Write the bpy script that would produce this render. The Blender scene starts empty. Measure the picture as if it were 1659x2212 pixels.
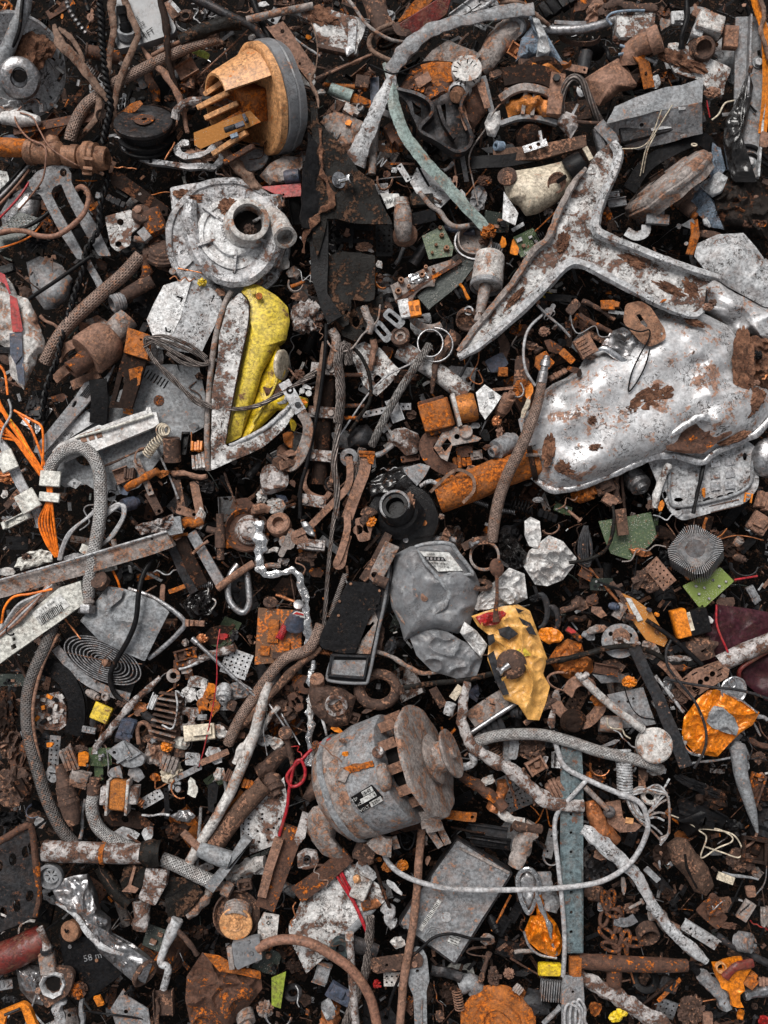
# A scrap heap seen from above: cast housings, hoses, cables, boards and bent sheet, built piece by piece.
import bpy,bmesh,math,random
from mathutils import Vector,Matrix,noise
from mathutils.geometry import tessellate_polygon
U=1/4406.0 # one builder unit in metres (the heap in view is about 1.13 m wide)
H=6740.0 # camera height in builder units
OX=OY=0
PI=math.pi
C=bpy.context.scene.collection
def at(c,r):
 global OX,OY
 OX,OY=1659*c,1659*r
def P(x,y,z=0):
 k=(H-z)/H
 return Vector(((OX+x-2488.5)*k,(3318-OY-y)*k,z))
def nz(v,s,seed=0):return noise.noise(Vector((v.x*s+seed*7.3,v.y*s-seed*3.1,v.z*s+seed)))
def catmull(ps,sub,closed=False):
 n=len(ps)
 if n<3 or sub<=1:return list(ps)
 out=[]
 for i in range(n if closed else n-1):
  p0=ps[(i-1)%n]if closed or i>0 else ps[0]*2-ps[1]
  p1,p2=ps[i],ps[(i+1)%n]
  p3=ps[(i+2)%n]if closed or i+2<n else ps[-1]*2-ps[-2]
  for k in range(sub):
   t=k/sub
   out.append(0.5*((2*p1)+(p2-p0)*t+(2*p0-5*p1+4*p2-p3)*t*t+(3*p1-p0-3*p2+p3)*t**3))
 if not closed:out.append(ps[-1])
 return out
def axv(a):return Vector((a[0],-a[1],a[2])).normalized()
def basis(a):
 a=a.normalized()
 t=Vector((0,0,1))if abs(a.z)<.9 else Vector((1,0,0))
 s=a.cross(t).normalized()
 return s,s.cross(a).normalized(),a
def roundpoly(pts,r,k=4):
 pts=q2(pts);out=[];n=len(pts)
 for i in range(n):
  p,a,b=Vector(pts[i]),Vector(pts[i-1]),Vector(pts[(i+1)%n])
  d=min(r,(a-p).length*.45,(b-p).length*.45)
  q0,q1=p+(a-p).normalized()*d,p+(b-p).normalized()*d
  for j in range(k+1):
   t=j/k
   out.append(tuple(q0*(1-t)**2+p*2*t*(1-t)+q1*t*t))
 return out
def q2(s):return s if not isinstance(s,str)else[tuple(map(float,p))for p in zip(*[iter(s.split())]*2)]
def q3(s):return s if not isinstance(s,str)else[tuple(map(float,p))for p in zip(*[iter(s.split())]*3)]
def circ(x,y,rx,ry=None,n=20,a=0,a0=0,a1=360):
 ry=ry or rx;a=math.radians(a);o=[]
 full=abs(a1-a0)>=360
 for i in range(n if full else n+1):
  t=math.radians(a0+(a1-a0)*i/n)
  u,v=rx*math.cos(t),ry*math.sin(t)
  o.append((x+u*math.cos(a)-v*math.sin(a),y+u*math.sin(a)+v*math.cos(a)))
 return o
def rct(x,y,w,h,a=0):
 a=math.radians(a);c,s=math.cos(a),math.sin(a)
 return[(x+u*c-v*s,y+u*s+v*c)for u,v in((-w/2,-h/2),(w/2,-h/2),(w/2,h/2),(-w/2,h/2))]
class M:
 """Collects shapes of ONE mesh."""
 def __init__(s):s.v=[];s.f=[];s.uv=[];s.m=[];s.mi=0
 def add(s,vs,fs,uvs=None):
  b=len(s.v);s.v+=vs
  for i,f in enumerate(fs):
   s.f.append([b+j for j in f]);s.m.append(s.mi)
   s.uv.append(uvs[i]if uvs else[(0,0)]*len(f))
  return s
 def grid(s,rings,closed=True,cap0=False,cap1=False,us=None,vs=None):
  n=len(rings[0]);V=[p for r in rings for p in r];F=[];UV=[]
  m=n if closed else n-1
  for i in range(len(rings)-1):
   for j in range(m):
    k=(j+1)%n
    F.append((i*n+j,i*n+k,(i+1)*n+k,(i+1)*n+j))
    u0,u1=(us[i],us[i+1])if us else(0,0)
    v0,v1=j/n,(j+1)/n
    UV.append([(u0,v0),(u0,v1),(u1,v1),(u1,v0)])
  if cap0:F.append(tuple(reversed(range(n))));UV.append([(0,0)]*n)
  if cap1:F.append(tuple(range((len(rings)-1)*n,len(rings)*n)));UV.append([(0,0)]*n)
  return s.add(V,F,UV)
 def tube(s,pts,r,n=10,sub=5,closed=False,caps=True,rect=None,hollow=0,raw=False,twist=0,squash=1,rough=0,spin=0,sq=None):
  ps=[Vector(p)if raw else P(*p)for p in q3(pts)]
  rs=list(r)if isinstance(r,(list,tuple))else[r]*len(ps)
  path=catmull(ps,sub,closed)
  if sub>1 and len(ps)>2:
   R=[]
   for i in range(len(ps)if closed else len(ps)-1):
    a,b=rs[i],rs[(i+1)%len(rs)]
    R+=[a+(b-a)*k/sub for k in range(sub)]
   if not closed:R.append(rs[-1])
  else:R=rs
  rings=[];us=[];L=0;N=len(path);prev=None;sd=random.random()*50
  for i,p in enumerate(path):
   a=path[i-1]if(i>0 or closed)else path[0]
   b=path[(i+1)%N]if(i<N-1 or closed)else path[-1]
   t=(b-a)
   t=t.normalized()if t.length>1e-6 else Vector((1,0,0))
   if i:L+=(p-path[i-1]).length
   us.append(L/max(1e-6,2*PI*rs[0]))
   sv=t.cross(Vector((0,0,1)))
   if sv.length<.15:sv=prev if prev is not None else t.cross(Vector((0,1,0)))
   sv=(sv-t*sv.dot(t)).normalized()
   if prev is not None and sv.dot(prev)<0 and rect is None:sv=-sv
   prev=sv;nv=sv.cross(t).normalized()
   tw=math.radians(spin+twist*i/max(1,N-1));rr=R[i]
   ring=[]
   if rect:
    w,h=rect[0]/2*rr,rect[1]/2*rr
    q=[(-w,-h),(w,-h),(w,h),(-w,h)]
   else:
    q=[(rr*math.cos(2*PI*j/n),rr*squash*math.sin(2*PI*j/n))for j in range(n)]
    if sq:q=[(x*(1+sq*math.sin(3*i*.7+4*j)),y*(1+sq*math.cos(2*i+3*j)))for j,(x,y)in enumerate(q)]
   for x,y in q:
    x,y=x*math.cos(tw)-y*math.sin(tw),x*math.sin(tw)+y*math.cos(tw)
    v=p+sv*x+nv*y
    if rough:v+=(v-p)*rough*nz(v,.02,sd)*2
    ring.append(v)
   rings.append(ring)
  if hollow:
   inner=[]
   for k in(0,-1):
    p=path[k];inner.append([p+(v-p)*(1-hollow)for v in rings[k]])
   dp=min(N-1,max(1,int(N*.35)))
   s.grid(rings,us=us)
   s.grid([rings[0],inner[0]][::-1]);s.grid([rings[-1],inner[1]])
   for seq in(range(0,dp+1),range(N-1,N-2-dp,-1)):
    g=[[path[k]+(v-path[k])*(1-hollow)for v in rings[k]]for k in seq]
    s.grid(g,cap1=True)
   return s
  if closed:rings.append(rings[0]);us.append(us[-1]+1)
  return s.grid(rings,cap0=caps and not closed,cap1=caps and not closed,us=us)
 def lathe(s,c,ax,prof,n=36,wob=0,raw=False,a0=0,a1=360):
  """prof: (distance along the axis, radius)"""
  c=Vector(c)if raw else P(*c)
  x,y,a=basis(axv(ax));rings=[];sd=random.random()*90
  for h,r in prof:
   q=[]
   for j in range(n):
    t=math.radians(a0)+math.radians(a1-a0)*j/(n if a1-a0>=360 else n-1);v=c+a*h+(x*math.cos(t)+y*math.sin(t))*max(r,.01)
    if wob:v+=Vector((nz(v,.008,sd),nz(v,.008,sd+3),nz(v,.008,sd+6)))*wob*2
    q.append(v)
   rings.append(q)
  return s.grid(rings,closed=a1-a0>=360)
 def cyl(s,c,ax,r,h,n=20,bev=.12,r2=None,hole=0,**k):
  r2=r2 or r;b=min(r,h)*bev
  if hole:p=[(h*.2,hole),(h,hole),(h,r2-b),(h-b,r2),(b,r),(0,r-b),(0,0)];p=[(h*.2,0)]+p
  else:p=[(h,0),(h,r2-b),(h-b,r2),(b,r),(0,r-b),(0,0)]
  return s.lathe(c,ax,p,n,**k)
 def box(s,c,d,rot=0,ax=(0,0,1),bev=0,raw=False,taper=1):
  """d: size across, along the picture's down direction, and along ax"""
  c=Vector(c)if raw else P(*c)
  a=axv(ax);q=Vector((0,0,1)).rotation_difference(a).to_matrix()
  rz=Matrix.Rotation(-math.radians(rot),3,'Z');V=[]
  hx,hy,hz=d[0]/2,d[1]/2,d[2]
  b=bev or min(d)*.08;b=min(b,hx*.9,hy*.9,hz*.45)
  def ringz(z,ins,tp):
   o=[]
   for sx,sy in((-1,-1),(1,-1),(1,1),(-1,1)):
    X,Y=hx*tp-ins,hy*tp-ins
    for u in((0,1)if sx*sy>0 else(1,0)):
     o.append(Vector((sx*(X-(b*.7 if u else 0)),sy*(Y-(0 if u else b*.7)),z)))
   return o
  rings=[ringz(0,b*.7,1),ringz(b,0,1),ringz(hz-b,0,taper),ringz(hz,b*.7,taper)]
  rings=[[c+q@(rz@v)for v in r]for r in rings]
  return s.grid(rings,cap0=True,cap1=True)
 def plate(s,pts,z,t,holes=(),g=(0,0),ctr=None,bow=0):
  """A sheet cut to an outline (picture coordinates) with holes, t thick, sloping by g"""
  pts=q2(pts);loops=[list(pts)]+[list(q2(h))for h in holes]
  cx=sum(p[0]for p in pts)/len(pts)if ctr is None else ctr[0]
  cy=sum(p[1]for p in pts)/len(pts)if ctr is None else ctr[1]
  def zz(x,y):return z+g[0]*(x-cx)+g[1]*(y-cy)
  flat=[(x,y)for l in loops for x,y in l]
  tri=tessellate_polygon([[Vector((x,-y,0))for x,y in l]for l in loops])
  top=[];bot=[]
  nn=Vector((-g[0],g[1],1)).normalized()
  for x,y in flat:
   p=P(x,y,zz(x,y));top.append(p);bot.append(p-nn*t)
  n=len(flat);F=[]
  for a,b,c in tri:
   A,B,Cc=top[a],top[b],top[c]
   if(B-A).cross(Cc-A).z<0:b,c=c,b
   F.append((a,b,c));F.append((n+a,n+c,n+b))
  o=0
  for l in loops:
   m=len(l)
   for i in range(m):F.append((o+i,o+(i+1)%m,n+o+(i+1)%m,n+o+i))
   o+=m
  return s.add(top+bot,F)
 def pad(s,pts,z,h,rings=12,n=72,prof=2.5,amp=0,sc=.004,dents=(),base=30,g=(0,0),seed=None,ridge=0,jag=0,fine=0,cx=None,cy=None):
  """A bulging or crumpled body over a star-shaped outline"""
  pts=q2(pts)
  if cx is None:cx=sum(p[0]for p in pts)/len(pts)
  if cy is None:cy=sum(p[1]for p in pts)/len(pts)
  seed=random.random()*99 if seed is None else seed
  per=[];m=len(pts);Ls=[math.dist(pts[i],pts[(i+1)%m])for i in range(m)];T=sum(Ls)
  for k in range(n):
   d=T*k/n;i=0
   while d>Ls[i]:d-=Ls[i];i+=1
   a,b=pts[i],pts[(i+1)%m];t=d/Ls[i]
   per.append((a[0]+(b[0]-a[0])*t,a[1]+(b[1]-a[1])*t))
  if jag:per=[(cx+(x-cx)*(1+jag*noise.noise(Vector((x*.03,y*.03,seed)))),cy+(y-cy)*(1+jag*noise.noise(Vector((x*.03,y*.03,seed)))))for x,y in per]
  R=[]
  def top(x,y,q):
   zz=z+g[0]*(x-cx)+g[1]*(y-cy)+h*(1-q**prof)
   v=Vector((OX+x,OY+y,0))
   e=min(1,(1-q)*4+.35)
   if amp:zz+=amp*e*(noise.noise(v*sc+Vector((0,0,seed)))*1.4)
   if fine:zz+=fine*e*noise.noise(v*sc*5+Vector((0,0,seed)))
   if ridge:
    w=1-abs(noise.noise(v*sc*1.6+Vector((5,0,seed))))*2.2
    w2=1-abs(noise.noise(v*sc*3.7+Vector((9,4,seed))))*2.2
    zz+=ridge*e*(w*abs(w)+.22*w2*abs(w2)-.5)
   for dx,dy,dr,dd in dents:
    zz-=dd*math.exp(-((x-dx)**2+(y-dy)**2)/(dr*dr))
   return zz
  for i in range(rings+1):
   q=max(.001,i/rings);q=q**.8;row=[]
   for x,y in per:
    X,Y=cx+(x-cx)*q,cy+(y-cy)*q
    row.append(P(X,Y,top(X,Y,q)))
   R.append(row)
  c=Vector((0,0,0))
  for v in R[-1]:c+=v
  c/=n
  R.append([v+Vector((0,0,-base*.6))+(c-v).normalized()*base*.15 for v in R[-1]])
  R.append([v+Vector((0,0,-base*.4))+(c-v).normalized()*base*.8 for v in R[-1]])
  R.append([c+(v-c)*.3-Vector((0,0,base*.4))for v in R[-1]])
  return s.grid(R[::-1],cap0=True)
 def lump(s,c,r,seed=0,sc=1.0,fl=(1,1,1),amp=.35,lvl=3,rot=0,raw=False):
  c=Vector(c)if raw else P(*c)
  bm=bmesh.new();bmesh.ops.create_icosphere(bm,subdivisions=lvl,radius=1)
  rz=Matrix.Rotation(-math.radians(rot),3,'Z')
  V=[]
  for v in bm.verts:
   p=v.co.copy();k=1+amp*(noise.noise(p*1.3*sc+Vector((seed,0,0)))*1.2+noise.noise(p*3.1*sc+Vector((0,seed,0)))*.6)
   k=max(.55,min(1.3,k));p=Vector((p.x*fl[0],p.y*fl[1],p.z*fl[2]))*k*r
   V.append(c+rz@p)
  F=[[w.index for w in f.verts]for f in bm.faces];bm.free()
  return s.add(V,F)
 def spring(s,a,b,R,turns,r,n=6,raw=False,seg=10):
  a=Vector(a)if raw else P(*a);b=Vector(b)if raw else P(*b)
  x,y,ax=basis(b-a);L=(b-a).length;k=int(turns*seg)
  return s.tube([a+ax*L*i/k+(x*math.cos(2*PI*i/seg)+y*math.sin(2*PI*i/seg))*R for i in range(k+1)],r,n=n,sub=1,raw=True)
 def wind(s,pts,R,pitch,r,strands=1,n=6,sub=8,seg=9,ph=0):
  """wires wound helically along a path"""
  path=catmull([P(*p)for p in q3(pts)],sub);D=[0]
  for i in range(1,len(path)):D.append(D[-1]+(path[i]-path[i-1]).length)
  L=D[-1];k=max(4,int(L/pitch*seg))
  for w in range(strands):
   q=[];i=0
   for j in range(k+1):
    d=L*j/k
    while i<len(D)-2 and D[i+1]<d:i+=1
    t=(d-D[i])/max(1e-6,D[i+1]-D[i]);p=path[i].lerp(path[i+1],t);tg=(path[i+1]-path[i]).normalized()
    sv=tg.cross(Vector((0,0,1)))
    sv=sv.normalized()if sv.length>.1 else Vector((1,0,0))
    nv=sv.cross(tg);a=2*PI*(d/pitch+w/strands)+ph
    q.append(p+(sv*math.cos(a)+nv*math.sin(a))*R)
   s.tube(q,r,n=n,sub=1,raw=True)
  return s
 def hexn(s,c,ax,r,h,hole=0,rot=0):
  c=P(*c);x,y,a=basis(axv(ax))
  def ring(hh,rr,k=6):return[c+a*hh+(x*math.cos(2*PI*(j+rot)/12)+y*math.sin(2*PI*(j+rot)/12))*(rr*(1 if k==12 else(1 if j%2==0 else .866)))for j in range(12)]
  R=[ring(0,r),ring(h*.85,r),ring(h,r*.86,12)]
  if hole:R+=[ring(h,hole,12),ring(h*.3,hole,12)]
  return s.grid(R,cap0=True,cap1=True)
 def bolt(s,c,ax,r,L,hole=0):
  """hexagonal head at c, shank going along -ax"""
  s.hexn(c,ax,r*1.9,r*1.3)
  p=P(*c);a=axv(ax);prof=[]
  k=max(3,int(L/(r*.5)))
  for i in range(k+1):prof.append((-L*i/k,r*(1 if i%2 else .84)))
  prof.append((-L-1,0))
  return s.lathe(p,ax,prof[::-1],12,raw=True)
 def wob(s,amp,sc=.006,seed=None):
  seed=random.random()*99 if seed is None else seed
  s.v=[v+Vector((nz(v,sc,seed),nz(v,sc,seed+5),nz(v,sc,seed+9)))*amp*2 for v in s.v]
  return s
 def dense(s,L):
  """cut long edges so that the sheet can be bent"""
  bm=bmesh.new();vs=[bm.verts.new(v)for v in s.v]
  for f in s.f:
   try:bm.faces.new([vs[i]for i in f])
   except ValueError:pass
  for _ in range(6):
   e=[e for e in bm.edges if e.calc_length()>L]
   if not e:break
   bmesh.ops.subdivide_edges(bm,edges=e,cuts=1);bmesh.ops.triangulate(bm,faces=bm.faces[:])
  s.v=[v.co.copy()for v in bm.verts];bm.verts.index_update()
  s.f=[[v.index for v in f.verts]for f in bm.faces];s.uv=[[(0,0)]*len(f)for f in s.f];s.m=[0]*len(s.f);bm.free()
  return s
 def bend(s,fn):
  s.v=[v+Vector((0,0,fn(v)))for v in s.v];return s
REG={};THINGS=[]
def obj(name,m,mats,parent=None,label=None,cat=None,group=None,kind=None,ref=None,ang=38,bev=0):
 """links the collected shapes as ONE mesh object whose origin is at the base of its box"""
 vs=m.v
 lo=[min(v[i]for v in vs)for i in range(3)];hi=[max(v[i]for v in vs)for i in range(3)]
 org=Vector(((lo[0]+hi[0])/2,(lo[1]+hi[1])/2,lo[2]))
 me=bpy.data.meshes.new(name)
 me.from_pydata([tuple((v-org)*U)for v in vs],[],m.f)
 uvl=me.uv_layers.new(name='UVMap');k=0;fl=[]
 for u in m.uv:
  for a in u:fl+=a
 if len(fl)==len(uvl.data)*2:uvl.data.foreach_set('uv',fl)
 if not isinstance(mats,(list,tuple)):mats=[mats]
 for a in mats:me.materials.append(MT[a])
 if len(mats)>1:me.polygons.foreach_set('material_index',m.m)
 bm=bmesh.new();bm.from_mesh(me);bmesh.ops.recalc_face_normals(bm,faces=bm.faces[:])
 if bev:
  es=[e for e in bm.edges if len(e.link_faces)==2 and e.calc_face_angle(0)>.6]
  bmesh.ops.bevel(bm,geom=es,offset=bev*U,segments=1,affect='EDGES',clamp_overlap=True)
 bm.to_mesh(me);bm.free()
 me.shade_smooth();me.set_sharp_from_angle(angle=math.radians(ang))
 o=bpy.data.objects.new(name,me);C.objects.link(o)
 W=org*U;REG[o.name]=W
 if parent is not None:o.parent=parent;o.location=W-REG[parent.name]
 else:
  o.location=W
 settag(o,parent,label,cat,group,kind,ref,((lo[0]+hi[0])/2,(lo[1]+hi[1])/2,hi[2],hi[0]-lo[0],hi[1]-lo[1]))
 return o
def settag(o,parent,label,cat,group,kind,ref,box):
 if label:o['label']=label
 if parent is None:
  if kind:o['kind']=kind
  if kind!='structure' or cat:o['category']=cat or o.name.split('.')[0].replace('_',' ')
  if group:o['group']=group
  if box and kind is None and label:THINGS.append((o,ref or label,box))
def T(name,label,x,y,z=0,cat=None,group=None,size=(200,200),ref=None):
 """an Empty at the base of a thing with parts"""
 o=bpy.data.objects.new(name,None);C.objects.link(o);p=P(x,y,z)
 o.empty_display_size=.01;o.location=p*U;REG[o.name]=p*U
 settag(o,None,label,cat,group,None,ref,(p.x,p.y,z,size[0],size[1]))
 return o
def text(s,x,y,z,size,rot,m,parent,name='lettering',g=(0,0),flip=False,th=1.0,sx=1.0,spacing=1.0):
 cu=bpy.data.curves.new('t','FONT');cu.body=s;cu.size=size;cu.align_x='CENTER';cu.align_y='CENTER';cu.extrude=th;cu.resolution_u=2;cu.space_character=spacing
 t=bpy.data.objects.new('t',cu);C.objects.link(t);dg=bpy.context.evaluated_depsgraph_get();dg.update()
 me=bpy.data.meshes.new_from_object(t.evaluated_get(dg));C.objects.unlink(t);bpy.data.objects.remove(t)
 a=-math.radians(rot);mm=M();c,sn=math.cos(a),math.sin(a);V=[]
 for v in me.vertices:
  X,Y=v.co.x*sx*(-1 if flip else 1),v.co.y
  X,Y=X*c-Y*sn,X*sn+Y*c
  px,py=x+X,y-Y
  p=P(px,py,z+g[0]*X-g[1]*Y);p.z+=v.co.z;V.append(p)
 mm.add(V,[list(p.vertices)for p in me.polygons]);bpy.data.meshes.remove(me)
 return obj(name,mm,m,parent)
# ---------------------------------------------------------------- materials
MT={}
BR=((.018,.009,.006),(.13,.054,.029));OR=((.08,.020,.004),(.50,.13,.010));PK=((.055,.026,.017),(.31,.16,.10))
DK2=((.020,.011,.007),(.11,.058,.036))
DK=((.012,.008,.006),(.06,.03,.018))
def nt(name):
 m=bpy.data.materials.new(name);m.use_nodes=True;t=m.node_tree;t.nodes.clear()
 def N(k,**kw):
  n=t.nodes.new(k)
  for a,b in kw.items():
   if a=='i':
    for q,w in b.items():n.inputs[q].default_value=w
   else:setattr(n,a,b)
  return n
 def Lk(a,b):t.links.new(a,b)
 def math_(op,a,b=None,c=None):
  n=N('ShaderNodeMath',operation=op)
  for i,x in enumerate((a,b,c)):
   if x is None:continue
   if isinstance(x,(int,float)):n.inputs[i].default_value=x
   else:Lk(x,n.inputs[i])
  return n.outputs[0]
 def ramp(x,a,b,c=0.,d=1.):
  n=N('ShaderNodeMapRange',interpolation_type='SMOOTHSTEP',i={1:a,2:b,3:c,4:d});Lk(x,n.inputs[0]);return n.outputs[0]
 def mix(f,a,b,kind='MIX'):
  n=N('ShaderNodeMix',data_type='RGBA',blend_type=kind)
  for i,x in((0,f),(6,a),(7,b)):
   if isinstance(x,(int,float)):n.inputs[i].default_value=x
   elif isinstance(x,tuple):n.inputs[i].default_value=(*x,1)
   else:Lk(x,n.inputs[i])
  return n.outputs[2]
 return m,t,N,Lk,math_,ramp,mix
def mat(key,base,rust=.3,rc=BR,metal=0.,rough=.6,speck=.5,bump=.5,scale=1.,var=.5,crack=.6,dust=.25,weave=None,spec=.4,base2=None,coat=0,alpha=None):
 m,t,N,Lk,mt,ramp,mix=nt(key);dust*=min(1,max(base)*7)
 tc=N('ShaderNodeTexCoord');oi=N('ShaderNodeObjectInfo')
 off=mt('MULTIPLY',oi.outputs['Random'],47.)
 cb=N('ShaderNodeCombineXYZ');Lk(off,cb.inputs[0]);Lk(off,cb.inputs[1])
 va=N('ShaderNodeVectorMath',operation='ADD');Lk(tc.outputs['Object'],va.inputs[0]);Lk(cb.outputs[0],va.inputs[1])
 def noi(s,d,r=.6,ds=0.):
  n=N('ShaderNodeTexNoise',i={'Scale':s*scale,'Detail':d,'Roughness':r,'Distortion':ds});Lk(va.outputs[0],n.inputs['Vector']);return n.outputs['Fac']
 n1=noi(42,6,.64,.4);n2=noi(210,5,.7);n3=noi(70,2,.5,2.)
 nb=mt('ADD',mt('MULTIPLY',n1,.62),mt('MULTIPLY',n2,.38))
 thr=.5+(.5-rust)*.27
 rm=ramp(nb,thr-.018,thr+.035)
 if rust<=0:rm=mt('MULTIPLY',rm,0.)
 vr=ramp(n2,.34,.66,1-var,1+var*.4)
 col=mix(ramp(n1,.35,.65),base,base2 or tuple(c*.72 for c in base))
 vv=N('ShaderNodeCombineXYZ')
 for i in range(3):Lk(vr,vv.inputs[i])
 col=mix(1.,col,vv.outputs[0],'MULTIPLY')
 # a film of brown dust, then the rust or caked dirt itself
 du=mt('MULTIPLY',ramp(noi(60,4,.7),.42,.72),dust)
 col=mix(du,col,(.23,.125,.08))
 rcol=mix(ramp(n2,.36,.64),rc[0],rc[1])
 col=mix(mt('MULTIPLY',rm,.94),col,rcol)
 # hairline scratches and dark flecks
 rid=ramp(mt('ABSOLUTE',mt('SUBTRACT',n3,.5)),.006,.022,1.,0.)
 hv=sum(map(ord,key))%7/6;pm=ramp(noi(34+20*hv,3),.44,.58)
 ck=mt('MULTIPLY',mt('MULTIPLY',rid,pm),crack)
 sp=mt('MULTIPLY',mt('MULTIPLY',ramp(noi(190+170*hv,3,.65),.56,.63),mt('ADD',mt('MULTIPLY',pm,.85),.15)),speck)
 dk=mt('MAXIMUM',ck,sp)
 col=mix(dk,col,(.018,.012,.009))
 hgt=mt('SUBTRACT',mt('ADD',mt('MULTIPLY',n2,.6),mt('MULTIPLY',rm,.35)),mt('MULTIPLY',dk,.5))
 if weave:
  f,k,kind,dep=weave
  uv=N('ShaderNodeSeparateXYZ');Lk(tc.outputs['UV'],uv.inputs[0])
  a=mt('MULTIPLY',uv.outputs[0],f);b=mt('MULTIPLY',uv.outputs[1],float(k))
  if kind=='braid':
   p=mt('SINE',mt('MULTIPLY',mt('ADD',a,b),2*PI));q=mt('SINE',mt('MULTIPLY',mt('SUBTRACT',a,b),2*PI))
   w=mt('MULTIPLY',mt('ADD',mt('MULTIPLY',p,q),1.),.5)
   w=mt('ADD',mt('MULTIPLY',w,.7),mt('MULTIPLY',ramp(p,-.6,.6),.3))
  elif kind=='ring':w=mt('MULTIPLY',mt('ADD',mt('SINE',mt('MULTIPLY',a,2*PI)),1.),.5)
  else:w=mt('MULTIPLY',mt('ADD',mt('SINE',mt('MULTIPLY',mt('ADD',a,b),2*PI)),1.),.5)
  col=mix(mt('MULTIPLY',ramp(w,.05,.5,1.,0.),.8),col,(.02,.014,.012))  # gaps between strands darkened, their shade put into the colour
  hgt=mt('ADD',mt('MULTIPLY',hgt,.5),mt('MULTIPLY',w,dep))
 b=N('ShaderNodeBsdfPrincipled');Lk(col,b.inputs['Base Color'])
 Lk(mt('MULTIPLY',mt('SUBTRACT',1.,mt('MAXIMUM',rm,dk)),metal),b.inputs['Metallic'])
 Lk(ramp(mt('ADD',mt('MULTIPLY',rm,.6),mt('MULTIPLY',n2,.4)),.1,.8,rough,min(1,rough+.35)),b.inputs['Roughness'])
 b.inputs['Specular IOR Level'].default_value=spec if max(base)>.06 else spec*.35
 if coat:b.inputs['Coat Weight'].default_value=coat;b.inputs['Coat Roughness'].default_value=.15
 if alpha:b.inputs['Transmission Weight'].default_value=alpha
 bp=N('ShaderNodeBump',i={'Strength':min(1,bump),'Distance':.0016*max(1,bump)});Lk(hgt,bp.inputs['Height']);Lk(bp.outputs[0],b.inputs['Normal'])
 o=N('ShaderNodeOutputMaterial');Lk(b.outputs[0],o.inputs[0])
 MT[key]=m
 return m
def pcbmat(key,base,trace,rust=.3,rc=BR,scale=1.):
 m,t,N,Lk,mt,ramp,mix=nt(key)
 tc=N('ShaderNodeTexCoord')
 v=N('ShaderNodeTexVoronoi',distance='CHEBYCHEV',feature='F1',i={'Scale':300*scale,'Randomness':.8});Lk(tc.outputs['Object'],v.inputs['Vector'])
 v2=N('ShaderNodeTexVoronoi',feature='F1',i={'Scale':420*scale,'Randomness':.6});Lk(tc.outputs['Object'],v2.inputs['Vector'])
 n1=N('ShaderNodeTexNoise',i={'Scale':40,'Detail':6,'Roughness':.65});Lk(tc.outputs['Object'],n1.inputs['Vector'])
 n2=N('ShaderNodeTexNoise',i={'Scale':300,'Detail':4});Lk(tc.outputs['Object'],n2.inputs['Vector'])
 tr=ramp(mt('ABSOLUTE',mt('SUBTRACT',v.outputs['Distance'],.33)),.02,.05,.6,0.)
 dots=mt('MULTIPLY',ramp(v2.outputs['Distance'],.16,.22,1.,0.),ramp(n1.outputs['Fac'],.44,.52))
 col=mix(tr,base,trace);col=mix(dots,col,(.55,.52,.47))
 thr=.5+(.5-rust)*.4
 rm=ramp(mt('ADD',mt('MULTIPLY',n1.outputs['Fac'],.65),mt('MULTIPLY',n2.outputs['Fac'],.35)),thr,thr+.06)
 col=mix(rm,col,mix(ramp(n2.outputs['Fac'],.35,.65),rc[0],rc[1]))
 b=N('ShaderNodeBsdfPrincipled');Lk(col,b.inputs['Base Color']);b.inputs['Roughness'].default_value=.45
 bp=N('ShaderNodeBump',i={'Strength':.6,'Distance':.0008});Lk(mt('ADD',dots,n2.outputs['Fac']),bp.inputs['Height']);Lk(bp.outputs[0],b.inputs['Normal'])
 o=N('ShaderNodeOutputMaterial');Lk(b.outputs[0],o.inputs[0]);MT[key]=m
# painted and bare metals
mat('grey',(.225,.23,.24),.26,PK,rough=.5,dust=.3)
mat('greyclean',(.24,.25,.262),.08,PK,rough=.45,speck=.35,dust=.12)
mat('lightgrey',(.46,.465,.475),.22,BR,rough=.45,speck=.9,crack=1.)
mat('white',(.66,.66,.66),.20,BR,rough=.5,speck=.6,crack=.9,dust=.2)
mat('dirtywhite',(.52,.50,.48),.34,PK,rough=.55,speck=.7,crack=.8,dust=.35)
mat('cast',(.42,.42,.43),.27,BR,metal=.35,rough=.5,speck=.8,crack=.9,bump=.8)
mat('silver',(.62,.62,.63),.22,BR,metal=.85,rough=.33,speck=.5,crack=.7,bump=.35,dust=.2)
mat('tank',(.56,.56,.57),.31,PK,metal=.5,rough=.45,speck=.7,crack=1.,bump=.3,dust=.22,scale=.8,var=.3,base2=(.48,.48,.49))
mat('steel',(.40,.40,.41),.20,BR,metal=.9,rough=.35,speck=.4,bump=.4)
mat('chrome',(.75,.75,.76),.05,BR,metal=1.,rough=.16,speck=.2,crack=.2,bump=.15,dust=.08)
mat('darksteel',(.045,.045,.048),.22,BR,metal=.6,rough=.45,bump=.6)
mat('teal',(.15,.20,.215),.24,BR,metal=.35,rough=.45,speck=.5)
mat('palegreen',(.26,.33,.31),.20,PK,rough=.5,speck=.4)
mat('rust',(.085,.037,.022),.30,OR,rough=.8,speck=.5,bump=1.)
mat('brown',(.070,.038,.027),.36,PK,rough=.8,bump=1.)
mat('darkrust',(.020,.011,.008),.34,BR,rough=.75,bump=1.)
mat('orangerust',(.36,.11,.018),.50,OR,rough=.8,bump=.9)
mat('pink',(.25,.135,.092),.38,PK,rough=.75,bump=.7,dust=.3)
mat('pinkgrey',(.28,.245,.228),.42,PK,rough=.7,bump=.7)
mat('brass',(.28,.14,.08),.30,BR,metal=.3,rough=.6,bump=.5)
mat('mottled',(.45,.42,.41),.52,BR,rough=.7,speck=.6,bump=.9,scale=1.3)
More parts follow.
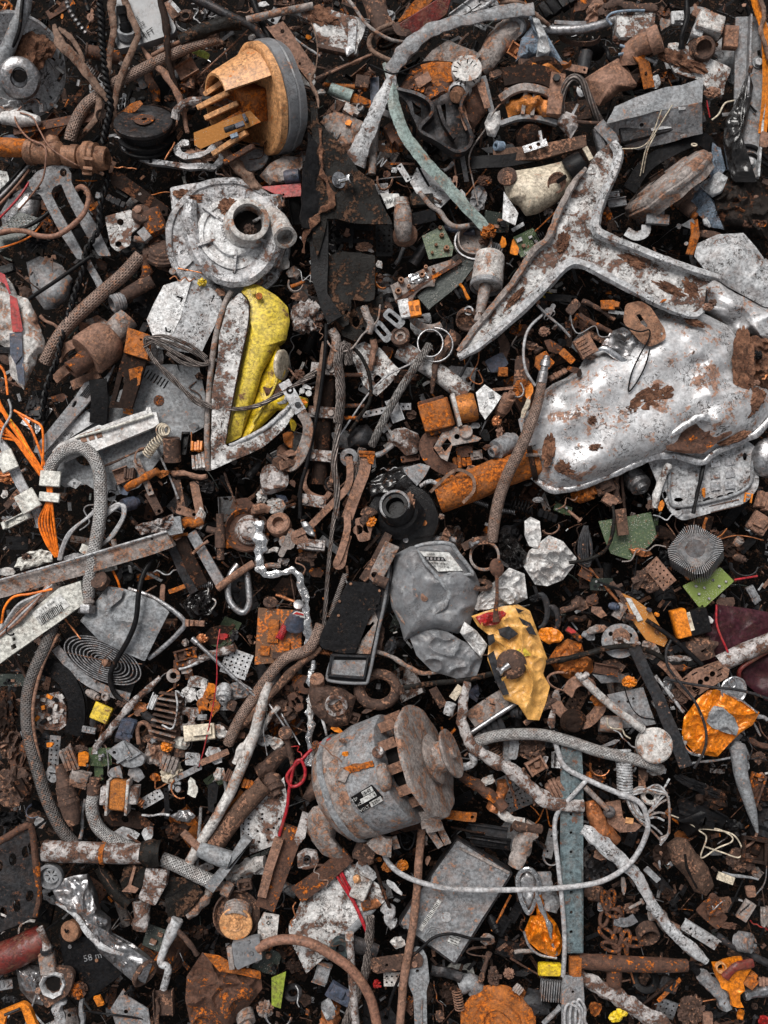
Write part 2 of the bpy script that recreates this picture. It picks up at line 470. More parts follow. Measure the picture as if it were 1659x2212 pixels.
mat('speckled',(.58,.57,.56),.45,BR,rough=.6,speck=.9,bump=1.,scale=.9)
# plastics and rubber
mat('black',(.009,.009,.010),.12,DK,rough=.38,speck=.2,bump=.5,dust=.04,spec=.3)
mat('blackdirty',(.012,.011,.010),.36,DK2,rough=.5,bump=1.,dust=.08,spec=.3)
mat('wetblack',(.010,.009,.009),.1,DK,rough=.15,speck=.2,bump=1.,dust=.05,coat=.6)
mat('rubber',(.03,.047,.05),.2,BR,rough=.6,bump=.3)
mat('plastic',(.175,.18,.19),.08,PK,rough=.4,speck=.3,bump=.12,var=.2,dust=.12)
mat('charcoal',(.028,.029,.032),.14,PK,rough=.45,speck=.35,bump=.4)
mat('cream',(.60,.52,.40),.2,PK,rough=.5,speck=.4)
mat('ivory',(.60,.59,.54),.12,PK,rough=.45,speck=.3)
mat('peach',(.66,.33,.14),.15,OR,rough=.45,speck=.5,bump=.3)
mat('orange',(.75,.22,.012),.06,OR,rough=.45,speck=.3,bump=.2,dust=.1)
mat('orangewire',(.85,.19,.01),.0,OR,rough=.4,speck=.05,crack=0,bump=.05,dust=.05)
mat('yellow',(.72,.50,.015),.17,BR,rough=.4,speck=.7,bump=.4)
mat('dullyellow',(.62,.46,.045),.17,BR,rough=.4,speck=.5,bump=.4)
mat('red',(.36,.012,.012),.12,BR,rough=.4,speck=.3)
mat('darkred',(.13,.014,.010),.3,BR,rough=.4)
mat('redwire',(.38,.01,.02),.05,BR,rough=.4,speck=.1)
mat('maroon',(.045,.012,.018),.1,DK,rough=.35)
mat('navy',(.05,.065,.10),.15,PK,rough=.5)
mat('blue',(.18,.25,.33),.15,PK,rough=.5)
mat('denim',(.16,.21,.27),.22,PK,rough=.9,speck=.8,bump=1.,scale=1.5)
mat('cloth',(.42,.43,.44),.2,PK,rough=.9,speck=.3,bump=.6)
mat('bag',(.60,.59,.58),.1,PK,rough=.35,speck=.1,bump=.3,dust=.3)
mat('yellowbag',(.72,.38,.10),.12,OR,rough=.4,speck=.1,bump=.12,var=.25)
mat('foil',(.80,.80,.80),.1,PK,metal=1.,rough=.2,speck=.2,bump=.5)
mat('foilorange',(.78,.22,.008),.12,OR,metal=.25,rough=.35,speck=.4,bump=.15,dust=.08)
mat('paper',(.60,.59,.56),.1,PK,rough=.8,speck=.2)
mat('green',(.24,.30,.03),.1,BR,rough=.5)
mat('leaf',(.30,.38,.06),.1,OR,rough=.5,speck=.3)
mat('wood',(.10,.055,.036),.4,PK,rough=.85,bump=1.,scale=1.2)
mat('bark',(.20,.125,.09),.3,BR,rough=.85,bump=1.,scale=1.1)
mat('greywood',(.33,.32,.31),.3,PK,rough=.7,bump=1.)
mat('char',(.022,.018,.016),.25,BR,rough=.6,bump=1.2)
mat('copper',(.45,.17,.07),.3,OR,metal=.6,rough=.4)
mat('winding',(.50,.17,.03),.3,BR,metal=.4,rough=.5,scale=2)
mat('mud',(.003,.0024,.002),.35,DK,rough=.9,bump=1.4,scale=1.6)  # ground, near-black: the shade of the deep gaps is in its colour
mat('murk',(.009,.006,.005),.3,DK2,rough=.9,speck=.3,bump=1.,dust=.04)  # near-black crumb colour standing for shade deep between the scrap
mat('crumb',(.22,.10,.055),.5,BR,rough=.9,bump=1.2,scale=2)
mat('ink',(.01,.01,.01),0,DK,rough=.5,speck=0,crack=0,bump=0,dust=0)
mat('label',(.62,.62,.60),.06,PK,rough=.6,speck=.3,crack=.2,bump=.1)
mat('cable',(.24,.115,.075),.3,PK,rough=.6,speck=.3,bump=.4)
mat('greycable',(.40,.40,.41),.14,PK,rough=.5,speck=.3,bump=.2)
mat('void',(.006,.005,.005),0,DK,rough=.9,speck=0)  # near-black that puts the shade of holes and slots into the colour
# woven and twisted coverings
mat('braid',(.50,.49,.48),.16,PK,metal=.5,rough=.4,speck=.2,weave=(12.,12,'braid',1.2),bump=.9,dust=.3)
mat('braidbrown',(.30,.21,.17),.3,PK,metal=.3,rough=.5,speck=.2,weave=(10.,10,'braid',1.2),bump=.9)
mat('braiddark',(.15,.14,.135),.25,PK,metal=.3,rough=.5,speck=.2,weave=(10.,10,'braid',1.2),bump=.9)
mat('conduit',(.35,.35,.36),.2,BR,metal=.7,rough=.35,weave=(3.2,0,'ring',1.6),bump=1.)
mat('strand',(.36,.31,.285),.28,BR,metal=.5,rough=.45,speck=.2,weave=(1.1,6,'twist',2.),bump=1.)
mat('strandlight',(.50,.48,.46),.2,BR,metal=.5,rough=.45,speck=.2,weave=(1.1,6,'twist',2.),bump=1.)
pcbmat('pcb',(.035,.06,.025),(.14,.16,.07));pcbmat('pcbdark',(.016,.022,.018),(.06,.07,.055),.35)
pcbmat('pcbgreen',(.15,.20,.045),(.22,.27,.08),.16);pcbmat('pcborange',(.33,.13,.02),(.5,.2,.04),.3,OR)
pcbmat('pcbrust',(.10,.045,.02),(.25,.1,.03),.5,OR)
MW=dict(g='grey',l='pale grey',w='dirty white',r='rusty brown',o='orange rusted',p='dusty pink brown',k='black',d='dark rusty',s='shiny steel',
y='yellow',m='mottled white',b='brown',c='cream',u='blue grey',q='pinkish grey',t='charcoal plastic',e='red',n='copper',v='speckled',x='bright orange',h='silver',i='ivory',j='dark steel')
MK=dict(g='grey',l='lightgrey',w='dirtywhite',r='rust',o='orangerust',p='pink',k='black',d='darkrust',s='steel',y='yellow',m='mottled',b='brown',
c='cream',u='navy',q='pinkgrey',t='charcoal',e='red',n='copper',v='speckled',x='orange',h='silver',i='ivory',j='darksteel')
KIND=dict(s=('metal_strip','flat strip'),r=('metal_rod','rod'),t=('pipe_piece','piece of pipe'),c=('metal_flake','jagged flake'),b=('metal_block','small block'),
k=('caked_lump','caked lump'),w=('washer','round washer'),n=('hex_nut','hexagonal nut'),B=('bolt','bolt'),g=('angle_bracket','angle bracket'),
h=('perforated_plate','plate with punched holes'),P=('circuit_board_piece','broken circuit board piece'),f=('crumpled_sheet','crumpled scrap of sheet'),
S=('coil_spring','coil spring'),m=('stepped_cylinder','stepped round part'),z=('wire_scrap','bent scrap of wire'),q=('finned_part','part with thin fins'),
x=('connector','slotted connector block'),a=('bent_strap','curved metal strap'),u=('channel_piece','folded channel piece'),e=('pipe_elbow','bent pipe elbow'),A=('metal_angle','length of angle iron'))
LATE=[]
def F(txt):
 """small scrap: kind x y length width turn height material"""
 for ln in txt.strip().split('\n'):
  a=ln.split()
  if not a or a[0]=='#':continue
  k,x,y,L,W,ang,z=a[0],*map(float,a[1:7]);mk=a[7]if len(a)>7 else 'r'
  small(k,x,y,L,W,ang,z,mk)
def small(k,x,y,L,W,ang,z,mk):
 R=random.Random(int(x*31+y*17+L+OX+OY*3));m=M();am=math.radians(ang);ca,sa=math.cos(am),math.sin(am)
 def q(u,v,dz=0):return(x+u*ca-v*sa,y+u*sa+v*ca,z+dz)
 tz=R.uniform(-.22,.22)
 if k=='s':
  h=[circ(*q(s*L*.38,0)[:2],W*.2,n=10)for s in(-1,1)]if W>26 and R.random()<.6 else[]
  m.plate(roundpoly([q(u,v)[:2]for u,v in((-L/2,-W/2),(L/2,-W/2*R.uniform(.8,1)),(L/2*R.uniform(.94,1),W/2),(-L/2,W/2))],W*.15,2),z,max(6,W*.16),h,g=(tz*ca,tz*sa)).dense(L*.15).wob(3,.008)
 elif k=='r':
  m.tube([q(-L/2,0,-tz*L/2),q(-L/6,R.uniform(-1,1)*W*.3,0),q(L/5,R.uniform(-1,1)*W*.3),q(L/2,0,tz*L/2)],W/2,n=9,rough=.25)
 elif k=='t':
  m.tube([q(-L/2,0,-tz*L/2),q(L/2,0,tz*L/2)],W/2,n=16,sub=1,hollow=.25,rough=.08)
 elif k=='c':
  n=R.randint(5,8);pts=[]
  for i in range(n):
   t=2*PI*i/n+R.uniform(-.25,.25);r=R.uniform(.65,1.05);pts.append(q(L/2*r*math.cos(t),W/2*r*math.sin(t))[:2])
  m.plate(pts,z,max(5,W*.08),g=(R.uniform(-.4,.4),R.uniform(-.4,.4))).dense(max(L,W)*.2).wob(max(3,W*.08),.012)
 elif k=='b':
  v=R.random();h=min(L,W)*.7;ax=(R.uniform(-.3,.3),R.uniform(-.3,.3),1)
  if v<.3:
   m.box(q(0,0),(L,W,h*.7),ang,ax,taper=R.uniform(.85,1));m.box(q(L*.08,-W*.1,h*.6),(L*.6,W*.55,h*.4),ang,ax)
   for s in(-1,1):m.lathe(q(s*L*.33,W*.28,h*.6),ax,[(0,0),(0,W*.1),(h*.22,W*.1),(h*.22,0)],10)
  elif v<.55:
   for s in(-1,1):m.box(q(s*L*.44,0),(L*.12,W,h),ang,ax);m.box(q(0,s*W*.44),(L*.86,W*.12,h*.8),ang,ax)
   m.box(q(0,0),(L*.9,W*.9,h*.2),ang,ax);m.box(q(L*.1,0,h*.2),(L*.3,W*.4,h*.4),ang+20,ax)
  elif v<.8:
   for i in range(4):m.box(q(L*(i-1.5)*.25,0),(L*.19,W*R.uniform(.75,1),h*R.uniform(.6,1)),ang,ax)
   m.box(q(0,0,0),(L,W*.7,h*.5),ang,ax)
  else:m.plate([q(a*L/2,b*W/2)[:2]for a,b in((-1,-.8),(.2,-1),(1,-.7),(.9,.3),(.4,.4),(.5,1),(-.9,.9))],z+h,h,g=(ax[0],ax[1]))
  m.wob(W*.035,.02)
 elif k=='k':
  v=R.random();s=min(L,W)
  if v<.4:m.lump(q(0,0),1,R.random()*50,2.2,(L/2,W/2,s*.35),.9,4,ang)
  elif v<.7:m.pad([q(L/2*R.uniform(.7,1.1)*math.cos(i*.8),W/2*R.uniform(.7,1.1)*math.sin(i*.8))[:2]for i in range(8)],z,s*.15,14,60,2,s*.2,.014,base=s*.3,ridge=s*.34,jag=.3)
  else:
   m.lump(q(0,0,-s*.1),1,R.random()*50,2,(L*.32,W*.32,s*.26),.7,3,ang)
   for i in range(6):
    a,r=R.uniform(0,6.3),R.uniform(.1,.36);p=q(L*r*math.cos(a),W*r*math.sin(a),s*R.uniform(0,.3));e=s*R.uniform(.2,.45);b=R.uniform(0,180)
    if i%2:m.plate(rct(p[0],p[1],e*1.3,e*.6,b),p[2],5,g=(R.uniform(-.5,.5),R.uniform(-.5,.5)))
    else:m.cyl(p,(R.uniform(-.8,.8),R.uniform(-.8,.8),.7),e*.35,e*.7,12,hole=e*.16)
 elif k=='w':
  t=W/L;ax=(sa*math.sqrt(max(0,1-t*t)),-ca*math.sqrt(max(0,1-t*t)),max(.15,t))
  m.lathe(q(0,0),ax,[(0,L*.24),(0,L*.5),(L*.12,L*.5),(L*.14,L*.46),(L*.14,L*.28),(L*.1,L*.24),(0,L*.24)],24)
 elif k=='n':m.hexn(q(0,0),(R.uniform(-.4,.4),R.uniform(-.4,.4),1),L/2,W,L*.26,ang/30)
 elif k=='B':m.bolt(q(L/2,0,10),(ca,sa,tz),W/2/1.9,L)
 elif k in 'gA':
  if k=='A':W2=W*.5
  else:W2=W*.6
  m.plate([q(u,v)[:2]for u,v in((-L/2,-W/2),(L/2,-W/2),(L/2,W/2),(-L/2,W/2))],z,8,[circ(*q(s*L*.27,0)[:2],W*.14,n=10)for s in(-1,1)],g=(tz*ca,tz*sa))
  m.tube([q(-L/2,-W/2,-W2/2-tz*L/2),q(L/2,-W/2,-W2/2+tz*L/2)],1,sub=1,rect=(8,W2))
  m.wob(2,.01)
 elif k=='h':
  hs=[];nx,ny=max(2,int(L/34)),max(1,int(W/34))
  for i in range(nx):
   for j in range(ny):hs.append(circ(*q(L*((i+.5)/nx-.5)*.9,W*((j+.5)/ny-.5)*.85)[:2],7,n=8))
  m.plate([q(u,v)[:2]for u,v in((-L/2,-W/2),(L/2,-W/2),(L/2,W/2),(-L/2*.92,W/2))],z,7,hs,g=(tz*ca,R.uniform(-.2,.2)))
 elif k=='P':
  o=None;m.plate([q(u,v)[:2]for u,v in((-L/2,-W/2),(L/2*.9,-W/2),(L/2,W/2*.8),(L*.1,W/2),(-L/2*.9,W/2*.9))],z,7,g=(tz*ca,tz))
  o=obj('circuit_board_piece',m,{'k':'pcbdark','g':'pcb','o':'pcborange','y':'pcbgreen','r':'pcbrust','p':'pcb'}.get(mk,'pcb'),label='x',cat='circuit board')
  for i in range(4 if L>90 else 2):
   e=M();p=q(R.uniform(-.36,.36)*L,R.uniform(-.3,.3)*W,2);s=R.uniform(.08,.16)*min(L,W)+6
   if R.random()<.5:e.cyl(p,(R.uniform(-.3,.3),R.uniform(-.3,.3),1),s*.6,s*1.3,12)
   else:e.box(p,(s*1.5,s,s*.8),ang)
   obj('component',e,R.choice(['black','lightgrey','steel','pink']),o)
  LATE.append((o,dict(k='black',g='dark green',o='orange',y='bright green',r='rusty',p='green').get(mk,'green')+' broken circuit board piece',L,ang));return
 elif k=='f':
  n=R.randint(6,9);pts=[q(L/2*R.uniform(.7,1.1)*math.cos(2*PI*i/n),W/2*R.uniform(.7,1.1)*math.sin(2*PI*i/n))[:2]for i in range(n)]
  m.pad(pts,z,14,10,44,2,min(L,W)*.12,.014,base=8,ridge=min(L,W)*.16,jag=.25)
 elif k=='S':m.spring(q(-L/2,0),q(L/2,0),W/2,max(4,L/(W*.22+4)),max(3,W*.07),n=6)
 elif k=='m':
  ax=(ca*.8,sa*.8,.6+tz);r=W/2
  m.lathe(q(-L*.4,0,-L*.3),ax,[(0,0),(0,r*.7),(L*.2,r*.7),(L*.2,r),(L*.55,r),(L*.57,r*.9),(L*.6,r),(L*.8,r*.96),(L*.8,r*.5),(L,r*.5),(L,r*.3),(L*.9,r*.28),(L*.9,0)],24)
 elif k=='z':
  pts=[q(L*(i/5-.5),W*R.uniform(-.5,.5),R.uniform(-10,14))for i in range(6)]
  m.tube(pts,R.uniform(3,5),n=6,sub=6)
 elif k=='q':
  n=max(5,int(L/15))
  m.box(q(0,0,-W*.3),(L,W,W*.15),ang)
  for i in range(n):m.box(q(L*((i+.5)/n-.5),0,-W*.16),(4.5,W*.96,W*.42),ang,bev=.6)
 elif k=='x':
  m.box(q(0,0),(L,W,W*.45),ang,bev=2);n=max(2,int(L/26))
  for i in range(n):m.box(q(L*((i+.5)/n-.5),0,W*.45),(L/n*.55,W*.6,7),ang,bev=1)
 elif k=='a':
  m.tube([q(L/2*math.cos(t),W*math.sin(t)-W/2,12*math.sin(2*t))for t in[PI*i/6 for i in range(7)]],1,sub=4,rect=(max(14,L*.13),6),spin=60)
 elif k=='u':
  m.tube([q(-L/2,0,-tz*L/2),q(L/2,0,tz*L/2)],1,sub=1,rect=(W,6))
  for s in(-1,1):m.tube([q(-L/2,s*W/2,-tz*L/2+W*.2),q(L/2,s*W/2,tz*L/2+W*.2)],1,sub=1,rect=(6,W*.45))
  m.wob(3,.01)
 elif k=='e':
  m.tube([q(-L/2,W*.2,0),q(-L*.15,0,5),q(L*.12,W*.1,5),q(L*.2,L*.4,-10)],W/2,n=14,hollow=.22,rough=.08)
 nm,wd=KIND[k]
 mw=MW[mk]
 o=obj(nm,m,MK[mk],label='x',cat=wd.split()[-1]if k not in 'th' else('pipe' if k=='t' else 'plate'))
 LATE.append((o,mw+' '+wd,max(L,W),ang))
def short(lb):
 w=lb
 for s in(' with ',' beside ',' on ',' under ',' lying ',' across ',' near ',' at ',' running ',' over ',' between ',' leaning ',' crossing ',' below ',' above ',' next ',' hanging ',' standing ',
' in ',' along ',' by ',' wound ',' jutting ',' looping ',' curving ',' slanting ',' poking ',' half ',' stretching ',' tangled ',' inside ',' held ',' behind ',' against ',' reaching ',' from ',' resting ',' curled ',' arching ',' dropping ',',',' left of ',' right of ',' that '):
  i=w.find(s)
  if i>5:w=w[:i]
 return w
def label_all():
 lates={l[0].name for l in LATE};heroes=[(o,short(r),b)for o,r,b in THINGS if o.name not in lates]
 cnt={}
 for h in heroes:cnt[h[1]]=cnt.get(h[1],0)+1
 heroes=[h for h in heroes if cnt[h[1]]==1 and 2<=len(h[1].split())<=7]
 box={o.name:b for o,r,b in THINGS};used={o['label']for o,r,b in THINGS if o.name not in lates}
 for o,base,L,ang in LATE:
  b=box[o.name];c=[]
  for h in heroes:
   hb=h[2];dx,dy=b[0]-hb[0],b[1]-hb[1]
   ex,ey=max(0,abs(dx)-hb[3]/2),max(0,abs(dy)-hb[4]/2)
   c.append((math.hypot(ex,ey)+.15*math.hypot(dx,dy),dx,dy,h[1]))
  c.sort(key=lambda q:q[0]);c=c[:9]
  size='tiny ' if L<55 else('small ' if L<95 else('' if L<170 else 'long '));a=ang%180
  po='' if L<60 else('level ' if a<20 or a>160 else('upright ' if 70<a<110 else 'slanting '))
  def rel(q):
   if abs(q[1])>abs(q[2])*1.3:return 'right of' if q[1]>0 else 'left of'
   if abs(q[2])>abs(q[1])*1.3:return 'above' if q[2]>0 else 'below'
   return('above and ' if q[2]>0 else 'below and ')+('right of' if q[1]>0 else 'left of')
  opts=[size+base+' '+rel(q)+' the '+q[3]for q in c[:2]]
  opts+=[size+po+base+' '+rel(q)+' the '+q[3]for q in c[:4]]
  opts+=[size+base+' between the '+p[3]+' and the '+q[3]for i,p in enumerate(c)for q in c[i+1:]if p[1]*q[1]+p[2]*q[2]<0]
  opts+=[size+po+base+' '+rel(q)+' the '+q[3]for q in c[4:]]
  opts+=[size+base+' near both the '+p[3]+' and the '+q[3]for i,p in enumerate(c)for q in c[i+1:]]
  for s in opts:
   if s not in used and len(s.split())<=16:break
  used.add(s);o['label']=s
 G={}
 for o,r,b in THINGS:G.setdefault(o.name.split('.')[0],[]).append(o)
 for k,v in G.items():
  if len(v)>2:
   for o in v:o['group']=k.replace('_',' ')+'s in the heap'
def cab(label,pts,r,mk='cable',name='cable',cat=None,**k):
 return obj(name,M().tube(pts,r,**k),mk,label=label,cat=cat)
def bar(label,pts,w,t,mk='rust',name='metal_bar',cat=None,sub=1,bev=1.5,wob=2,rc=None,**k):
 m=M().tube(pts,rc or 1,rect=(w,t),sub=sub,**k)
 if wob:m.wob(wob,.01)
 return obj(name,m,mk,label=label,cat=cat,bev=bev)
def sheet(label,pts,z,t=8,mk='grey',holes=(),g=(0,0),name='metal_plate',cat=None,wob=0,dens=0,rnd=0,fn=None,bev=1.2,wsc=.01,parent=None,**k):
 if rnd:pts=roundpoly(pts,rnd)
 m=M().plate(pts,z,t,holes,g,**k)
 if dens:m.dense(dens);bev=0
 if wob:m.wob(wob,wsc)
 if fn:m.bend(fn)
 return obj(name,m,mk,parent,label=label,cat=cat,bev=bev)
def pipe(label,pts,r,mk='steel',name='pipe',cat=None,hollow=.25,sub=1,n=22,rough=.05,**k):
 return obj(name,M().tube(pts,r,n=n,sub=sub,hollow=hollow,rough=rough,**k),mk,label=label,cat=cat)
def bulge(label,pts,z,h,mk='silver',name='crumpled_sheet',cat=None,parent=None,**k):
 return obj(name,M().pad(pts,z,h,**k),mk,parent,label=label,cat=cat)
def bits(parent,name,mk,*ms):
 for m in ms:obj(name,m,mk,parent)
def boltpart(parent,x,y,z,r=16,ax=(0,0,1),mk='steel',h=None,name='bolt_head'):
 return obj(name,M().hexn((x,y,z),ax,r,h or r*.7,rot=random.random()*6),mk,parent)
random.seed(11)
# ================================================================ upper left corner of the heap
at(0,0)
t=T('brake_drum','dented pale drum disc packed with rusty dirt in the upper left corner',90,430,-150,size=(650,560),ref='dented pale drum disc')
ax=(.42,.52,.72)
obj('dished_plate',M().lathe((80,430,-90),ax,[(0,0),(0,335),(26,342),(30,325),(12,300),(8,215),(-40,190),(-44,0)][::-1],56,wob=5),'lightgrey',t)
obj('caked_dirt',M().lump((190,330,-55),1,3,1.2,(150,110,46),.5,4,-30),'crumb',t)
obj('hub',M().lathe((128,508,-20),(.2,.35,.9),[(0,60),(0,132),(20,134),(44,118),(58,80),(56,56),(20,48),(20,0)],40,wob=3),'steel',t)
obj('hub_hole_shade',M().lathe((126,486,36),(.2,.3,.9),[(0,0),(0,44),(6,46),(6,40)],24),'void',t)  # black disc, the shade inside the hub painted on
obj('clip',M().tube([(20,690,-60),(60,680,-60),(60,660,-50),(110,650,-50),(120,670,-60)],7),'lightgrey',t)
pipe('grey plastic pipe dropping from the top edge above the drum disc',[(170,-60,40),(150,60,50),(90,220,40),(20,390,0),(-10,470,-30)],46,'greyclean',sub=6,name='plastic_pipe')
cab('black cable lying along the grey plastic pipe',[(150,-40,104),(140,60,106),(126,190,92),(88,290,50),(40,345,20)],12,'black')
t=T('chain','orange rusty chain in the top left corner',45,70,-60,size=(110,160),ref='orange rusty chain')
for i,(x,y,a)in enumerate([(30,20,20),(55,60,110),(30,95,30),(60,125,100),(30,160,40)]):
 obj('link',M().tube([(px,py,-50+i*5+(12 if i%2 else-8)*math.sin(j))for j,(px,py)in enumerate(circ(x,y,34,19,8,a))],8,closed=True,sub=3),'orangerust',t)
cab('shiny ribbed metal conduit dropping from the top edge',[(420,-40,-60),(448,60,-60),(490,130,-80),(560,220,-120)],15,'conduit','flexible_conduit')
# bark coloured split hoses
cab('brown split hose forking down from above the drum disc',[(352,160,20),(390,280,30),(480,370,40),(560,480,40),(640,570,20),(700,650,0)],[12,34,32,30,24,16],'bark','split_hose',squash=.6,rough=.25)
cab('thin brown hose strip peeling off the split hose',[(380,180,40),(450,240,50),(510,320,50),(545,400,45)],[10,16,14,8],'bark','hose_strip',squash=.5,rough=.3)
cab('brown split tube running down from the top edge beside the twisted black cable',[(735,-40,80),(722,60,80),(736,200,90),(710,350,80),(698,490,60),(700,560,20)],[24,26,20,22,20,10],'bark','split_hose',squash=.6,rough=.2)
cab('long brown stick bent like an elbow beside the twisted black cable',[(800,-30,60),(836,80,80),(884,190,90),(884,260,94),(820,400,90),(765,560,80),(740,690,60),(728,830,10)],[20,24,20,22,22,22,20,14],'bark','split_hose',squash=.7,rough=.2,sub=3)
cab('brown split hose curling behind the coupling',[(640,620,-30),(640,720,-20),(600,800,-30),(540,860,-50),(500,910,-80)],[22,24,22,20,14],'bark','split_hose',squash=.6,rough=.2)
cab('pink brown stick lying across the braided hose',[(915,300,10),(990,400,20),(1060,470,40),(1130,570,50),(1180,680,40),(1215,860,10)],[10,20,24,22,20,14],'pink','stick',rough=.25)
cab('dark gnarled stick dropping from the top edge',[(1030,-30,70),(1070,120,80),(1082,300,90),(1100,430,80),(1160,610,40)],[20,24,22,20,12],'darkrust','stick',rough=.3)
cab('braided hose running up to the scorched tube',[(690,565,0),(760,530,20),(900,460,40),(1080,370,44),(1250,300,44),(1420,255,30)],[34,36,36,34,33,24],'braidbrown','braided_hose',sub=8,n=14)
cab('braided hose bending down to the rusty coupling',[(640,620,-60),(560,680,-40),(500,770,-20),(465,860,-10),(455,910,-20)],40,'braidbrown','braided_hose',sub=8,n=14)
cab('scorched black tube slanting by the top edge',[(1165,265,60),(1290,210,66),(1420,165,70),(1560,150,60)],[36,44,44,42],'blackdirty','tube',rough=.1)
cab('thin rusty rod under the scorched black tube',[(985,360,0),(1080,310,20),(1170,270,50)],14,'pink','metal_rod')
w=M().wind([(640,-20,70),(656,120,70),(660,260,72),(676,400,76),(690,540,80),(718,680,74),(690,820,60),(670,930,30)],14,80,12,2)
obj('twisted_cable',w,'black',label='thick black twisted cable hanging down past the flat pulley',cat='cable')
w=M().wind([(672,1040,20),(690,1180,30),(645,1340,60),(640,1480,70),(560,1620,40),(540,1740,40),(480,1920,60),(440,2060,80),(390,2230,80),(370,2330,80),(325,2440,60),(290,2560,30),(270,2720,0)],12,110,11,2)
obj('twisted_cable',w,'black',label='black twisted cable snaking down over the forked casting and the braided hose',cat='cable',ref='snaking black twisted cable')
# grey data plate
t=T('instrument_casing','blue grey flat casing with scratched writing by the top edge',950,130,0,size=(400,300),ref='blue grey flat casing')
obj('casing',M().plate(roundpoly([(700,-60),(1010,-60),(1142,178),(1128,216),(900,290),(765,318),(735,240)],14),30,70,g=(0,.1)),'plastic',t,bev=4)
for i in range(7):
 x,y=830+i*17,60+i*27
 bits(t,'scratched_line','ink',M().plate(rct(x,y,60,4,50),40+.1*(y-130),2,g=(0,.1)))
text('FT',975,205,46,50,-35,'ink',t,g=(0,.1));text('TB.0)1',925,232,46,34,-35,'ink',t,g=(0,.1))
text('EFE',880,130,46,34,-35,'ink',t,g=(0,.1));text('EEE',915,160,46,34,-35,'ink',t,g=(0,.1))
t=T('cable_gland','black plug standing in a pale ring below the blue grey casing',815,180,0,size=(120,260),ref='black plug in a pale ring')
obj('ring',M().lathe((825,235,30),(.1,-.5,.8),[(0,40),(0,62),(50,62),(50,44),(0,40)],24),'greyclean',t)
obj('plug',M().lathe((822,215,40),(-.15,-.9,.4),[(0,0),(0,34),(60,36),(64,26),(110,26),(112,34),(160,30),(162,0)],24),'black',t)
# flat pulley
t=T('pulley','flat black pulley with a rusty centre and a chipped rim',930,820,0,size=(410,300),ref='flat black pulley')
ax=(.02,-.60,.72)
obj('disc',M().lathe((930,786,70),ax,[(-22,0),(-22,186),(0,190),(6,184),(5,60),(2,56),(2,22),(-10,20),(-10,0)],60,wob=1),'darksteel',t)
obj('rust_stain',M().lathe((930,774,84),ax,[(0,20),(0,70),(3,68),(3,22),(0,20)],30,wob=8),'rust',t)
obj('grooved_body',M().lathe((935,790,56),ax,[(-190,0),(-190,150),(-150,185),(-140,185),(-130,168),(-110,168),(-100,188),(-90,188),(-80,160),(-50,160),(-40,176),(-20,176),(0,0)],60),'black',t)
obj('rim_ring',M().lathe((940,800,-60),ax,[(0,205),(0,216),(14,216),(14,205),(0,205)],60,wob=5),'brown',t)
# rusty threaded coupling
t=T('pipe_coupling','pink brown threaded coupling on a rusty orange pipe at the picture edge',360,1000,0,size=(760,240),ref='pink brown threaded coupling')
ax=(.97,.09,.12)
obj('rusty_pipe',M().lathe((-60,955,60),(.99,.03,.05),[(0,0),(0,58),(120,60),(240,56),(240,0)],30,wob=4),'orangerust',t)
obj('coupling_body',M().lathe((170,985,60),ax,[(0,0),(0,66),(14,82),(60,80),(66,70),(120,68),(130,78),(225,80),(240,66),(250,54),(290,54),(292,0)],12,wob=2),'brass',t)
obj('branch',M().lathe((330,960,80),(.3,-.9,.3),[(0,0),(0,50),(60,44),(80,30),(80,0)],20,wob=2),'brass',t)
obj('nut',M().lathe((415,1010,80),ax,[(0,0),(0,60),(6,66),(50,66),(54,74),(100,74),(106,58),(130,58),(130,0)],14),'brass',t)
obj('end_collar',M().lathe((530,1020,90),ax,[(0,0),(0,76),(16,84),(26,100),(60,102),(70,92),(92,92),(100,96),(106,76),(160,72),(170,66),(170,44),(60,40),(60,0)],32,wob=2),'brass',t)
for k in range(9):obj('lug',M().box((565+8*math.cos(k*.7),1030+98*math.sin(k*.7),90+98*math.cos(k*.7)),(60,20,12),6),'brass',t)
# curved gasket casting
sheet('grey curved casting arm with bolt eyes under the flat pulley',[(735,890),(770,895),(790,960),(850,1010),(960,1060),(1090,1075),(1230,1095),(1310,1090),(1380,1100),(1440,1060),(1455,990),(1430,940),(1370,935),(1330,975),(1230,1000),(1180,985),(1165,950),(1225,940),(1225,905),(1180,900),(1125,950),(1130,1000),(1190,1035),(1300,1020),(1390,970),(1420,1010),(1380,1060),(1300,1055),(1220,1060),(1080,1045),(960,1025),(880,1000),(820,940),(800,880)],30,46,'cast',[circ(975,1045,12),circ(1412,958,12)],name='casting_arm',cat='casting',rnd=12,wob=3)
F('''k 1290 1010 170 80 0 -10 p
s 640 1020 80 26 80 -20 k''')
# mottled pipe with tape and battery-orange housing
t=T('taped_pipe','flaking white pipe with a black tape band above the orange housing',1330,690,60,size=(400,120),ref='flaking white taped pipe')
obj('pipe_body',M().tube([(1130,770,60),(1150,710,80),(1210,665,100),(1340,650,120),(1440,665,120),(1525,680,110)],27,rough=.15),'mottled',t)
obj('tape',M().tube([(1315,652,118),(1390,658,121)],31,rough=.1,sub=1),'black',t)
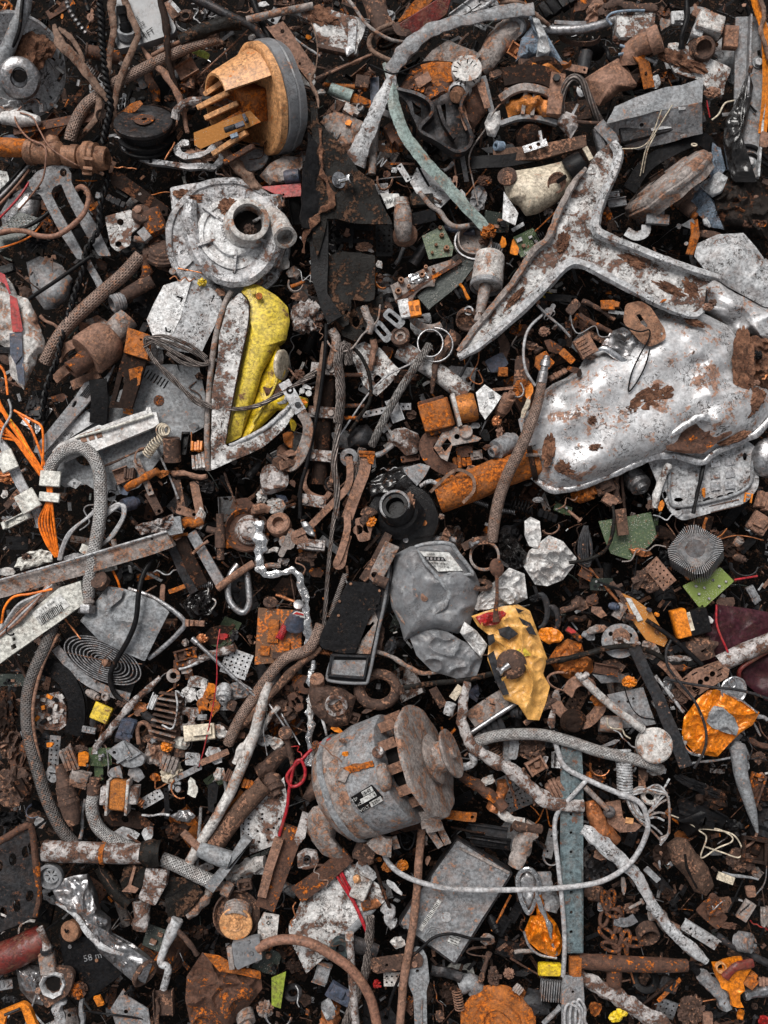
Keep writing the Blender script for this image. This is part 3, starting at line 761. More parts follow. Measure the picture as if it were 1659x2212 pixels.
# forked casting with two legs
t=T('forked_casting','grey forked casting arm with two long legs beside the brown bent cable',400,1350,0,size=(520,650),ref='grey forked casting')
obj('arm',M().plate(roundpoly([(190,1170),(240,1110),(340,1070),(430,1075),(462,1120),(462,1180),(520,1290),(620,1450),(720,1659),(640,1659),(540,1490),(440,1300),(395,1190),(345,1215),(330,1255),(400,1390),(480,1530),(560,1680),(500,1680),(400,1530),(300,1340),(262,1262),(210,1240),(188,1210)],14),60,60,[circ(410,1118,22,27),circ(250,1222,12)],g=(-.12,-.1)),'grey',t,bev=8)
obj('pin',M().tube([(190,1275,50),(260,1280,50),(300,1265,60)],17),'charcoal',t)
cab('brown bent cable hooked over the forked casting',[(500,1225,60),(530,1210,90),(565,1240,100),(575,1290,100),(545,1380,110),(470,1460,120),(370,1525,120),(260,1530,110),(170,1500,80),(60,1495,60),(-40,1520,40)],17,'cable')
cab('thin rusty wire looping over the pipe coupling',[(140,690,0),(98,750,10),(120,820,60),(190,900,130),(290,950,170),(296,1050,170),(280,1150,140),(240,1220,110),(150,1330,30),(120,1360,0)],6,'cable','wire',sub=8)
cab('thin brown wire running down over the coupling nut',[(130,730,20),(210,760,40),(260,850,100),(330,960,170),(480,1060,170),(560,1090,100)],5,'cable','wire',sub=8)
cab('rusty angle strip lying behind the coupling',[(90,850,-60),(300,810,-50),(480,775,-50),(760,745,-60)],1,'rust','metal_angle',rect=(70,10),sub=1,spin=20)
sheet('rusty brown flat bar slanting beside the white pump housing',[(700,1120),(770,1110),(1090,1340),(1085,1400),(1050,1400),(720,1190)],10,14,'darkrust',[circ(905,1255,14,10),circ(1060,1375,12)],name='flat_bar',cat='bar',g=(0,-.1))
t=T('rusty_hinge_bracket','speckled pink mounting bracket with two bolt holes beside the pump housing',800,1480,0,size=(280,300),ref='speckled pink mounting bracket')
obj('plate',M().plate(roundpoly([(676,1405),(850,1355),(915,1460),(850,1510),(845,1590),(760,1632),(715,1590)],18),40,14,[circ(778,1438,22),circ(768,1582,22,19)]).wob(3),'speckled',t)
obj('boss',M().cyl((915,1400,20),(.3,-.2,.9),62,44,28),'brown',t)
obj('pin',M().cyl((900,1365,50),(-.1,-.1,1),26,26,18),'pink',t)
obj('lower_arm',M().box((990,1440,0),(150,180,50),-20,(.2,.1,1),taper=.8).wob(6),'rust',t)
t=T('valve_pin','pale pin standing out of a grey tee near the pink bracket',930,1560,20,size=(120,120),ref='pale pin in a grey tee')
obj('tee',M().box((945,1530,10),(60,80,50),-40),'grey',t)
obj('pin',M().cyl((960,1560,20),(-.9,-.05,.35),20,90,14),'pinkgrey',t)
obj('grooved_wheel',M().lathe((1060,1650,-20),(.1,-.6,.75),[(0,60),(0,130),(22,130),(22,112),(34,108),(34,92),(50,88),(50,0)],36,wob=3),'brown',label='brown grooved wheel half buried below the pink bracket',cat='wheel')
# dark sheet cylinder and board in the corner
bulge('dull grey tin cylinder lying under the forked casting',[(0,1380),(60,1280),(170,1200),(240,1230),(260,1330),(230,1440),(120,1460),(20,1470)],-110,50,'steel','tin_can',base=60,amp=10,ridge=6)
t=T('circuit_board','dark circuit board with rows of solder dots in the shadow by the picture edge',90,1500,-60,size=(330,230),ref='dark dotted circuit board')
obj('board',M().plate([(-30,1500),(120,1370),(270,1420),(230,1480),(60,1600),(-30,1650)],-40,8,g=(.05,.1)),'pcbdark',t)
for i in range(34):
 bits(t,'solder_dot','lightgrey',M().lump((30+(i%9)*24+(i//9)*8,1400+(i//9)*26+((i*37)%9),-30+.1*(i//9)*26-5+.05*(i%9)*24),6,i,lvl=1))
cab('black thin cable over the dark circuit board',[(-20,1520,10),(120,1490,20),(230,1440,30),(320,1375,20)],13,'black',rough=.2)
cab('orange and brown wire by the dark circuit board',[(-10,1610,-20),(90,1580,-10),(200,1530,0),(280,1440,0)],6,'orangewire','wire')
t=T('label_scrap','paper label with printing and bars torn off at the picture edge',20,1160,-40,size=(120,220),ref='torn paper label')
obj('paper',M().plate([(-30,1100),(48,1110),(60,1150),(60,1210),(20,1250),(-30,1240)],-20,3).wob(6,.02),'label',t)
for k in range(6):obj('printed_bar',M().plate(rct(6+k*8,1218,4,34),-8,2),'ink',t)
text('C 10',22,1180,-8,26,0,'ink',t);text('PULL',20,1135,-8,20,0,'ink',t)
for i,(a,mk)in enumerate((((0,1250),'black'),((0,1285),'greycable'),((0,1330),'cable'),((0,1420),'redwire'))):
 cab(['black lead','grey lead','brown lead','dark red lead'][i]+' sweeping up under the coupling',[(-20,a[1]+10,-20),(60,a[1]-70,-10),(130,a[1]-150,-10),(190,a[1]-210-i*10,-30)],8,mk,'wire')
t=T('leaf','green leaf caught in the black gap left of the orange housing',1305,350,-60,size=(120,90))
obj('blade',M().pad([(1240,340),(1280,318),(1330,330),(1362,352),(1345,392),(1330,380),(1300,372),(1270,355)],-40,6,6,36,2,12,.02,base=3),'leaf',t)
t=T('flexible_pipe','matte rusty pipe with open flared end behind the twisted cable',680,350,-80,size=(280,120),ref='rusty pipe with flared end')
obj('pipe',M().tube([(570,335,-40),(660,350,-50),(830,390,-80)],44,sub=1,hollow=.2,n=22),'rust',t)
obj('flare',M().lathe((566,333,-40),(-.95,-.1,.25),[(0,40),(0,52),(10,52),(10,38),(0,40)],24),'brown',t)
t=T('white_bottle','pale grey plastic funnel behind the rusty angle strip',170,790,-80,size=(260,110),ref='pale grey plastic funnel')
obj('funnel',M().lathe((20,760,-60),(.95,.15,.2),[(0,0),(0,40),(60,46),(100,60),(260,30),(280,0)],22,wob=6),'bag',t)
t=T('tin_disc','thin round lid edge hidden under the orange housing',1590,1020,-40,size=(200,100),ref='thin round lid edge')
obj('disc',M().lathe((1640,1020,-60),(-.1,-.2,.9),[(0,0),(0,100),(8,104),(14,98),(10,0)],36),'grey',t)
cab('bark covered branch dropping from the orange housing to the pump housing',[(1370,850,60),(1450,960,70),(1540,1080,80),(1650,1200,70),(1720,1270,40)],[24,34,36,34,24],'bark','branch',rough=.3)
cab('dark pipe crossing the top edge near the fluorescent stick',[(1240,-20,60),(1350,30,80),(1500,110,80),(1640,180,60),(1760,320,20)],[30,32,30,26,24],'darksteel','pipe')
F('''
b 180 30 90 60 20 -80 b
s 590 110 20 120 10 -40 p
c 570 60 50 60 0 -80 d
B 1400 45 90 40 60 -40 k
u 1210 450 130 90 -30 -60 p
a 1200 100 80 70 0 -60 b
s 1110 60 120 60 60 -50 p
s 1130 40 100 26 45 0 l
a 1200 180 140 40 20 10 l
w 1205 110 110 100 0 -90 b
s 1430 100 110 20 30 40 l
z 1290 110 130 70 60 30 l
z 1590 70 110 40 0 20 p
k 1630 240 60 60 0 -20 w
f 1180 470 120 120 20 -100 g
r 985 560 200 60 75 -110 r
t 1240 520 120 60 100 -80 b
s 800 650 26 110 5 20 l
c 860 650 60 50 0 0 k
k 895 577 24 24 0 -40 g
s 620 1330 100 40 -30 0 o
b 750 1310 130 46 25 30 t
s 650 1270 60 40 10 10 g
r 560 1170 140 10 0 10 o
s 850 860 300 16 -8 -60 g
c 860 700 180 60 -25 30 o
z 810 1090 150 16 8 40 n
r 1100 980 130 10 -60 60 n
s 800 1240 90 60 30 -20 k
k 1000 1560 90 70 0 -30 r
z 40 60 70 40 60 0 n
c 400 110 24 50 0 0 x
s 520 1000 30 90 0 -40 d
h 30 720 110 60 0 -70 q
c 60 900 140 60 0 -60 u
z 1060 1250 240 16 -4 -20 n
a 1500 1120 200 60 45 0 b
z 1440 1150 150 60 50 0 g
z 1510 1120 150 60 50 0 b
b 620 40 40 60 30 -60 b
a 590 180 90 60 80 -20 b
s 1180 720 60 30 60 0 d
k 1100 640 100 60 0 -60 d
m 1210 570 120 70 110 -90 r
c 1310 180 80 40 30 -40 g
s 660 740 16 180 8 0 d
t 560 30 100 40 70 -90 k
c 470 630 80 40 0 -190 d
q 240 150 150 60 10 -120 k
''')
# ================================================================ top middle
at(0,0)
t=T('motor_housing','orange plastic motor housing with a thick grey rubber rim',1640,660,0,size=(800,700),ref='orange motor housing')
ax=(-.85,.30,.42);c=(1730,640,60)
def A(h):return tuple(Vector(c)+Vector((ax[0],ax[1],ax[2]))*h)
obj('rubber_rim',M().lathe(c,ax,[(-120,0),(-120,300),(-110,335),(-60,352),(-52,346),(-44,352),(10,350),(16,338),(20,300)],64,wob=5),'plastic',t)
obj('flange',M().lathe(c,ax,[(16,300),(16,336),(22,344),(66,342),(72,330),(72,306),(60,290)],64,wob=3),'peach',t)
obj('shell',M().lathe(c,ax,[(60,310),(74,306),(330,205),(345,196),(345,180),(320,180),(80,286),(70,250)],16,a0=200,a1=450,wob=3),'peach',t)
obj('core',M().box(A(30),(250,200,190),20,ax).wob(4),'orangerust',t);obj('inner_wall',M().lathe(c,ax,[(62,0),(62,300)],40),'peach',t)
for i,(x,y,w,r)in enumerate([(1400,650,230,-20),(1450,720,240,-20),(1420,560,200,-28),(1480,790,300,-24),(1500,930,260,-28),(1570,620,150,70),(1560,1000,220,-24)]):
 obj('rib',M().box((x,y,120+30*(i<2)),(w,30,60),r,(-.2,.3,.9)).wob(3),['peach','peach','peach','orangerust','peach','peach','rust'][i],t)
b=obj('circuit_board',M().plate('1255 860 1620 715 1690 790 1300 965 1260 940',190,8,g=(.02,-.25)),'pcborange',t)
for i,(x,y,w,h,k)in enumerate([(1555,815,60,30,0),(1480,845,70,36,1),(1520,885,50,26,0),(1590,770,20,50,0),(1620,780,14,50,1)]):
 e=M()
 if k:e.cyl((x-25,y,238),(.95,-.3,.1),18,w,14)
 else:e.box((x,y,222),(w,h,24),-22)
 obj('capacitor',e,['navy','charcoal','blue'][i%3],b)
at(1,0)
cab('straight grey green tube lying across the top edge','-60 130 80 150 80 90 370 38 90',24,'pinkgrey','tube',sub=1)
cab('thin black hose arching down between the orange housing and the pink channel','-40 -60 20 30 130 20 130 330 10 220 490 0 290 620 -10 310 800 -60 300 900 -120',22,'black','hose')
t=T('steel_channel','long pink dusty steel channel with a bolt hole slanting below the straight tube',230,330,20,size=(300,400),ref='long pink steel channel')
obj('web',M().plate('90 170 175 135 215 185 385 440 365 515 340 525 60 170',60,10,[circ(345,480,9),circ(285,415,9),circ(170,200,14)],g=(-.05,-.15)).wob(3),'pink',t)
obj('side_flange',M().tube('72 165 40 200 350 0 345 525 -50',1,sub=1,rect=(8,60)),'rust',t)
t=T('electronics_box','peeling white and rust metal box with bent clips by the top edge',470,220,0,size=(500,320),ref='peeling white metal box')
obj('lid',M().plate('215 70 370 40 720 130 650 350 480 320 400 290 350 140',70,60,g=(.05,-.05)).dense(60).wob(8,.01),'speckled',t)
obj('side_panel',M().plate('600 110 655 130 640 350 590 345',84,14,g=(.2,0)),'lightgrey',t,bev=2)
obj('end_flange',M().box((520,345,30),(240,26,60),12),'brown',t)
obj('clip',M().tube('580 340 90 600 330 100 615 350 95',1,rect=(60,6),sub=2),'steel',t)
obj('dirt_layer',M().lump((430,110,72),1,4,2,(110,60,18),.6,4,15),'crumb',t)
cab('bent brown tube hooked over the painted canister','895 150 90 800 190 110 738 250 110 745 320 110 820 370 110 915 408 110',15,'bark','tube')
cab('thin pink cable sweeping from the top edge over the painted canister','585 -20 100 640 50 110 710 150 130 800 220 140 890 262 130 985 275 90',11,'pinkgrey')
t=T('canister','rusty canister with flaking white paint standing under the top edge',800,140,-60,size=(200,380),ref='rusty painted canister')
obj('body',M().tube('740 -80 -60 780 60 -20 850 250 0',76,hollow=.14,rough=.12,sub=2,n=26),'brown',t)
obj('rim',M().lathe((853,262,0),(.35,.92,.15),[(0,66),(0,80),(14,80),(14,64),(0,66)],26,wob=3),'darkrust',t)
t=T('red_box','dark red painted metal box with an orange rusted open side at the top edge',1090,90,0,size=(380,260),ref='dark red metal box')
obj('front_panel',M().plate('915 160 1180 -10 1275 -40 1240 92 1110 190 985 238 960 215',120,60,g=(-.05,-.3)),'darkred',t,bev=5)
obj('top_panel',M().plate('905 155 1010 20 1060 -30 1170 -30 1100 50',132,10,g=(-.05,-.25)),'orangerust',t)
obj('bracket',M().tube('900 150 120 930 205 130 985 215 130 990 240 120',1,rect=(46,8),sub=3).wob(3),'brown',t)
cab('thick dented grey flattened tube curving in from the upper edge of the heap','1800 60 120 1640 75 130 1480 100 140 1370 130 140 1280 145 150 1130 200 150 1010 290 150 930 380 140 870 470 130',[44,46,44,36,40,48,52,54,44],'grey','crushed_tube',squash=.45,rough=.13,n=7,sub=7)
cab('pale grey flattened tube hanging down from the wire tie','870 450 130 868 540 130 800 680 130 740 830 110 680 960 80 640 1060 40',[26,38,46,52,62,66],'lightgrey','crushed_tube',squash=.4,rough=.14,n=7,sub=7)
cab('thin black wire tying the crushed tubes together','740 420 90 840 465 170 900 478 178 980 450 160 1060 415 110 1110 405 80',6,'black','wire',sub=8)
cab('pale green bent square tube slanting down towards the coffee coloured cup','840 410 90 890 560 120 895 690 130 970 880 130 1070 1020 130 1200 1160 120 1350 1330 110 1500 1490 90',[24,34,40,42,44,42,42,36],'palegreen','square_tube',n=5,squash=.7,rough=.1,sub=7,spin=20)
obj('rusty_bush',M().lump((1505,1500,90),40,3,2,amp=1.2,lvl=4),'orangerust',label='orange rusty tuft at the end of the pale green tube',cat='rust')
cab('white flaking rod hidden behind the hanging pale tube','790 640 0 770 860 0 750 1130 0',27,'pinkgrey','metal_rod',sub=1)
# big gearbox with a timer dial
t=T('gearbox','dirty grey cast gearbox with orange rust and open dark windows',1180,720,0,size=(520,560),ref='dirty grey cast gearbox')
obj('housing',M().pad('930 570 1000 450 1130 395 1290 390 1460 560 1500 720 1400 850 1250 700 1130 690 1050 640 960 610',40,90,12,80,5,30,.006,base=180,ridge=24),'rust',t)
obj('web_casting',M().plate('925 585 1010 600 1120 660 1240 580 1330 540 1370 600 1330 700 1380 850 1420 880 1400 940 1320 1005 1230 970 1140 900 1060 860 1000 700 930 610',130,60,['1010 650 1075 690 1080 760 1040 740','1180 690 1235 680 1225 820 1290 900 1250 890 1190 800'],g=(-.1,-.1)).dense(50).wob(10,.01),'darksteel',t)
obj('rib_wall',M().tube('930 590 140 1030 620 160 1120 680 170 1130 760 165 1060 850 150 1140 900 150 1290 1000 140 1400 925 150 1330 710 165 1370 600 160',1,rect=(20,90),sub=4).wob(8),'darksteel',t)
obj('rib_wall',M().tube('1180 690 170 1215 800 165 1290 905 150',1,rect=(22,70),sub=4).wob(6),'darksteel',t);obj('rust_face',M().plate('1060 420 1140 400 1260 400 1270 520 1180 560 1090 500',140,8,g=(.05,0)).dense(60).wob(5),'orangerust',t)
obj('bearing_boss',M().lathe((1330,580,100),(-.35,.6,.7),[(0,0),(0,70),(70,66),(80,54),(60,50),(60,0)],32),'cast',t)
obj('shaft_nut',M().lathe((1310,612,160),(-.35,.6,.7),[(-40,0),(-40,48),(30,46),(34,34),(50,34),(52,16),(50,0)],24,wob=2),'brass',t)
obj('cover_plate',M().plate('1250 260 1140 330 1080 400 1130 400 1270 395 1400 420 1460 350',90,20,g=(0,-.1)).dense(60).wob(6),'pinkgrey',t)
for x,y,w,h,a in[(1480,620,50,160,-15),(1350,760,40,170,-18),(1080,510,110,60,-30)]:bits(t,'copper_sheet','pink',M().plate(rct(x,y,w,h,a),160,8,g=(.2,.1)).dense(30).wob(8))
t=T('timer_dial','round white timer dial with radial slots on the gearbox',1362,470,100,size=(210,200),ref='round white timer dial')
d=obj('drum',M().lathe((1362,490,110),(-.02,-.22,.97),[(0,0),(0,94),(70,98),(78,94),(80,60),(80,0)],48),'dirtywhite',t)
for i in range(16):
 a=2*PI*i/16+.1;r=74
 if i%4!=3:bits(t,'slot','void',M().box((1362+r*math.cos(a),473+r*.97*math.sin(a),187+r*math.sin(a)*.2),(30,7,8),math.degrees(a),(-.02,-.22,.97),bev=1))
obj('hub',M().lathe((1362,472,186),(-.02,-.22,.97),[(0,0),(0,18),(8,16),(8,9),(3,8),(3,0)],20),'pinkgrey',t)
cab('long grey pipe coming down from the right behind the timer dial','1720 130 0 1600 240 20 1500 380 10 1440 450 0',[84,80,76,70],'pinkgrey','pipe',squash=.8,rough=.08,n=9)
# black torn sheet with a bolt
t=T('steel_fin','large black torn steel fin with rusty dirt and one shiny bolt',550,1200,60,size=(620,1100),ref='large black torn steel fin')
f=lambda v:30*math.sin(v.x*.02)*math.cos(v.y*.006)
obj('fin_plate',M().plate('350 660 385 665 400 800 470 850 560 950 660 1100 760 1170 880 1460 470 1425 440 1500 400 1660 350 1430 420 1100 345 820',190,14,g=(-.04,0)).dense(60).wob(9,.012),'blackdirty',t)
obj('folded_edge',M().plate('345 860 430 1000 440 1250 400 1500 300 1480 290 1400 320 1100',210,14,g=(-.5,0)).dense(60).wob(10,.01),'black',t)
obj('lower_leg',M().plate('345 1430 465 1420 470 1700 460 1900 560 2050 470 2100 420 2000 360 1800',170,16,g=(.1,0)).dense(60).wob(4),'black',t)
obj('rusty_seam',M().tube('420 830 205 430 1100 215 490 1300 215 400 1400 215 330 1500 215 310 1640 200',[8,14,18,22,16,10],squash=.3,rough=1.4,n=12,sub=8),'crumb',t)
obj('washer',M().lathe((535,1165,205),(.5,.1,.85),[(0,0),(0,50),(8,50),(10,0)],28,wob=3),'chrome',t)
obj('bolt',M().bolt((598,1160,262),(.85,-.05,.5),17,60),'chrome',t)
cab('twisted thin branch hanging over the tip of the black fin','330 90 60 380 200 80 400 330 80 385 450 80 350 520 100 395 620 120 405 700 200',[4,5,6,5,14,12,6],'bark','branch',rough=.3)
t=T('battery','black round battery cell with a white printed band by the red strip',235,1145,40,size=(120,90),ref='black round battery cell')
obj('cell',M().lathe((185,1150,60),(.98,-.1,.1),[(0,0),(0,38),(14,44),(96,44),(100,34),(100,0)],26),'navy',t)
obj('band',M().lathe((225,1146,60),(.98,-.1,.1),[(0,44),(0,46),(46,46),(46,44)],26,a0=40,a1=150),'label',t)
text('TEK',246,1142,110,24,-6,'ink',t)
sheet('bright red metal strip tucked under the black steel fin','25 1210 200 1195 290 1185 295 1270 170 1280',70,8,'red',[circ(178,1262,7)],name='metal_strip',cat='strip',g=(0,.05))
# little electronics beside the fin
t=T('plastic_elbow','white plastic trap fitting with a rusty flange below the little card',960,1440,0,size=(180,300),ref='white plastic trap fitting')
obj('body',M().tube('945 1310 60 950 1380 70 955 1470 70 960 1545 20',[42,58,58,46],n=22,rough=.05),'pinkgrey',t)
obj('collar',M().lathe((945,1340,60),(0,-.95,.2),[(0,0),(0,50),(24,52),(28,42),(60,42),(60,0)],24),'dirtywhite',t)
obj('flange',M().lathe((965,1520,0),(0,.6,.7),[(0,0),(0,80),(14,82),(20,60),(20,0)],28,wob=5),'pink',t)
t=T('cassette_card','small white card with slanted handwriting beside the black fin',875,1300,20,size=(140,110),ref='small white card')
obj('card',M().plate('805 1250 925 1255 945 1310 850 1355',60,5).wob(2),'label',t)
text('Video',868,1305,66,40,165,'ink',t)
t=T('plug_block','black folded connector block beside the white trap fitting',1080,1370,0,size=(180,200),ref='black folded connector block')
obj('upper_half',M().box((1070,1320,20),(150,80,60),-6,(.1,-.2,.9)),'blackdirty',t);obj('lower_half',M().box((1085,1410,10),(170,80,50),-12,(-.1,.2,.9)),'black',t)
cab('brown cable bending towards the coffee coloured cup','1060 1245 70 1130 1330 80 1190 1370 80 1240 1440 80 1300 1470 80 1380 1462 70',17,'pinkgrey')
sheet('pale speckled triangular panel under the pale green tube','1040 1090 1150 1100 1260 1280 1195 1350 1050 1270 1000 1180',0,8,'lightgrey',name='triangular_plate',cat='plate',g=(.1,.2),wob=4,dens=60)
sheet('grey cracked plate behind the speckled triangular panel','1140 1120 1260 1150 1300 1240 1220 1330',-10,8,'grey',name='metal_plate',g=(-.1,.1))
t=T('cup','coffee coloured round cup with a punched rim at the end of the pale green tube',1395,1570,0,size=(230,230),ref='coffee coloured round cup')
obj('wall',M().lathe((1400,1590,-20),(.1,-.25,.95),[(-20,0),(0,100),(90,112),(94,104),(10,88),(4,0)],44,wob=4),'pinkgrey',t)
obj('band',M().lathe((1402,1585,40),(.1,-.25,.95),[(0,112),(0,120),(30,122),(30,112)],44,wob=3),'steel',t)
t=T('circuit_board','green circuit board corner with little tin cans near the coffee coloured cup',1160,1560,-20,size=(220,200),ref='green board corner')
obj('board',M().plate('1075 1530 1210 1460 1280 1600 1270 1659 1120 1680',0,8,g=(.1,0)),'pcb',t)
for x,y,r in[(1200,1530,14),(1230,1615,18),(1165,1590,10),(1190,1480,12),(1140,1640,9)]:bits(t,'component','brass',M().cyl((x,y,4),(.2,-.2,1),r,r*1.6,14,hole=r*.4))
t=T('long_bolt','rusty threaded bolt with a square washer lying left of the hanging pale tube',560,550,-40,size=(300,90),ref='long rusty bolt')
obj('shank',M().bolt((700,565,-20),(.98,.08,.05),15,270),'orangerust',t);obj('nut',M().box((690,545,-40),(90,80,50),8),'brown',t)
t=T('glass_tube','green and amber broken bottle neck below the long rusty bolt',590,610,-60,size=(280,150),ref='green and amber bottle neck')
obj('neck',M().tube('480 570 -30 620 630 -40',[36,46],sub=1,hollow=.1,n=20),'palegreen',t);obj('broken_end',M().tube('615 625 -40 750 690 -60',[44,30],sub=3,rough=.4,squash=.6),'orangerust',t)
t=T('small_fitting','little blue grey pipe fitting on a dark plate',1580,950,40,size=(90,90),ref='little blue grey fitting')
obj('fitting',M().cyl((1600,950,40),(-.8,.1,.5),32,60,20,hole=16),'blue',t);obj('dark_plate',M().plate('1460 960 1659 930 1720 1000 1500 990',30,8),'charcoal',t)
cab('crushed black cable trough running to the picture middle right','1395 1060 40 1500 1050 50 1620 1045 50 1800 1010 40',1,'black','cable_trough',rect=(80,26),sub=3)
bulge('brown and grey torn leather scrap behind the hanging pale tube','420 790 500 720 620 740 700 800 690 900 620 1000 540 960',10,40,'pinkgrey','torn_sheet',amp=24,ridge=20,base=10,jag=.1)
bulge('white crumpled paper bundle left of the black steel fin','20 1140 90 1060 180 1010 300 1020 300 1090 200 1180 90 1200',10,30,'pinkgrey','paper_bundle',amp=24,ridge=24,base=12)
cab('thin grey wire with a frayed cloth end right of the gearbox','1640 640 60 1560 700 80 1490 830 60 1400 960 40 1380 1050 40 1400 1150 30 1440 1330 0',5,'pinkgrey','wire',sub=8)
bulge('frayed tuft of pale cloth on the wire right of the gearbox','1510 730 1580 715 1590 800 1550 890 1500 880 1480 800',60,30,'bag','cloth_tuft',amp=20,ridge=26,base=10)
F('''
s 130 90 120 70 -60 -20 g
c 40 30 90 50 0 0 l
f 40 200 60 50 0 -60 w
q 700 190 130 60 -80 30 g
m 200 370 80 50 70 -40 h
m 240 400 70 50 70 -40 h
a 330 90 200 60 30 -90 d
r 310 290 260 16 35 60 g
w 250 190 80 50 0 -50 b
c 340 240 50 40 0 60 x
s 450 480 120 34 -60 30 d
r 560 440 380 26 -24 40 b
r 600 420 340 14 -24 66 p
k 740 480 100 60 0 -40 r
u 770 610 220 50 88 -60 u
w 640 690 60 50 0 0 b
n 680 700 60 26 10 20 g
b 620 710 110 60 30 0 w
c 560 640 160 40 20 -30 w
f 420 600 70 50 0 -60 w
c 600 790 60 50 0 60 x
a 690 650 90 50 60 40 r
z 520 880 60 80 0 40 g
s 860 740 130 40 20 10 g
b 900 870 170 90 60 -60 r
P 870 950 160 80 0 -60 r
u 1000 930 120 60 40 -50 b
s 950 1060 160 16 0 -40 r
z 800 1060 60 140 30 -10 g
a 830 1190 100 80 10 20 p
k 850 1130 60 50 0 20 r
r 1250 1080 80 26 -35 20 g
s 960 1120 130 40 60 -20 l
c 900 1100 60 50 0 -10 l
u 1350 1090 180 24 80 -40 g
r 1290 1090 130 12 85 0 p
s 1500 610 240 40 75 60 g
k 1100 830 100 80 0 -60 r
c 1330 350 70 50 0 120 p
h 660 1540 200 180 0 -80 d
h 830 1560 110 200 0 -80 k
s 640 1470 240 36 2 -40 k
s 640 1560 240 30 2 -40 k
s 620 1490 30 240 2 -30 k
k 590 1520 60 40 0 -30 p
k 700 1600 90 50 0 -30 p
c 740 1620 60 30 20 -20 g
B 1165 1290 60 30 30 40 b
f 1440 1290 120 200 10 -30 g
c 1330 1260 90 60 50 40 v
s 1290 1190 30 110 8 50 p
k 1480 1170 80 60 0 0 r
k 1200 1400 90 50 40 40 o
P 1560 1440 170 130 10 -60 k
r 1320 1490 200 44 8 -20 u
q 1540 1610 120 70 20 0 g
b 1450 170 90 30 25 40 l
u 1350 60 200 60 -35 100 l
r 1500 20 240 34 -32 120 l
z 1380 40 120 50 30 150 k
s 1640 60 60 30 -30 90 n
s 1620 540 100 120 70 -20 p
c 1550 480 70 110 80 20 b
f 860 110 120 100 30 30 g
r 960 90 160 16 -60 60 b
b 180 20 130 60 0 -40 b
s 600 20 90 40 20 20 b
m 470 10 60 50 20 -20 r
B 150 1300 60 56 70 60 b
c 170 1240 60 60 10 20 w
w 300 930 130 120 10 -20 d
b 1050 580 90 40 20 130 r
r 980 480 90 10 10 140 k
k 1480 1560 60 50 0 30 r
c 1600 1580 50 90 10 20 x
s 1090 1150 150 14 60 10 k
''')
# ================================================================ top right and the large tank
at(2,0)
cab('brown cable arching out of the upper edge right of the crushed tube','-80 20 100 0 12 110 80 30 120 160 100 110 240 165 60',14,'bark')
obj('hollow_stub',M().lathe((30,170,30),(-.5,.5,.7),[(0,0),(0,66),(40,62),(40,38),(0,34),(0,0)],28,wob=3),'grey',label='open round pipe stub beside the denim cloth',cat='pipe')
bulge('torn blue and grey denim cloth draped down from the upper edge','100 65 140 80 200 180 260 280 330 400 250 445 130 432 20 405 60 250 125 170',40,60,'denim','denim_cloth','cloth',amp=40,ridge=44,base=16,n=100,rings=20)
bulge('pale grey cloth fold lying over the denim','120 75 170 110 230 240 250 330 200 440 150 420 170 250',100,40,'cloth','cloth_fold','cloth',amp=20,ridge=40,base=10)
cab('smooth shiny steel tube running level below the upper edge','180 190 10 330 197 20 500 182 20 690 125 0',30,'steel','steel_tube',sub=8,n=16)
t=T('metal_canister','peeling pale square canister with notched top under the blue wire hook',810,150,0,size=(270,190),ref='peeling pale square canister')
obj('body',M().plate('682 85 735 75 745 100 790 105 800 60 935 62 925 190 860 240 700 235 678 200',80,130,g=(0,.1)).dense(60).wob(5),'speckled',t)
obj('cap',M().tube('610 40 60 680 15 80 780 40 90 940 50 80',24,rough=.3,squash=.4),'brown',t)
cab('thin blue hooked wire left of the peeling canister','860 68 100 740 70 100 650 85 90 615 120 80 645 160 70',8,'blue','wire_hook','wire')
cab('small blue hook below the peeling canister','700 295 60 738 310 70 740 340 70 690 355 60',10,'blue','wire_hook','wire')
t=T('pipe_elbow','thick pink rusty pipe elbow with an open round mouth',880,280,40,size=(260,220),ref='thick pink pipe elbow')
obj('elbow',M().tube('765 420 10 770 340 40 830 290 70 920 262 90',[64,66,66,70],hollow=.3,n=26,rough=.06),'pink',t)
obj('collar',M().lathe((895,275,84),(.9,-.28,.4),[(0,66),(0,84),(60,86),(70,80),(70,50),(20,46),(20,0)],30,wob=3),'pink',t)
cab('wide curved band of dark orange rust hanging below the pink elbow','760 340 60 800 345 70 850 400 60 870 480 40 890 570 20',1,'orangerust','curved_band','metal band',rect=(90,8),sub=6,spin=25)
bulge('pink rusty cast shell with a grey worn face left of the curved band','460 515 560 450 690 375 745 430 815 540 800 570 700 590 640 650 560 690 500 600',10,90,'pink','cast_shell','casting',amp=24,ridge=16,base=50)
t=T('carburettor','pale cast metal assembly with a dark round mouth near the right edge',1240,270,20,size=(330,330),ref='pale casting with dark mouth')
obj('upper_block',M().box((1260,190,80),(170,120,90),18,(.1,-.2,1)).wob(5),'dirtywhite',t);obj('side_block',M().box((1190,230,60),(70,80,80),20).wob(4),'lightgrey',t)
obj('mouth',M().lathe((1235,315,90),(-.05,.3,.9),[(-60,0),(-60,90),(0,84),(10,72),(30,74),(40,66),(40,52),(0,48),(-20,0)],32,wob=2),'brown',t)
obj('lever',M().tube('1130 90 60 1180 60 80 1270 80 80 1240 120 80',1,rect=(34,12),sub=3),'grey',t);obj('rusty_brick',M().box((1405,260,50),(90,140,60),4),'pink',t)
obj('arm',M().plate('980 330 1050 290 1160 300 1300 380 1420 430 1380 600 1290 640 1220 520 1060 470',60,60,g=(.05,-.1)).dense(60).wob(9,.01),'speckled',t)
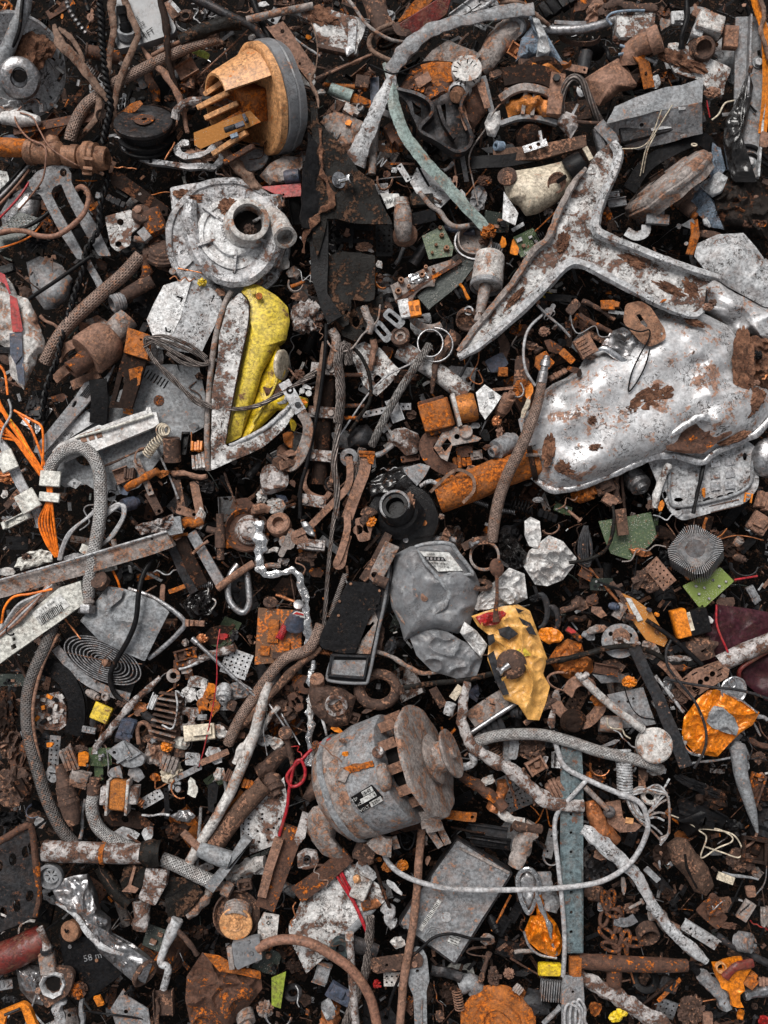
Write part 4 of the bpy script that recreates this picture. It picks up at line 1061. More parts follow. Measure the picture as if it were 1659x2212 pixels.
obj('dirt_bank',M().lump((1110,400,62),1,5,2,(150,46,22),.8,4,22),'crumb',t)
cab('black sooty stick standing before the pale casting','1135 -40 150 1130 120 150 1100 230 150 1100 320 120',15,'black','stick',rough=.5)
t=T('power_supply','grey dented metal box with slots and bare wires crossing it',930,760,0,size=(640,470),ref='grey dented metal box')
obj('top_face',M().plate('612 802 660 690 900 590 1100 545 1240 508 1228 660 900 730',150,12,g=(0,.05)).dense(60).wob(6,.008),'greyclean',t)
obj('front_face',M().plate('612 802 900 730 1228 662 1238 868 1000 930 815 975 700 940 640 900',146,12,[circ(838,808,13),'1090 700 1125 700 1125 716 1090 716',circ(700,845,7),circ(935,795,8)],g=(.0,-.55),ctr=(930,730)).dense(70).wob(4,.008),'grey',t)
obj('rust_sheet',M().plate('680 880 850 840 850 910 700 930',74,5,g=(0,-.55),ctr=(770,880)),'rust',t)
for x,y,w,a in[(765,795,50,-10),(1100,705,46,-8),(1110,885,40,-6),(965,832,130,-10)]:bits(t,'tab','lightgrey',M().box((x,y,150-.55*(y-730)-6),(w,20,10),a))
obj('body',M().box((930,800,-40),(560,220,130),-14),'darksteel',t)
for i,s in enumerate(['700 965 60 830 955 90 900 890 100 970 710 170','830 1140 0 870 960 80 940 840 120 1040 680 170','850 1120 0 880 970 80 930 870 110']):cab(['long bare wire curving over the grey dented box','straight bare wire crossing the grey dented box','short bare wire below the grey dented box'][i],s,4,'cream','wire',sub=8)
cab('dull pink wire by the corner of the grey dented box','1262 650 100 1270 700 90 1282 760 70',5,'redwire','wire');cab('curly cream wire beside the black charred strip','1440 652 60 1380 670 60 1340 740 60 1295 778 50',6,'cream','wire')
t=T('electric_motor','rusty electric motor with orange copper windings behind a ribbed cage',150,620,0,size=(420,480),ref='motor with orange windings')
obj('stator',M().lathe((150,560,-60),(.1,.55,.83),[(0,0),(0,190),(110,200),(130,180),(130,0)],40,wob=6),'darkrust',t)
obj('windings',M().tube('-30 720 60 60 690 90 150 680 96 250 710 80',48,rough=.5,n=14,sub=8),'winding',t);obj('top_windings',M().tube('130 440 100 200 450 110 290 480 90 320 540 70',26,rough=.7,n=12),'winding',t)
obj('case',M().tube('-60 500 110 60 480 120 200 500 120 320 560 100',1,rect=(110,40),sub=6).wob(6),'darkrust',t)
obj('cage_ring',M().tube('-80 640 110 0 590 130 100 570 140 220 600 130 320 680 100',1,rect=(46,40),sub=6).wob(5),'pinkgrey',t)
obj('lower_ring',M().tube('-70 800 60 60 760 90 180 770 90 290 800 60',1,rect=(30,40),sub=6).wob(5),'grey',t)
for x,y in[(75,680),(135,690)]:bits(t,'cage_rib','pinkgrey',M().box((x,y,100),(24,140,30),8).wob(3))
obj('side_bracket',M().box((270,640,60),(90,280,80),8).wob(8),'pink',t);boltpart(t,290,510,160,26,(-.2,-.1,1),'black');obj('cap',M().box((95,440,60),(110,70,60),0).wob(4),'brown',t)
obj('pulley',M().lathe((110,880,0),(0,.5,.86),[(0,0),(0,90),(20,90),(26,70),(46,70),(54,84),(70,84),(76,40),(90,30),(90,0)],32,wob=2),'darkrust',t)
cab('loop of twisted steel rope standing over the ribbed motor cage','330 760 60 322 650 110 350 545 150 400 500 160 455 530 150 500 630 120 540 720 90 575 790 50',22,'strand','steel_rope','rope',sub=9,n=12)
bulge('knotted pale rag under the steel rope loop','300 750 350 720 420 750 430 820 380 900 330 850 290 800',80,50,'mottled','rag',amp=26,ridge=20,base=20)
t=T('chrome_bracket','small chrome bracket with two round holes on the dark plank',150,940,60,size=(170,80),ref='small chrome bracket')
obj('plate',M().plate(rct(150,945,160,46,-18),110,8,[circ(120,955,12),circ(172,935,14)],g=(.1,0)),'chrome',t);obj('arm',M().box((185,890,100),(20,80,12),-10),'steel',t)
bar('rotten dark plank lying under the small chrome bracket','-120 1010 40 180 985 60 480 915 60',90,26,'wood','wooden_plank','plank',wob=8)
pipe('short steel sleeve standing beside the grey dented box','560 825 70 600 985 30',46,'steel','steel_sleeve');bar('small grey bracket on the steel sleeve','560 800 120 640 890 110 660 930 100',80,10,'grey','angle_bracket')
t=T('hand_mixer','cream white mixer body with an oval recess and a black end cap',200,1200,60,size=(520,400),ref='cream white mixer body')
obj('body',M().pad('-60 1180 0 1110 180 1080 350 1040 425 1150 380 1230 280 1320 170 1385 90 1400 40 1330 -30 1290',60,110,14,90,3,5,.006,base=80),'cream',t)
obj('oval_recess',M().lathe((288,1182,160),(.3,.4,.86),[(-8,0),(-8,52),(0,62),(6,66),(6,56),(0,50),(0,0)],30),'pink',t);obj('slot',M().box((318,1160,172),(70,24,14),-35,(.3,.4,.86)),'void',t)
obj('end_cap',M().lathe((370,1120,70),(.78,-.5,.3),[(0,0),(0,90),(10,92),(100,84),(116,76),(116,0)],28),'black',t);obj('cap_lip',M().box((490,1000,90),(34,90,20),-28),'cream',t)
obj('face_plate',M().plate('-50 1240 40 1380 20 1460 -60 1420',130,12).wob(3),'white',t);obj('button',M().lathe((-30,1150,120),(-.2,-.2,.95),[(0,0),(0,60),(16,62),(24,40),(20,30),(30,20),(30,0)],30),'brown',t)
# three armed casting
t=T('star_casting','huge three armed grey casting with raised rims, flecked with brown dirt',400,1700,120,cat='casting',size=(1700,1400),ref='huge three armed casting')
obj('web',M().plate('625 930 700 950 690 1100 610 1300 585 1450 610 1500 800 1590 1000 1670 1200 1740 1330 1790 1260 1840 1240 2010 1170 2040 900 1960 700 1850 500 1740 400 1720 330 1750 200 1880 0 2080 -160 2200 -320 2320 -350 2310 -340 2250 -200 2100 0 1850 130 1650 240 1540 320 1350 400 1200 470 1120 560 1000',200,60,g=(.01,.01)).dense(60).wob(12,.006),'speckled',t)
obj('rim',M().tube('655 925 230 690 1000 236 655 1130 238 585 1280 240 545 1420 244 540 1480 246 600 1530 248 800 1610 250 1000 1690 252 1200 1760 250 1345 1800 240',[30,34,30,30,32,36,34,28,28,28,18],squash=1.,rough=.1,n=6,sub=6),'lightgrey',t)
obj('rim',M().tube('-345 2320 210 -200 2230 220 0 2060 226 200 1870 230 320 1745 232 380 1705 232 440 1705 232 560 1760 232 800 1890 230 1000 1990 226 1170 2045 220 1240 2010 220',[22,30,32,34,34,32,32,30,28,28,24,20],rough=.12,n=6,sub=6),'lightgrey',t)
obj('rim',M().tube('-345 2280 205 -200 2080 216 0 1840 222 130 1640 226 235 1540 226 310 1360 230 400 1190 230 480 1090 230',[18,22,22,24,24,22,20,14],rough=.2,n=6,sub=6),'pinkgrey',t)
for i,(x,y,a,b,r)in enumerate([(1020,1870,110,26,25),(760,1690,90,34,20),(330,1560,34,60,20),(20,1930,80,18,-50),(1160,1880,80,36,60)]):bits(t,'caked_dirt','crumb',M().lump((x,y,204),1,i+3,2.6,(a,b,13),.9,4,r))
t=T('bell_housing','round grey flanged ring seen on edge above the copper armature',1010,1230,0,size=(560,480),ref='round grey flanged ring')
ax=(-.62,-.75,.20)
obj('dome',M().lathe((1020,1215,-40),ax,[(-60,0),(-60,290),(-20,296),(0,318),(20,322),(30,308),(40,310),(62,300),(68,286),(76,270),(80,200),(95,190),(100,0)],64,wob=5),'pinkgrey',t)
obj('hub',M().lump((920,1320,0),50,7,2,(.8,1.2,1)),'mottled',t);obj('arm',M().tube('1100 1100 60 1140 1160 70 1130 1190 60 1200 1220 40',18,rough=.4),'grey',t)
cab('wide black band curving behind the round grey ring','760 1230 -40 860 1080 -10 1010 980 0 1200 900 0 1290 960 -20 1300 1060 -60',1,'black','rubber_band',rect=(90,12),sub=6)
t=T('armature','copper coloured slotted armature with an orange tip on the blue denim',1090,1290,20,size=(200,260),ref='copper coloured armature')
obj('core',M().lathe((1040,1200,30),(.45,.75,.4),[(0,0),(0,50),(20,80),(110,84),(140,70),(150,0)],24),'brown',t)
for k in range(10):
 a=2*PI*k/10;q=axv((.45,.75,.4));x_,y_,_=basis(q);p=P(1070,1250,50)+(x_*math.cos(a)+y_*math.sin(a))*82
 obj('core_bar',M().tube([p-q*50,p+q*60],10,raw=True,sub=1),'copper',t)
obj('commutator',M().lathe((1110,1320,50),(.6,.72,.3),[(0,0),(0,40),(50,44),(60,44),(90,40),(90,0)],16),'brown',t);obj('tip',M().cyl((1155,1375,50),(.7,.7,.2),24,50,14),'orangerust',t)
t=T('small_box_bracket','little grey box on a bent arm below the round grey ring',900,1450,10,size=(280,180),ref='little grey box')
obj('box',M().box((937,1430,60),(145,64,40),4),'grey',t);obj('arm',M().tube('740 1500 40 800 1530 50 860 1510 60 870 1460 60',1,rect=(60,10),sub=4),'lightgrey',t);obj('stem',M().box((965,1370,50),(34,70,30),6),'grey',t)
sheet('grey rusting gusset plate with an orange folded edge below the armature','900 1590 1060 1470 1180 1410 1195 1500 1160 1659 1010 1640',30,10,'grey',[circ(1085,1460,14,18),circ(1128,1575,12)],g=(.2,-.1),wob=6,dens=60,name='gusset_plate',cat='plate')
bar('bright orange rusted flange on the gusset plate','1178 1420 50 1190 1520 50 1155 1650 20',50,10,'orangerust','metal_flange',wob=6)
bulge('crumpled blue denim running down right of the round grey ring','1300 920 1350 960 1385 1100 1300 1180 1240 1230 1290 1330 1300 1420 1380 1490 1290 1470 1190 1380 1150 1300 1200 1210 1330 1120',10,36,'denim','denim_cloth','cloth',amp=30,ridge=34,base=14,n=110,cx=1270,cy=1240,jag=.03)
bulge('grey pleated cloth beside the blue denim','1210 1200 1340 1110 1400 1150 1360 1250 1300 1280 1240 1230',40,30,'cloth','cloth_fold','cloth',amp=20,ridge=40,base=12)
# right hand column
t=T('steel_channel','tall grey steel channel with bolts standing along the right edge',1540,600,0,size=(220,1200),ref='tall grey steel channel')
obj('web',M().plate('1450 110 1565 105 1659 150 1640 600 1600 1160 1500 1120 1440 700',60,14),'grey',t);obj('flange',M().tube('1545 100 90 1530 500 90 1520 640 90',1,sub=1,rect=(12,50)),'steel',t)
obj('flange',M().tube('1650 200 90 1625 700 90 1590 1150 90',1,sub=1,rect=(14,50)),'lightgrey',t)
for x,y in[(1595,405),(1540,1050)]:bits(t,'washer','greyclean',M().cyl((x,y,62),(0,0,1),40,8,22));boltpart(t,x,y,72,27,mk='lightgrey')
cab('bright orange strap hanging down the right edge of the heap','1560 -60 130 1590 60 130 1635 200 130 1650 420 120 1645 650 110 1622 870 100',1,'orange','strap',rect=(64,8),sub=6,spin=25)
cab('brown twig dropping down the right edge over the orange strap','1600 -40 160 1635 100 160 1610 200 160 1650 320 160 1700 440 140',15,'bark','twig',rough=.4)
t=T('charred_strip','long black charred strip with a pointed tip standing by the steel channel',1460,830,40,size=(220,760),ref='long black charred strip')
obj('strip',M().pad('1535 460 1565 560 1530 760 1500 900 1510 1080 1590 1180 1440 1180 1400 1080 1370 900 1380 780 1440 680 1500 540',90,50,12,80,2,14,.01,base=50,ridge=16),'wetblack',t);obj('pin',M().cyl((1540,470,130),(.1,-.8,.5),14,40,12),'brown',t)
obj('charred_lump',M().pad('1290 1220 1400 1110 1560 1130 1650 1230 1720 1400 1659 1560 1500 1540 1350 1500 1280 1380',-40,130,16,90,2,60,.008,base=60,ridge=50),'char',label='big black burnt clump below the charred strip',cat='clump')
cab('black cable looping by the lower bolt of the steel channel','1400 960 60 1500 945 70 1580 960 70 1659 1030 60 1740 1060 60',14,'black');cab('second black cable under the looping one by the steel channel','1480 1000 60 1560 1000 76 1620 1050 70 1720 1110 60',11,'black')
F('''
b 300 40 240 120 -30 -60 k
f 540 60 140 200 20 0 p
c 450 30 160 90 -20 -20 r
s 600 80 60 120 20 20 b
s 380 145 200 24 2 20 g
a 440 260 260 50 4 -20 b
t 470 400 120 90 100 -70 t
s 400 440 180 44 14 60 p
z 600 290 180 60 40 -60 g
k 370 340 120 90 0 -90 r
c 360 420 120 40 30 40 o
a 250 390 260 60 20 70 o
b 20 330 80 90 30 20 n
c 90 440 80 50 -10 130 w
k 900 400 80 60 0 -30 g
B 890 390 70 44 20 30 g
f 930 530 70 110 0 0 l
k 1000 490 160 110 0 -40 r
k 720 250 110 70 0 30 r
c 1000 150 120 90 -40 -60 q
s 1200 80 20 120 -14 90 p
b 1070 130 90 90 0 -40 l
f 1060 300 120 60 0 20 w
c 1340 350 90 50 20 60 s
k 1310 290 60 50 0 80 d
k 1300 600 90 60 0 60 p
B 1600 350 40 40 80 50 k
c 1500 30 40 30 -20 -60 p
r 1560 700 70 14 45 80 k
s 1390 740 60 22 -10 -20 g
c 1400 890 90 60 0 -30 o
r 500 790 160 20 2 110 b
r 620 350 120 30 60 -40 k
s 400 720 110 16 -60 40 l
c 440 600 80 40 60 60 l
u 680 1310 120 50 -8 20 g
u 640 1260 110 30 -8 -10 s
r 680 1500 60 16 0 -60 k
k 590 1400 90 100 0 60 r
r 220 1430 200 10 -44 40 o
k 240 1370 90 60 0 10 q
S 170 1540 90 50 -30 10 k
P 100 1560 150 120 -25 20 g
c 280 1430 60 40 30 60 o
c 200 1590 60 40 30 60 o
s 20 1600 50 110 10 20 x
k 60 1420 90 60 0 -20 k
s 40 1470 90 24 -30 20 l
f 1270 1440 110 70 20 20 l
b 1290 1520 130 50 10 -20 b
s 1640 900 60 100 10 120 p
c 1659 1180 70 60 20 0 b
a 1490 1320 90 50 100 70 n
c 1580 1280 40 30 0 80 p
k 1560 1450 200 70 0 50 r
k 900 1380 70 40 0 40 b
w 1180 940 40 30 0 90 c
u 940 1140 110 30 -30 30 d
c 1220 1040 60 40 30 50 g
r 820 480 40 170 0 -40 d
z 1300 120 60 90 30 -20 n
a 850 30 240 30 0 -50 b
c 640 20 130 60 10 -40 d
''')
text('TOPAJ',118,1625,50,30,-205,'label',obj('printed_strip',M().plate(rct(110,1625,130,34,-25),46,5),'pcb',label='green strip printed with white letters beside the star casting',cat='board'))
# ---------------------------------------------------------------- the tank and what lies round it
at(2,1)
t=T('fuel_tank','big dented silver metal tank with brown dirt stains and a folded seam',850,950,0,cat='tank',size=(1600,1150),ref='big dented silver tank')
obj('shell',M().pad('540 610 640 560 720 520 800 450 930 345 1080 330 1240 370 1400 450 1480 560 1490 700 1560 820 1680 860 1700 1000 1620 1120 1450 1225 1240 1300 1000 1300 760 1370 600 1440 400 1500 260 1510 170 1440 120 1300 60 1150 40 1060 120 990 190 890 260 830 350 790 440 720 470 660',60,190,40,220,5,24,.0022,[(430,1200,110,60),(330,960,80,50),(700,560,120,60),(1180,1140,110,70),(1330,1060,60,-40),(1000,620,120,-40),(1210,700,60,60),(560,820,120,-30),(1160,520,50,-24),(1200,640,50,-26),(1235,760,52,-26),(1290,890,55,-24),(1330,600,70,30),(1370,760,70,34),(1150,1200,90,50)],base=170,seed=3,ridge=5,fine=0,cx=850,cy=960),'tank',t)
obj('seam',M().tube('130 1430 60 260 1515 74 420 1500 80 620 1430 84 800 1350 96 900 1300 110 1050 1290 116 1230 1335 116 1290 1290 116 1400 1230 110 1550 1170 96 1640 1100 90 1700 1020 80',[16,24,22,20,22,30,26,24,20,26,26,24,20],squash=.5,n=10,sub=7,rough=.15),'silver',t)
obj('fold',M().pad('1000 1190 1100 1110 1220 1040 1300 1060 1400 1090 1430 1150 1340 1200 1240 1280 1120 1280 1000 1260',190,20,12,70,2,16,.006,[(1180,1190,90,60)],base=20,seed=8,ridge=22),'rust',t)
obj('fold_lip',M().tube('940 1230 190 1050 1150 220 1150 1080 236 1230 1045 240 1310 1060 236 1400 1100 220',[10,22,26,24,26,14],squash=.5,sub=7,rough=.2),'silver',t)
obj('neck_hollow',M().pad('560 610 640 490 720 460 800 500 840 560 800 680 700 660 620 620',170,24,12,60,2,14,.008,[(720,540,50,40)],base=20,ridge=14),'steel',t)
obj('slot',M().box((710,530,190),(60,30,14),25).wob(3),'darksteel',t);obj('neck_lip',M().tube('545 620 180 600 600 200 680 650 206 740 685 200 830 690 190',[12,20,22,18,10],squash=.7,sub=6),'chrome',t)
for i,(x,y,a,b,r,z)in enumerate([(890,930,130,66,-25,236),(770,1000,60,34,-10,234),(350,1370,60,40,10,190),(520,1060,26,26,0,236),(560,1240,50,20,0,230),(1250,880,24,24,0,222),(1500,700,60,190,0,170),(1530,960,110,60,-40,176),(1440,1180,90,26,-20,150),(240,1250,34,90,10,182),(1180,430,60,20,20,200)]):bits(t,'caked_dirt','crumb',M().lump((x,y,z),1,i*2+5,3.2,(a,b,12),1.1,4,r))
bulge('second crushed silver tank at the right edge beyond the casting','1210 190 1330 150 1450 240 1659 330 1800 360 1800 600 1659 570 1560 500 1440 520 1380 440 1230 330',20,110,'tank','crushed_tank','tank',amp=30,sc=.004,ridge=26,base=90,dents=[(1500,420,80,50),(1420,300,60,-30)],n=120,rings=24)
bulge('flattened grey sheet metal above the second crushed tank','1200 -80 1330 -140 1500 -150 1580 -60 1650 40 1800 80 1800 340 1640 330 1400 200 1250 90 1180 0',40,50,'lightgrey','bent_sheet','sheet metal',amp=30,ridge=18,base=30,n=120,rings=24)
obj('dirt_heap',M().pad('1480 560 1560 510 1720 560 1750 850 1659 880 1560 830 1500 760',90,60,18,90,2,30,.01,base=60,ridge=40,jag=.12),'crumb',label='brown crumbly dirt filling the corner between the two silver tanks',cat='dirt')
t=T('tag_plate','orange brown oval tag with a worn slot hanging over the tank',860,440,240,size=(280,300),ref='orange oval tag')
obj('tag',M().plate(roundpoly('735 310 830 288 900 330 995 480 998 540 900 590 840 565 720 430',26),262,8,['805 380 830 375 880 450 870 462 840 440',circ(972,503,9)],g=(.05,.03)),'brass',t)
cab('thin dark wire loop hanging from the orange oval tag','700 430 280 760 470 290 830 490 290 890 480 290 885 540 284 830 640 270 775 760 262 755 875 262 800 830 262 860 720 268 895 600 276',5,'black','wire',sub=8)
t=T('braided_hose','long braided hose with a crimped steel end crossing the edge of the silver tank',120,1100,120,size=(380,1200),ref='hose with crimped steel end')
obj('hose',M().tube('195 815 250 165 960 250 110 1120 250 40 1280 230 -30 1420 180 -80 1560 120 -110 1700 100 -130 1850 80',[28,32,36,37,38,38,38,36],n=16,sub=9),'braidbrown',t)
obj('ferrule',M().lathe((190,820,250),(.2,-.97,.05),[(0,0),(0,32),(70,30),(76,24),(100,24),(104,34),(140,30),(144,22),(170,20),(170,0)],20),'steel',t)
cab('white wire arching over the orange rubble beside the tank','210 370 150 110 470 170 75 600 180 90 740 180 150 840 150',9,'greycable','wire',sub=8)
t=T('rusty_pipe','thick orange rusty pipe poking out from under the silver tank',-150,1440,0,size=(640,330),ref='thick orange rusty pipe')
obj('pipe',M().tube('-480 1560 0 -300 1500 20 -60 1400 30 170 1330 30',[110,106,100,96],sub=4,hollow=.1,n=36,rough=.05),'orangerust',t);obj('flange',M().lathe((120,1345,40),(.94,-.2,.2),[(0,96),(0,116),(30,118),(34,96),(0,96)],36,wob=4),'darkrust',t)
t=T('appliance_panel','pale grey rounded panel with punched squares and oval slots below the tank',1270,1470,0,size=(760,420),ref='pale punched panel')
hs=[circ(1080+i*67,1640-i*20,24,9,12,-15)for i in range(7)]
obj('panel',M().plate(roundpoly('870 1300 1060 1300 1500 1180 1600 1250 1600 1500 1520 1600 1100 1720 1020 1659',40),20,12,hs+[circ(1080,1580,30,14,12),circ(1510,1300,14,26,12),circ(990,1550,16,24,10)],g=(0,-.05)),'lightgrey',t,bev=3)
for i in range(9):
 x,y=1220+(i%3)*95,1350+(i//3)*75;bits(t,'punched_square','silver',M().box((x,y-(i%3)*8,22),(62,50,9),-8).wob(3))
obj('raised_rim',M().tube('1020 1400 30 1020 1560 20 1080 1625 20 1400 1560 26 1540 1480 30 1560 1330 40',12,sub=4),'greyclean',t)
text('FI',1530,1570,40,90,10,'orange',t,th=6)
t=T('glazed_ball','smooth dark silver bottle shape at the right edge below the tank',1640,1310,30,size=(200,300),ref='smooth dark silver bottle')
obj('body',M().lump((1650,1310,40),1,2,1,(95,130,80),.05,4),'steel',t)
F('''
r 680 1470 260 44 85 -20 b
r 720 1500 340 20 86 0 d
r 970 1490 300 46 -72 60 v
r 1210 1500 340 26 -78 80 k
m 800 1470 160 150 60 -60 s
m 460 1540 160 110 -20 -20 o
b 600 1490 130 90 -28 -20 b
b 640 1580 100 70 30 -10 p
z 350 1590 160 40 -30 30 q
S 60 1620 150 80 15 -60 k
c 100 1470 90 50 -20 20 k
k 170 1580 60 30 0 0 g
c 970 1620 40 90 20 50 x
c 1250 1540 30 90 0 60 x
u 1380 1620 200 40 -14 0 b
b 1620 1590 100 130 20 30 p
r 560 350 240 30 30 160 b
r 540 440 240 34 30 150 r
s 400 330 60 110 40 180 b
b 635 315 130 60 4 170 o
s 700 370 150 24 8 190 g
k 700 390 60 36 0 190 k
s 300 270 240 50 4 130 k
c 235 260 120 60 10 130 y
s 250 360 24 120 30 190 g
r 270 420 300 16 44 180 g
z 480 490 300 120 30 170 g
c 190 680 150 130 8 120 o
c 270 590 140 90 30 130 r
s 360 650 110 50 42 180 o
b 300 770 120 40 -28 180 p
x 470 590 130 110 60 150 p
k 510 660 70 40 0 190 b
c 400 740 120 50 20 190 r
k 120 580 160 60 10 130 b
k 210 490 60 50 0 150 p
k 60 480 200 100 0 80 r
c 330 560 80 60 30 140 k
s 370 500 40 180 0 90 d
s 60 760 90 230 5 60 b
k 70 860 100 100 0 60 o
c 110 880 60 120 10 150 x
c 90 990 40 180 10 140 c
a 40 880 100 70 -40 120 l
S 150 1290 120 20 0 150 q
s 430 440 60 150 10 60 r
k 330 470 90 60 0 90 k
s 540 520 160 40 30 100 b
c 440 760 40 80 0 200 d
k 1270 330 60 40 0 250 p
c 980 290 60 18 -30 270 o
k 1300 300 70 60 0 250 b
k 1570 820 60 36 0 160 p
c 1640 760 60 100 20 150 x
k 1590 640 50 50 0 160 k
c 1530 720 40 30 20 160 d
P 330 1640 120 60 20 -60 g
s 900 1620 40 90 0 0 b
c 1130 1660 80 40 0 60 g
''')
# ================================================================ middle left
at(0,1)
t=T('torn_package','torn white tin package with red stripes and a navy patch at the left edge',150,480,20,size=(320,780),ref='torn red striped tin')
obj('shell',M().pad('-30 80 30 115 80 180 110 250 185 280 235 380 292 560 285 620 245 640 235 700 180 800 155 868 110 820 66 770 50 600 -30 560',30,60,16,120,3,18,.006,base=20,ridge=16,jag=.04),'dirtywhite',t)
st=lambda pts,mk,nm,dz=0:obj(nm,M().plate(pts,100+dz,5).dense(30).bend(lambda v:-.0012*(v.x+2340)**2*.25),mk,t)
st('62 250 110 275 148 480 140 492 82 492 70 400','red','red_stripe',2);st('-30 90 30 120 70 240 60 250 30 180 -30 150','redwire','red_stripe',6);st('60 500 140 496 146 640 100 700 66 640','navy','navy_patch',-4);st('100 700 150 650 160 840 120 820','navy','navy_patch',-14)
bulge('dull round steel tin in the shadow above the torn tin','170 40 260 0 400 60 470 150 440 280 360 340 290 350 210 240',-170,60,'grey','tin_can',base=60,amp=20,ridge=10)
cab('long thin black rod slanting up from the torn striped tin','185 280 30 380 150 50 585 5 60',13,'black','rod',sub=1)
cab('thick braided hose running down under the black twisted cable','910 0 30 800 120 50 690 215 60 560 330 70 440 450 60 360 560 40 290 690 0',44,'braidbrown','braided_hose',sub=8,n=16)
t=T('threaded_pipe','rusty pipe with a pale threaded collar near the thick braided hose',830,250,0,size=(300,200),ref='rusty pipe with threaded collar')
obj('pipe',M().tube('990 160 0 800 265 10',46,sub=1,n=20,rough=.1),'brown',t);obj('collar',M().lathe((800,290,10),(-.8,.35,.5),[(0,0),(0,56),(20,60),(26,56),(36,60),(42,56),(52,60),(58,56),(80,58),(84,44),(40,40),(40,0)],28),'grey',t)
t=T('gas_valve','dusty pink brass valve body with an open nozzle and a cage of arms',620,620,0,size=(480,440),ref='dusty pink valve body')
ax=(-.68,.62,.36)
obj('back_tube',M().tube('830 400 0 700 540 40',[74,80],sub=1,n=26,rough=.05),'pinkgrey',t)
obj('body',M().lathe((735,520,30),ax,[(0,0),(0,90),(20,120),(60,136),(210,142),(225,130),(225,110),(215,60),(215,0)],40,wob=3),'pink',t)
obj('nozzle',M().lathe((600,640,80),ax,[(0,0),(0,74),(30,66),(120,58),(170,62),(176,52),(176,38),(100,34),(100,0)],30,wob=3),'rust',t)
for p in('500 560 60 420 600 40 372 670 10','640 760 40 560 800 10 470 840 -20','470 700 -10 400 760 -20 360 800 -40'):bits(t,'cage_arm','pink',M().tube(p,1,rect=(60,26),sub=4).wob(3))
t=T('rusty_bracket_arm','long dark steel arm with an orange rusted head and a slot',850,720,30,size=(260,540),ref='dark steel arm with orange head')
obj('head',M().plate('832 458 972 518 955 670 798 618',150,60,[circ(915,545,8)],g=(0,.1)).dense(50).wob(4),'orangerust',t)
obj('arm',M().plate('800 620 950 668 905 820 900 840 852 990 706 985 760 760',110,40,['790 780 815 785 770 950 745 945'],g=(0,-.1)).dense(60).wob(3),'darkrust',t)
obj('rust_patch',M().plate('830 740 930 700 900 830 850 860',118,6,g=(0,-.1)).dense(30).wob(8,.02),'orangerust',t)
t=T('octagonal_cover','white scratched octagonal cover with two square slots',1200,380,20,size=(500,500),ref='white octagonal cover')
obj('cover',M().plate('1060 190 1220 138 1240 150 1170 400 1090 560 1020 600 950 412 1000 300',110,10,['1145 255 1190 270 1175 300 1165 296 1172 276 1142 268','1068 460 1072 490 1105 500 1110 478 1100 476 1098 488 1082 484 1080 462'],g=(.15,0),ctr=(1170,380)),'white',t)
obj('cover_side',M().plate('1222 142 1320 180 1420 235 1440 300 1400 440 1300 635 1160 615 1022 602 1092 562 1172 402',108,10,['1385 250 1392 255 1372 300 1366 296'],g=(-.16,0),ctr=(1200,380)).dense(60).wob(4),'lightgrey',t)
for i,s in enumerate(['940 570 160 950 530 176 1050 550 180 1200 600 170 1335 670 150 1320 705 150 1200 700 160 1080 630 170','950 600 160 1010 690 170 1120 790 170 1240 910 160 1400 980 160 1560 990 170 1690 960 180 1800 900 190 2040 770 200','935 590 160 1000 560 180 1160 640 170 1290 700 160 1345 690 150 1280 630 160','960 620 150 1060 750 160 1180 860 160 1290 960 150 1480 990 160 1659 975 170 1850 880 180 2050 740 180','945 540 170 1060 520 190 1230 580 180 1340 660 160']):
 cab(['inner coil of the copper cable loop over the octagonal cover','brown twisted cable sweeping across the yellow machine','outer coil of the copper cable loop over the octagonal cover','second brown cable sweeping across the yellow machine','topmost strand of the copper cable loop over the octagonal cover'][i],s,13,'strand',sub=8,n=8)
cab('upright steel tube running along the white side panel','1500 230 90 1450 330 110 1400 520 120 1370 720 110 1350 950 100 1342 1200 90 1352 1390 60',20,'pinkgrey','steel_tube',sub=5)
t=T('yellow_machine','yellow plastic machine casing with a white side panel, splashed with dirt',1620,780,20,cat='machine',size=(620,1250),ref='yellow machine casing')
obj('yellow_shell',M().pad('1565 228 1600 172 1680 190 1790 255 1865 330 1878 430 1855 540 1800 560 1760 650 1700 760 1670 860 1640 960 1560 1175 1455 1225 1500 1000 1560 700 1612 440 1618 310',100,60,16,120,4,8,.004,[(1800,420,60,20)],base=120),'dullyellow',t)
obj('bright_shell',M().pad('1790 560 1840 640 1850 760 1800 830 1840 880 2000 925 1990 985 1900 1010 1800 1000 1700 1100 1560 1240 1500 1330 1520 1250 1590 1100 1640 960 1690 800',70,50,14,110,4,8,.006,base=90,ridge=10),'yellow',t)
obj('side_panel',M().plate(roundpoly('1478 320 1560 232 1612 300 1612 440 1556 700 1498 1000 1456 1222 1500 1240 1659 1150 1790 1080 1900 960 1930 1000 1850 1120 1700 1240 1365 1392 1365 1200 1375 900 1420 520',22),174,14,g=(-.03,0)).dense(80).wob(5),'speckled',t)
obj('rim',M().tube('1560 236 176 1612 300 178 1610 440 178 1556 700 176 1498 1000 172 1458 1220 168',5,sub=3),'darkrust',t)
obj('round_cap',M().lathe((1815,705,90),(.93,.1,.33),[(0,0),(0,96),(20,98),(26,90),(26,60),(22,0)],36),'cream',t)
obj('cable_groove',M().tube('1640 1080 130 1720 960 130 1790 820 120 1800 700 100',9,sub=5),'dullyellow',t);boltpart(t,1680,262,160,24,mk='orangerust');boltpart(t,1645,235,150,16,mk='dullyellow')
obj('seat_lip',M().tube('1490 1230 160 1600 1180 170 1740 1100 170 1840 1010 170 1900 950 160',14,sub=4,rough=.2),'lightgrey',t)
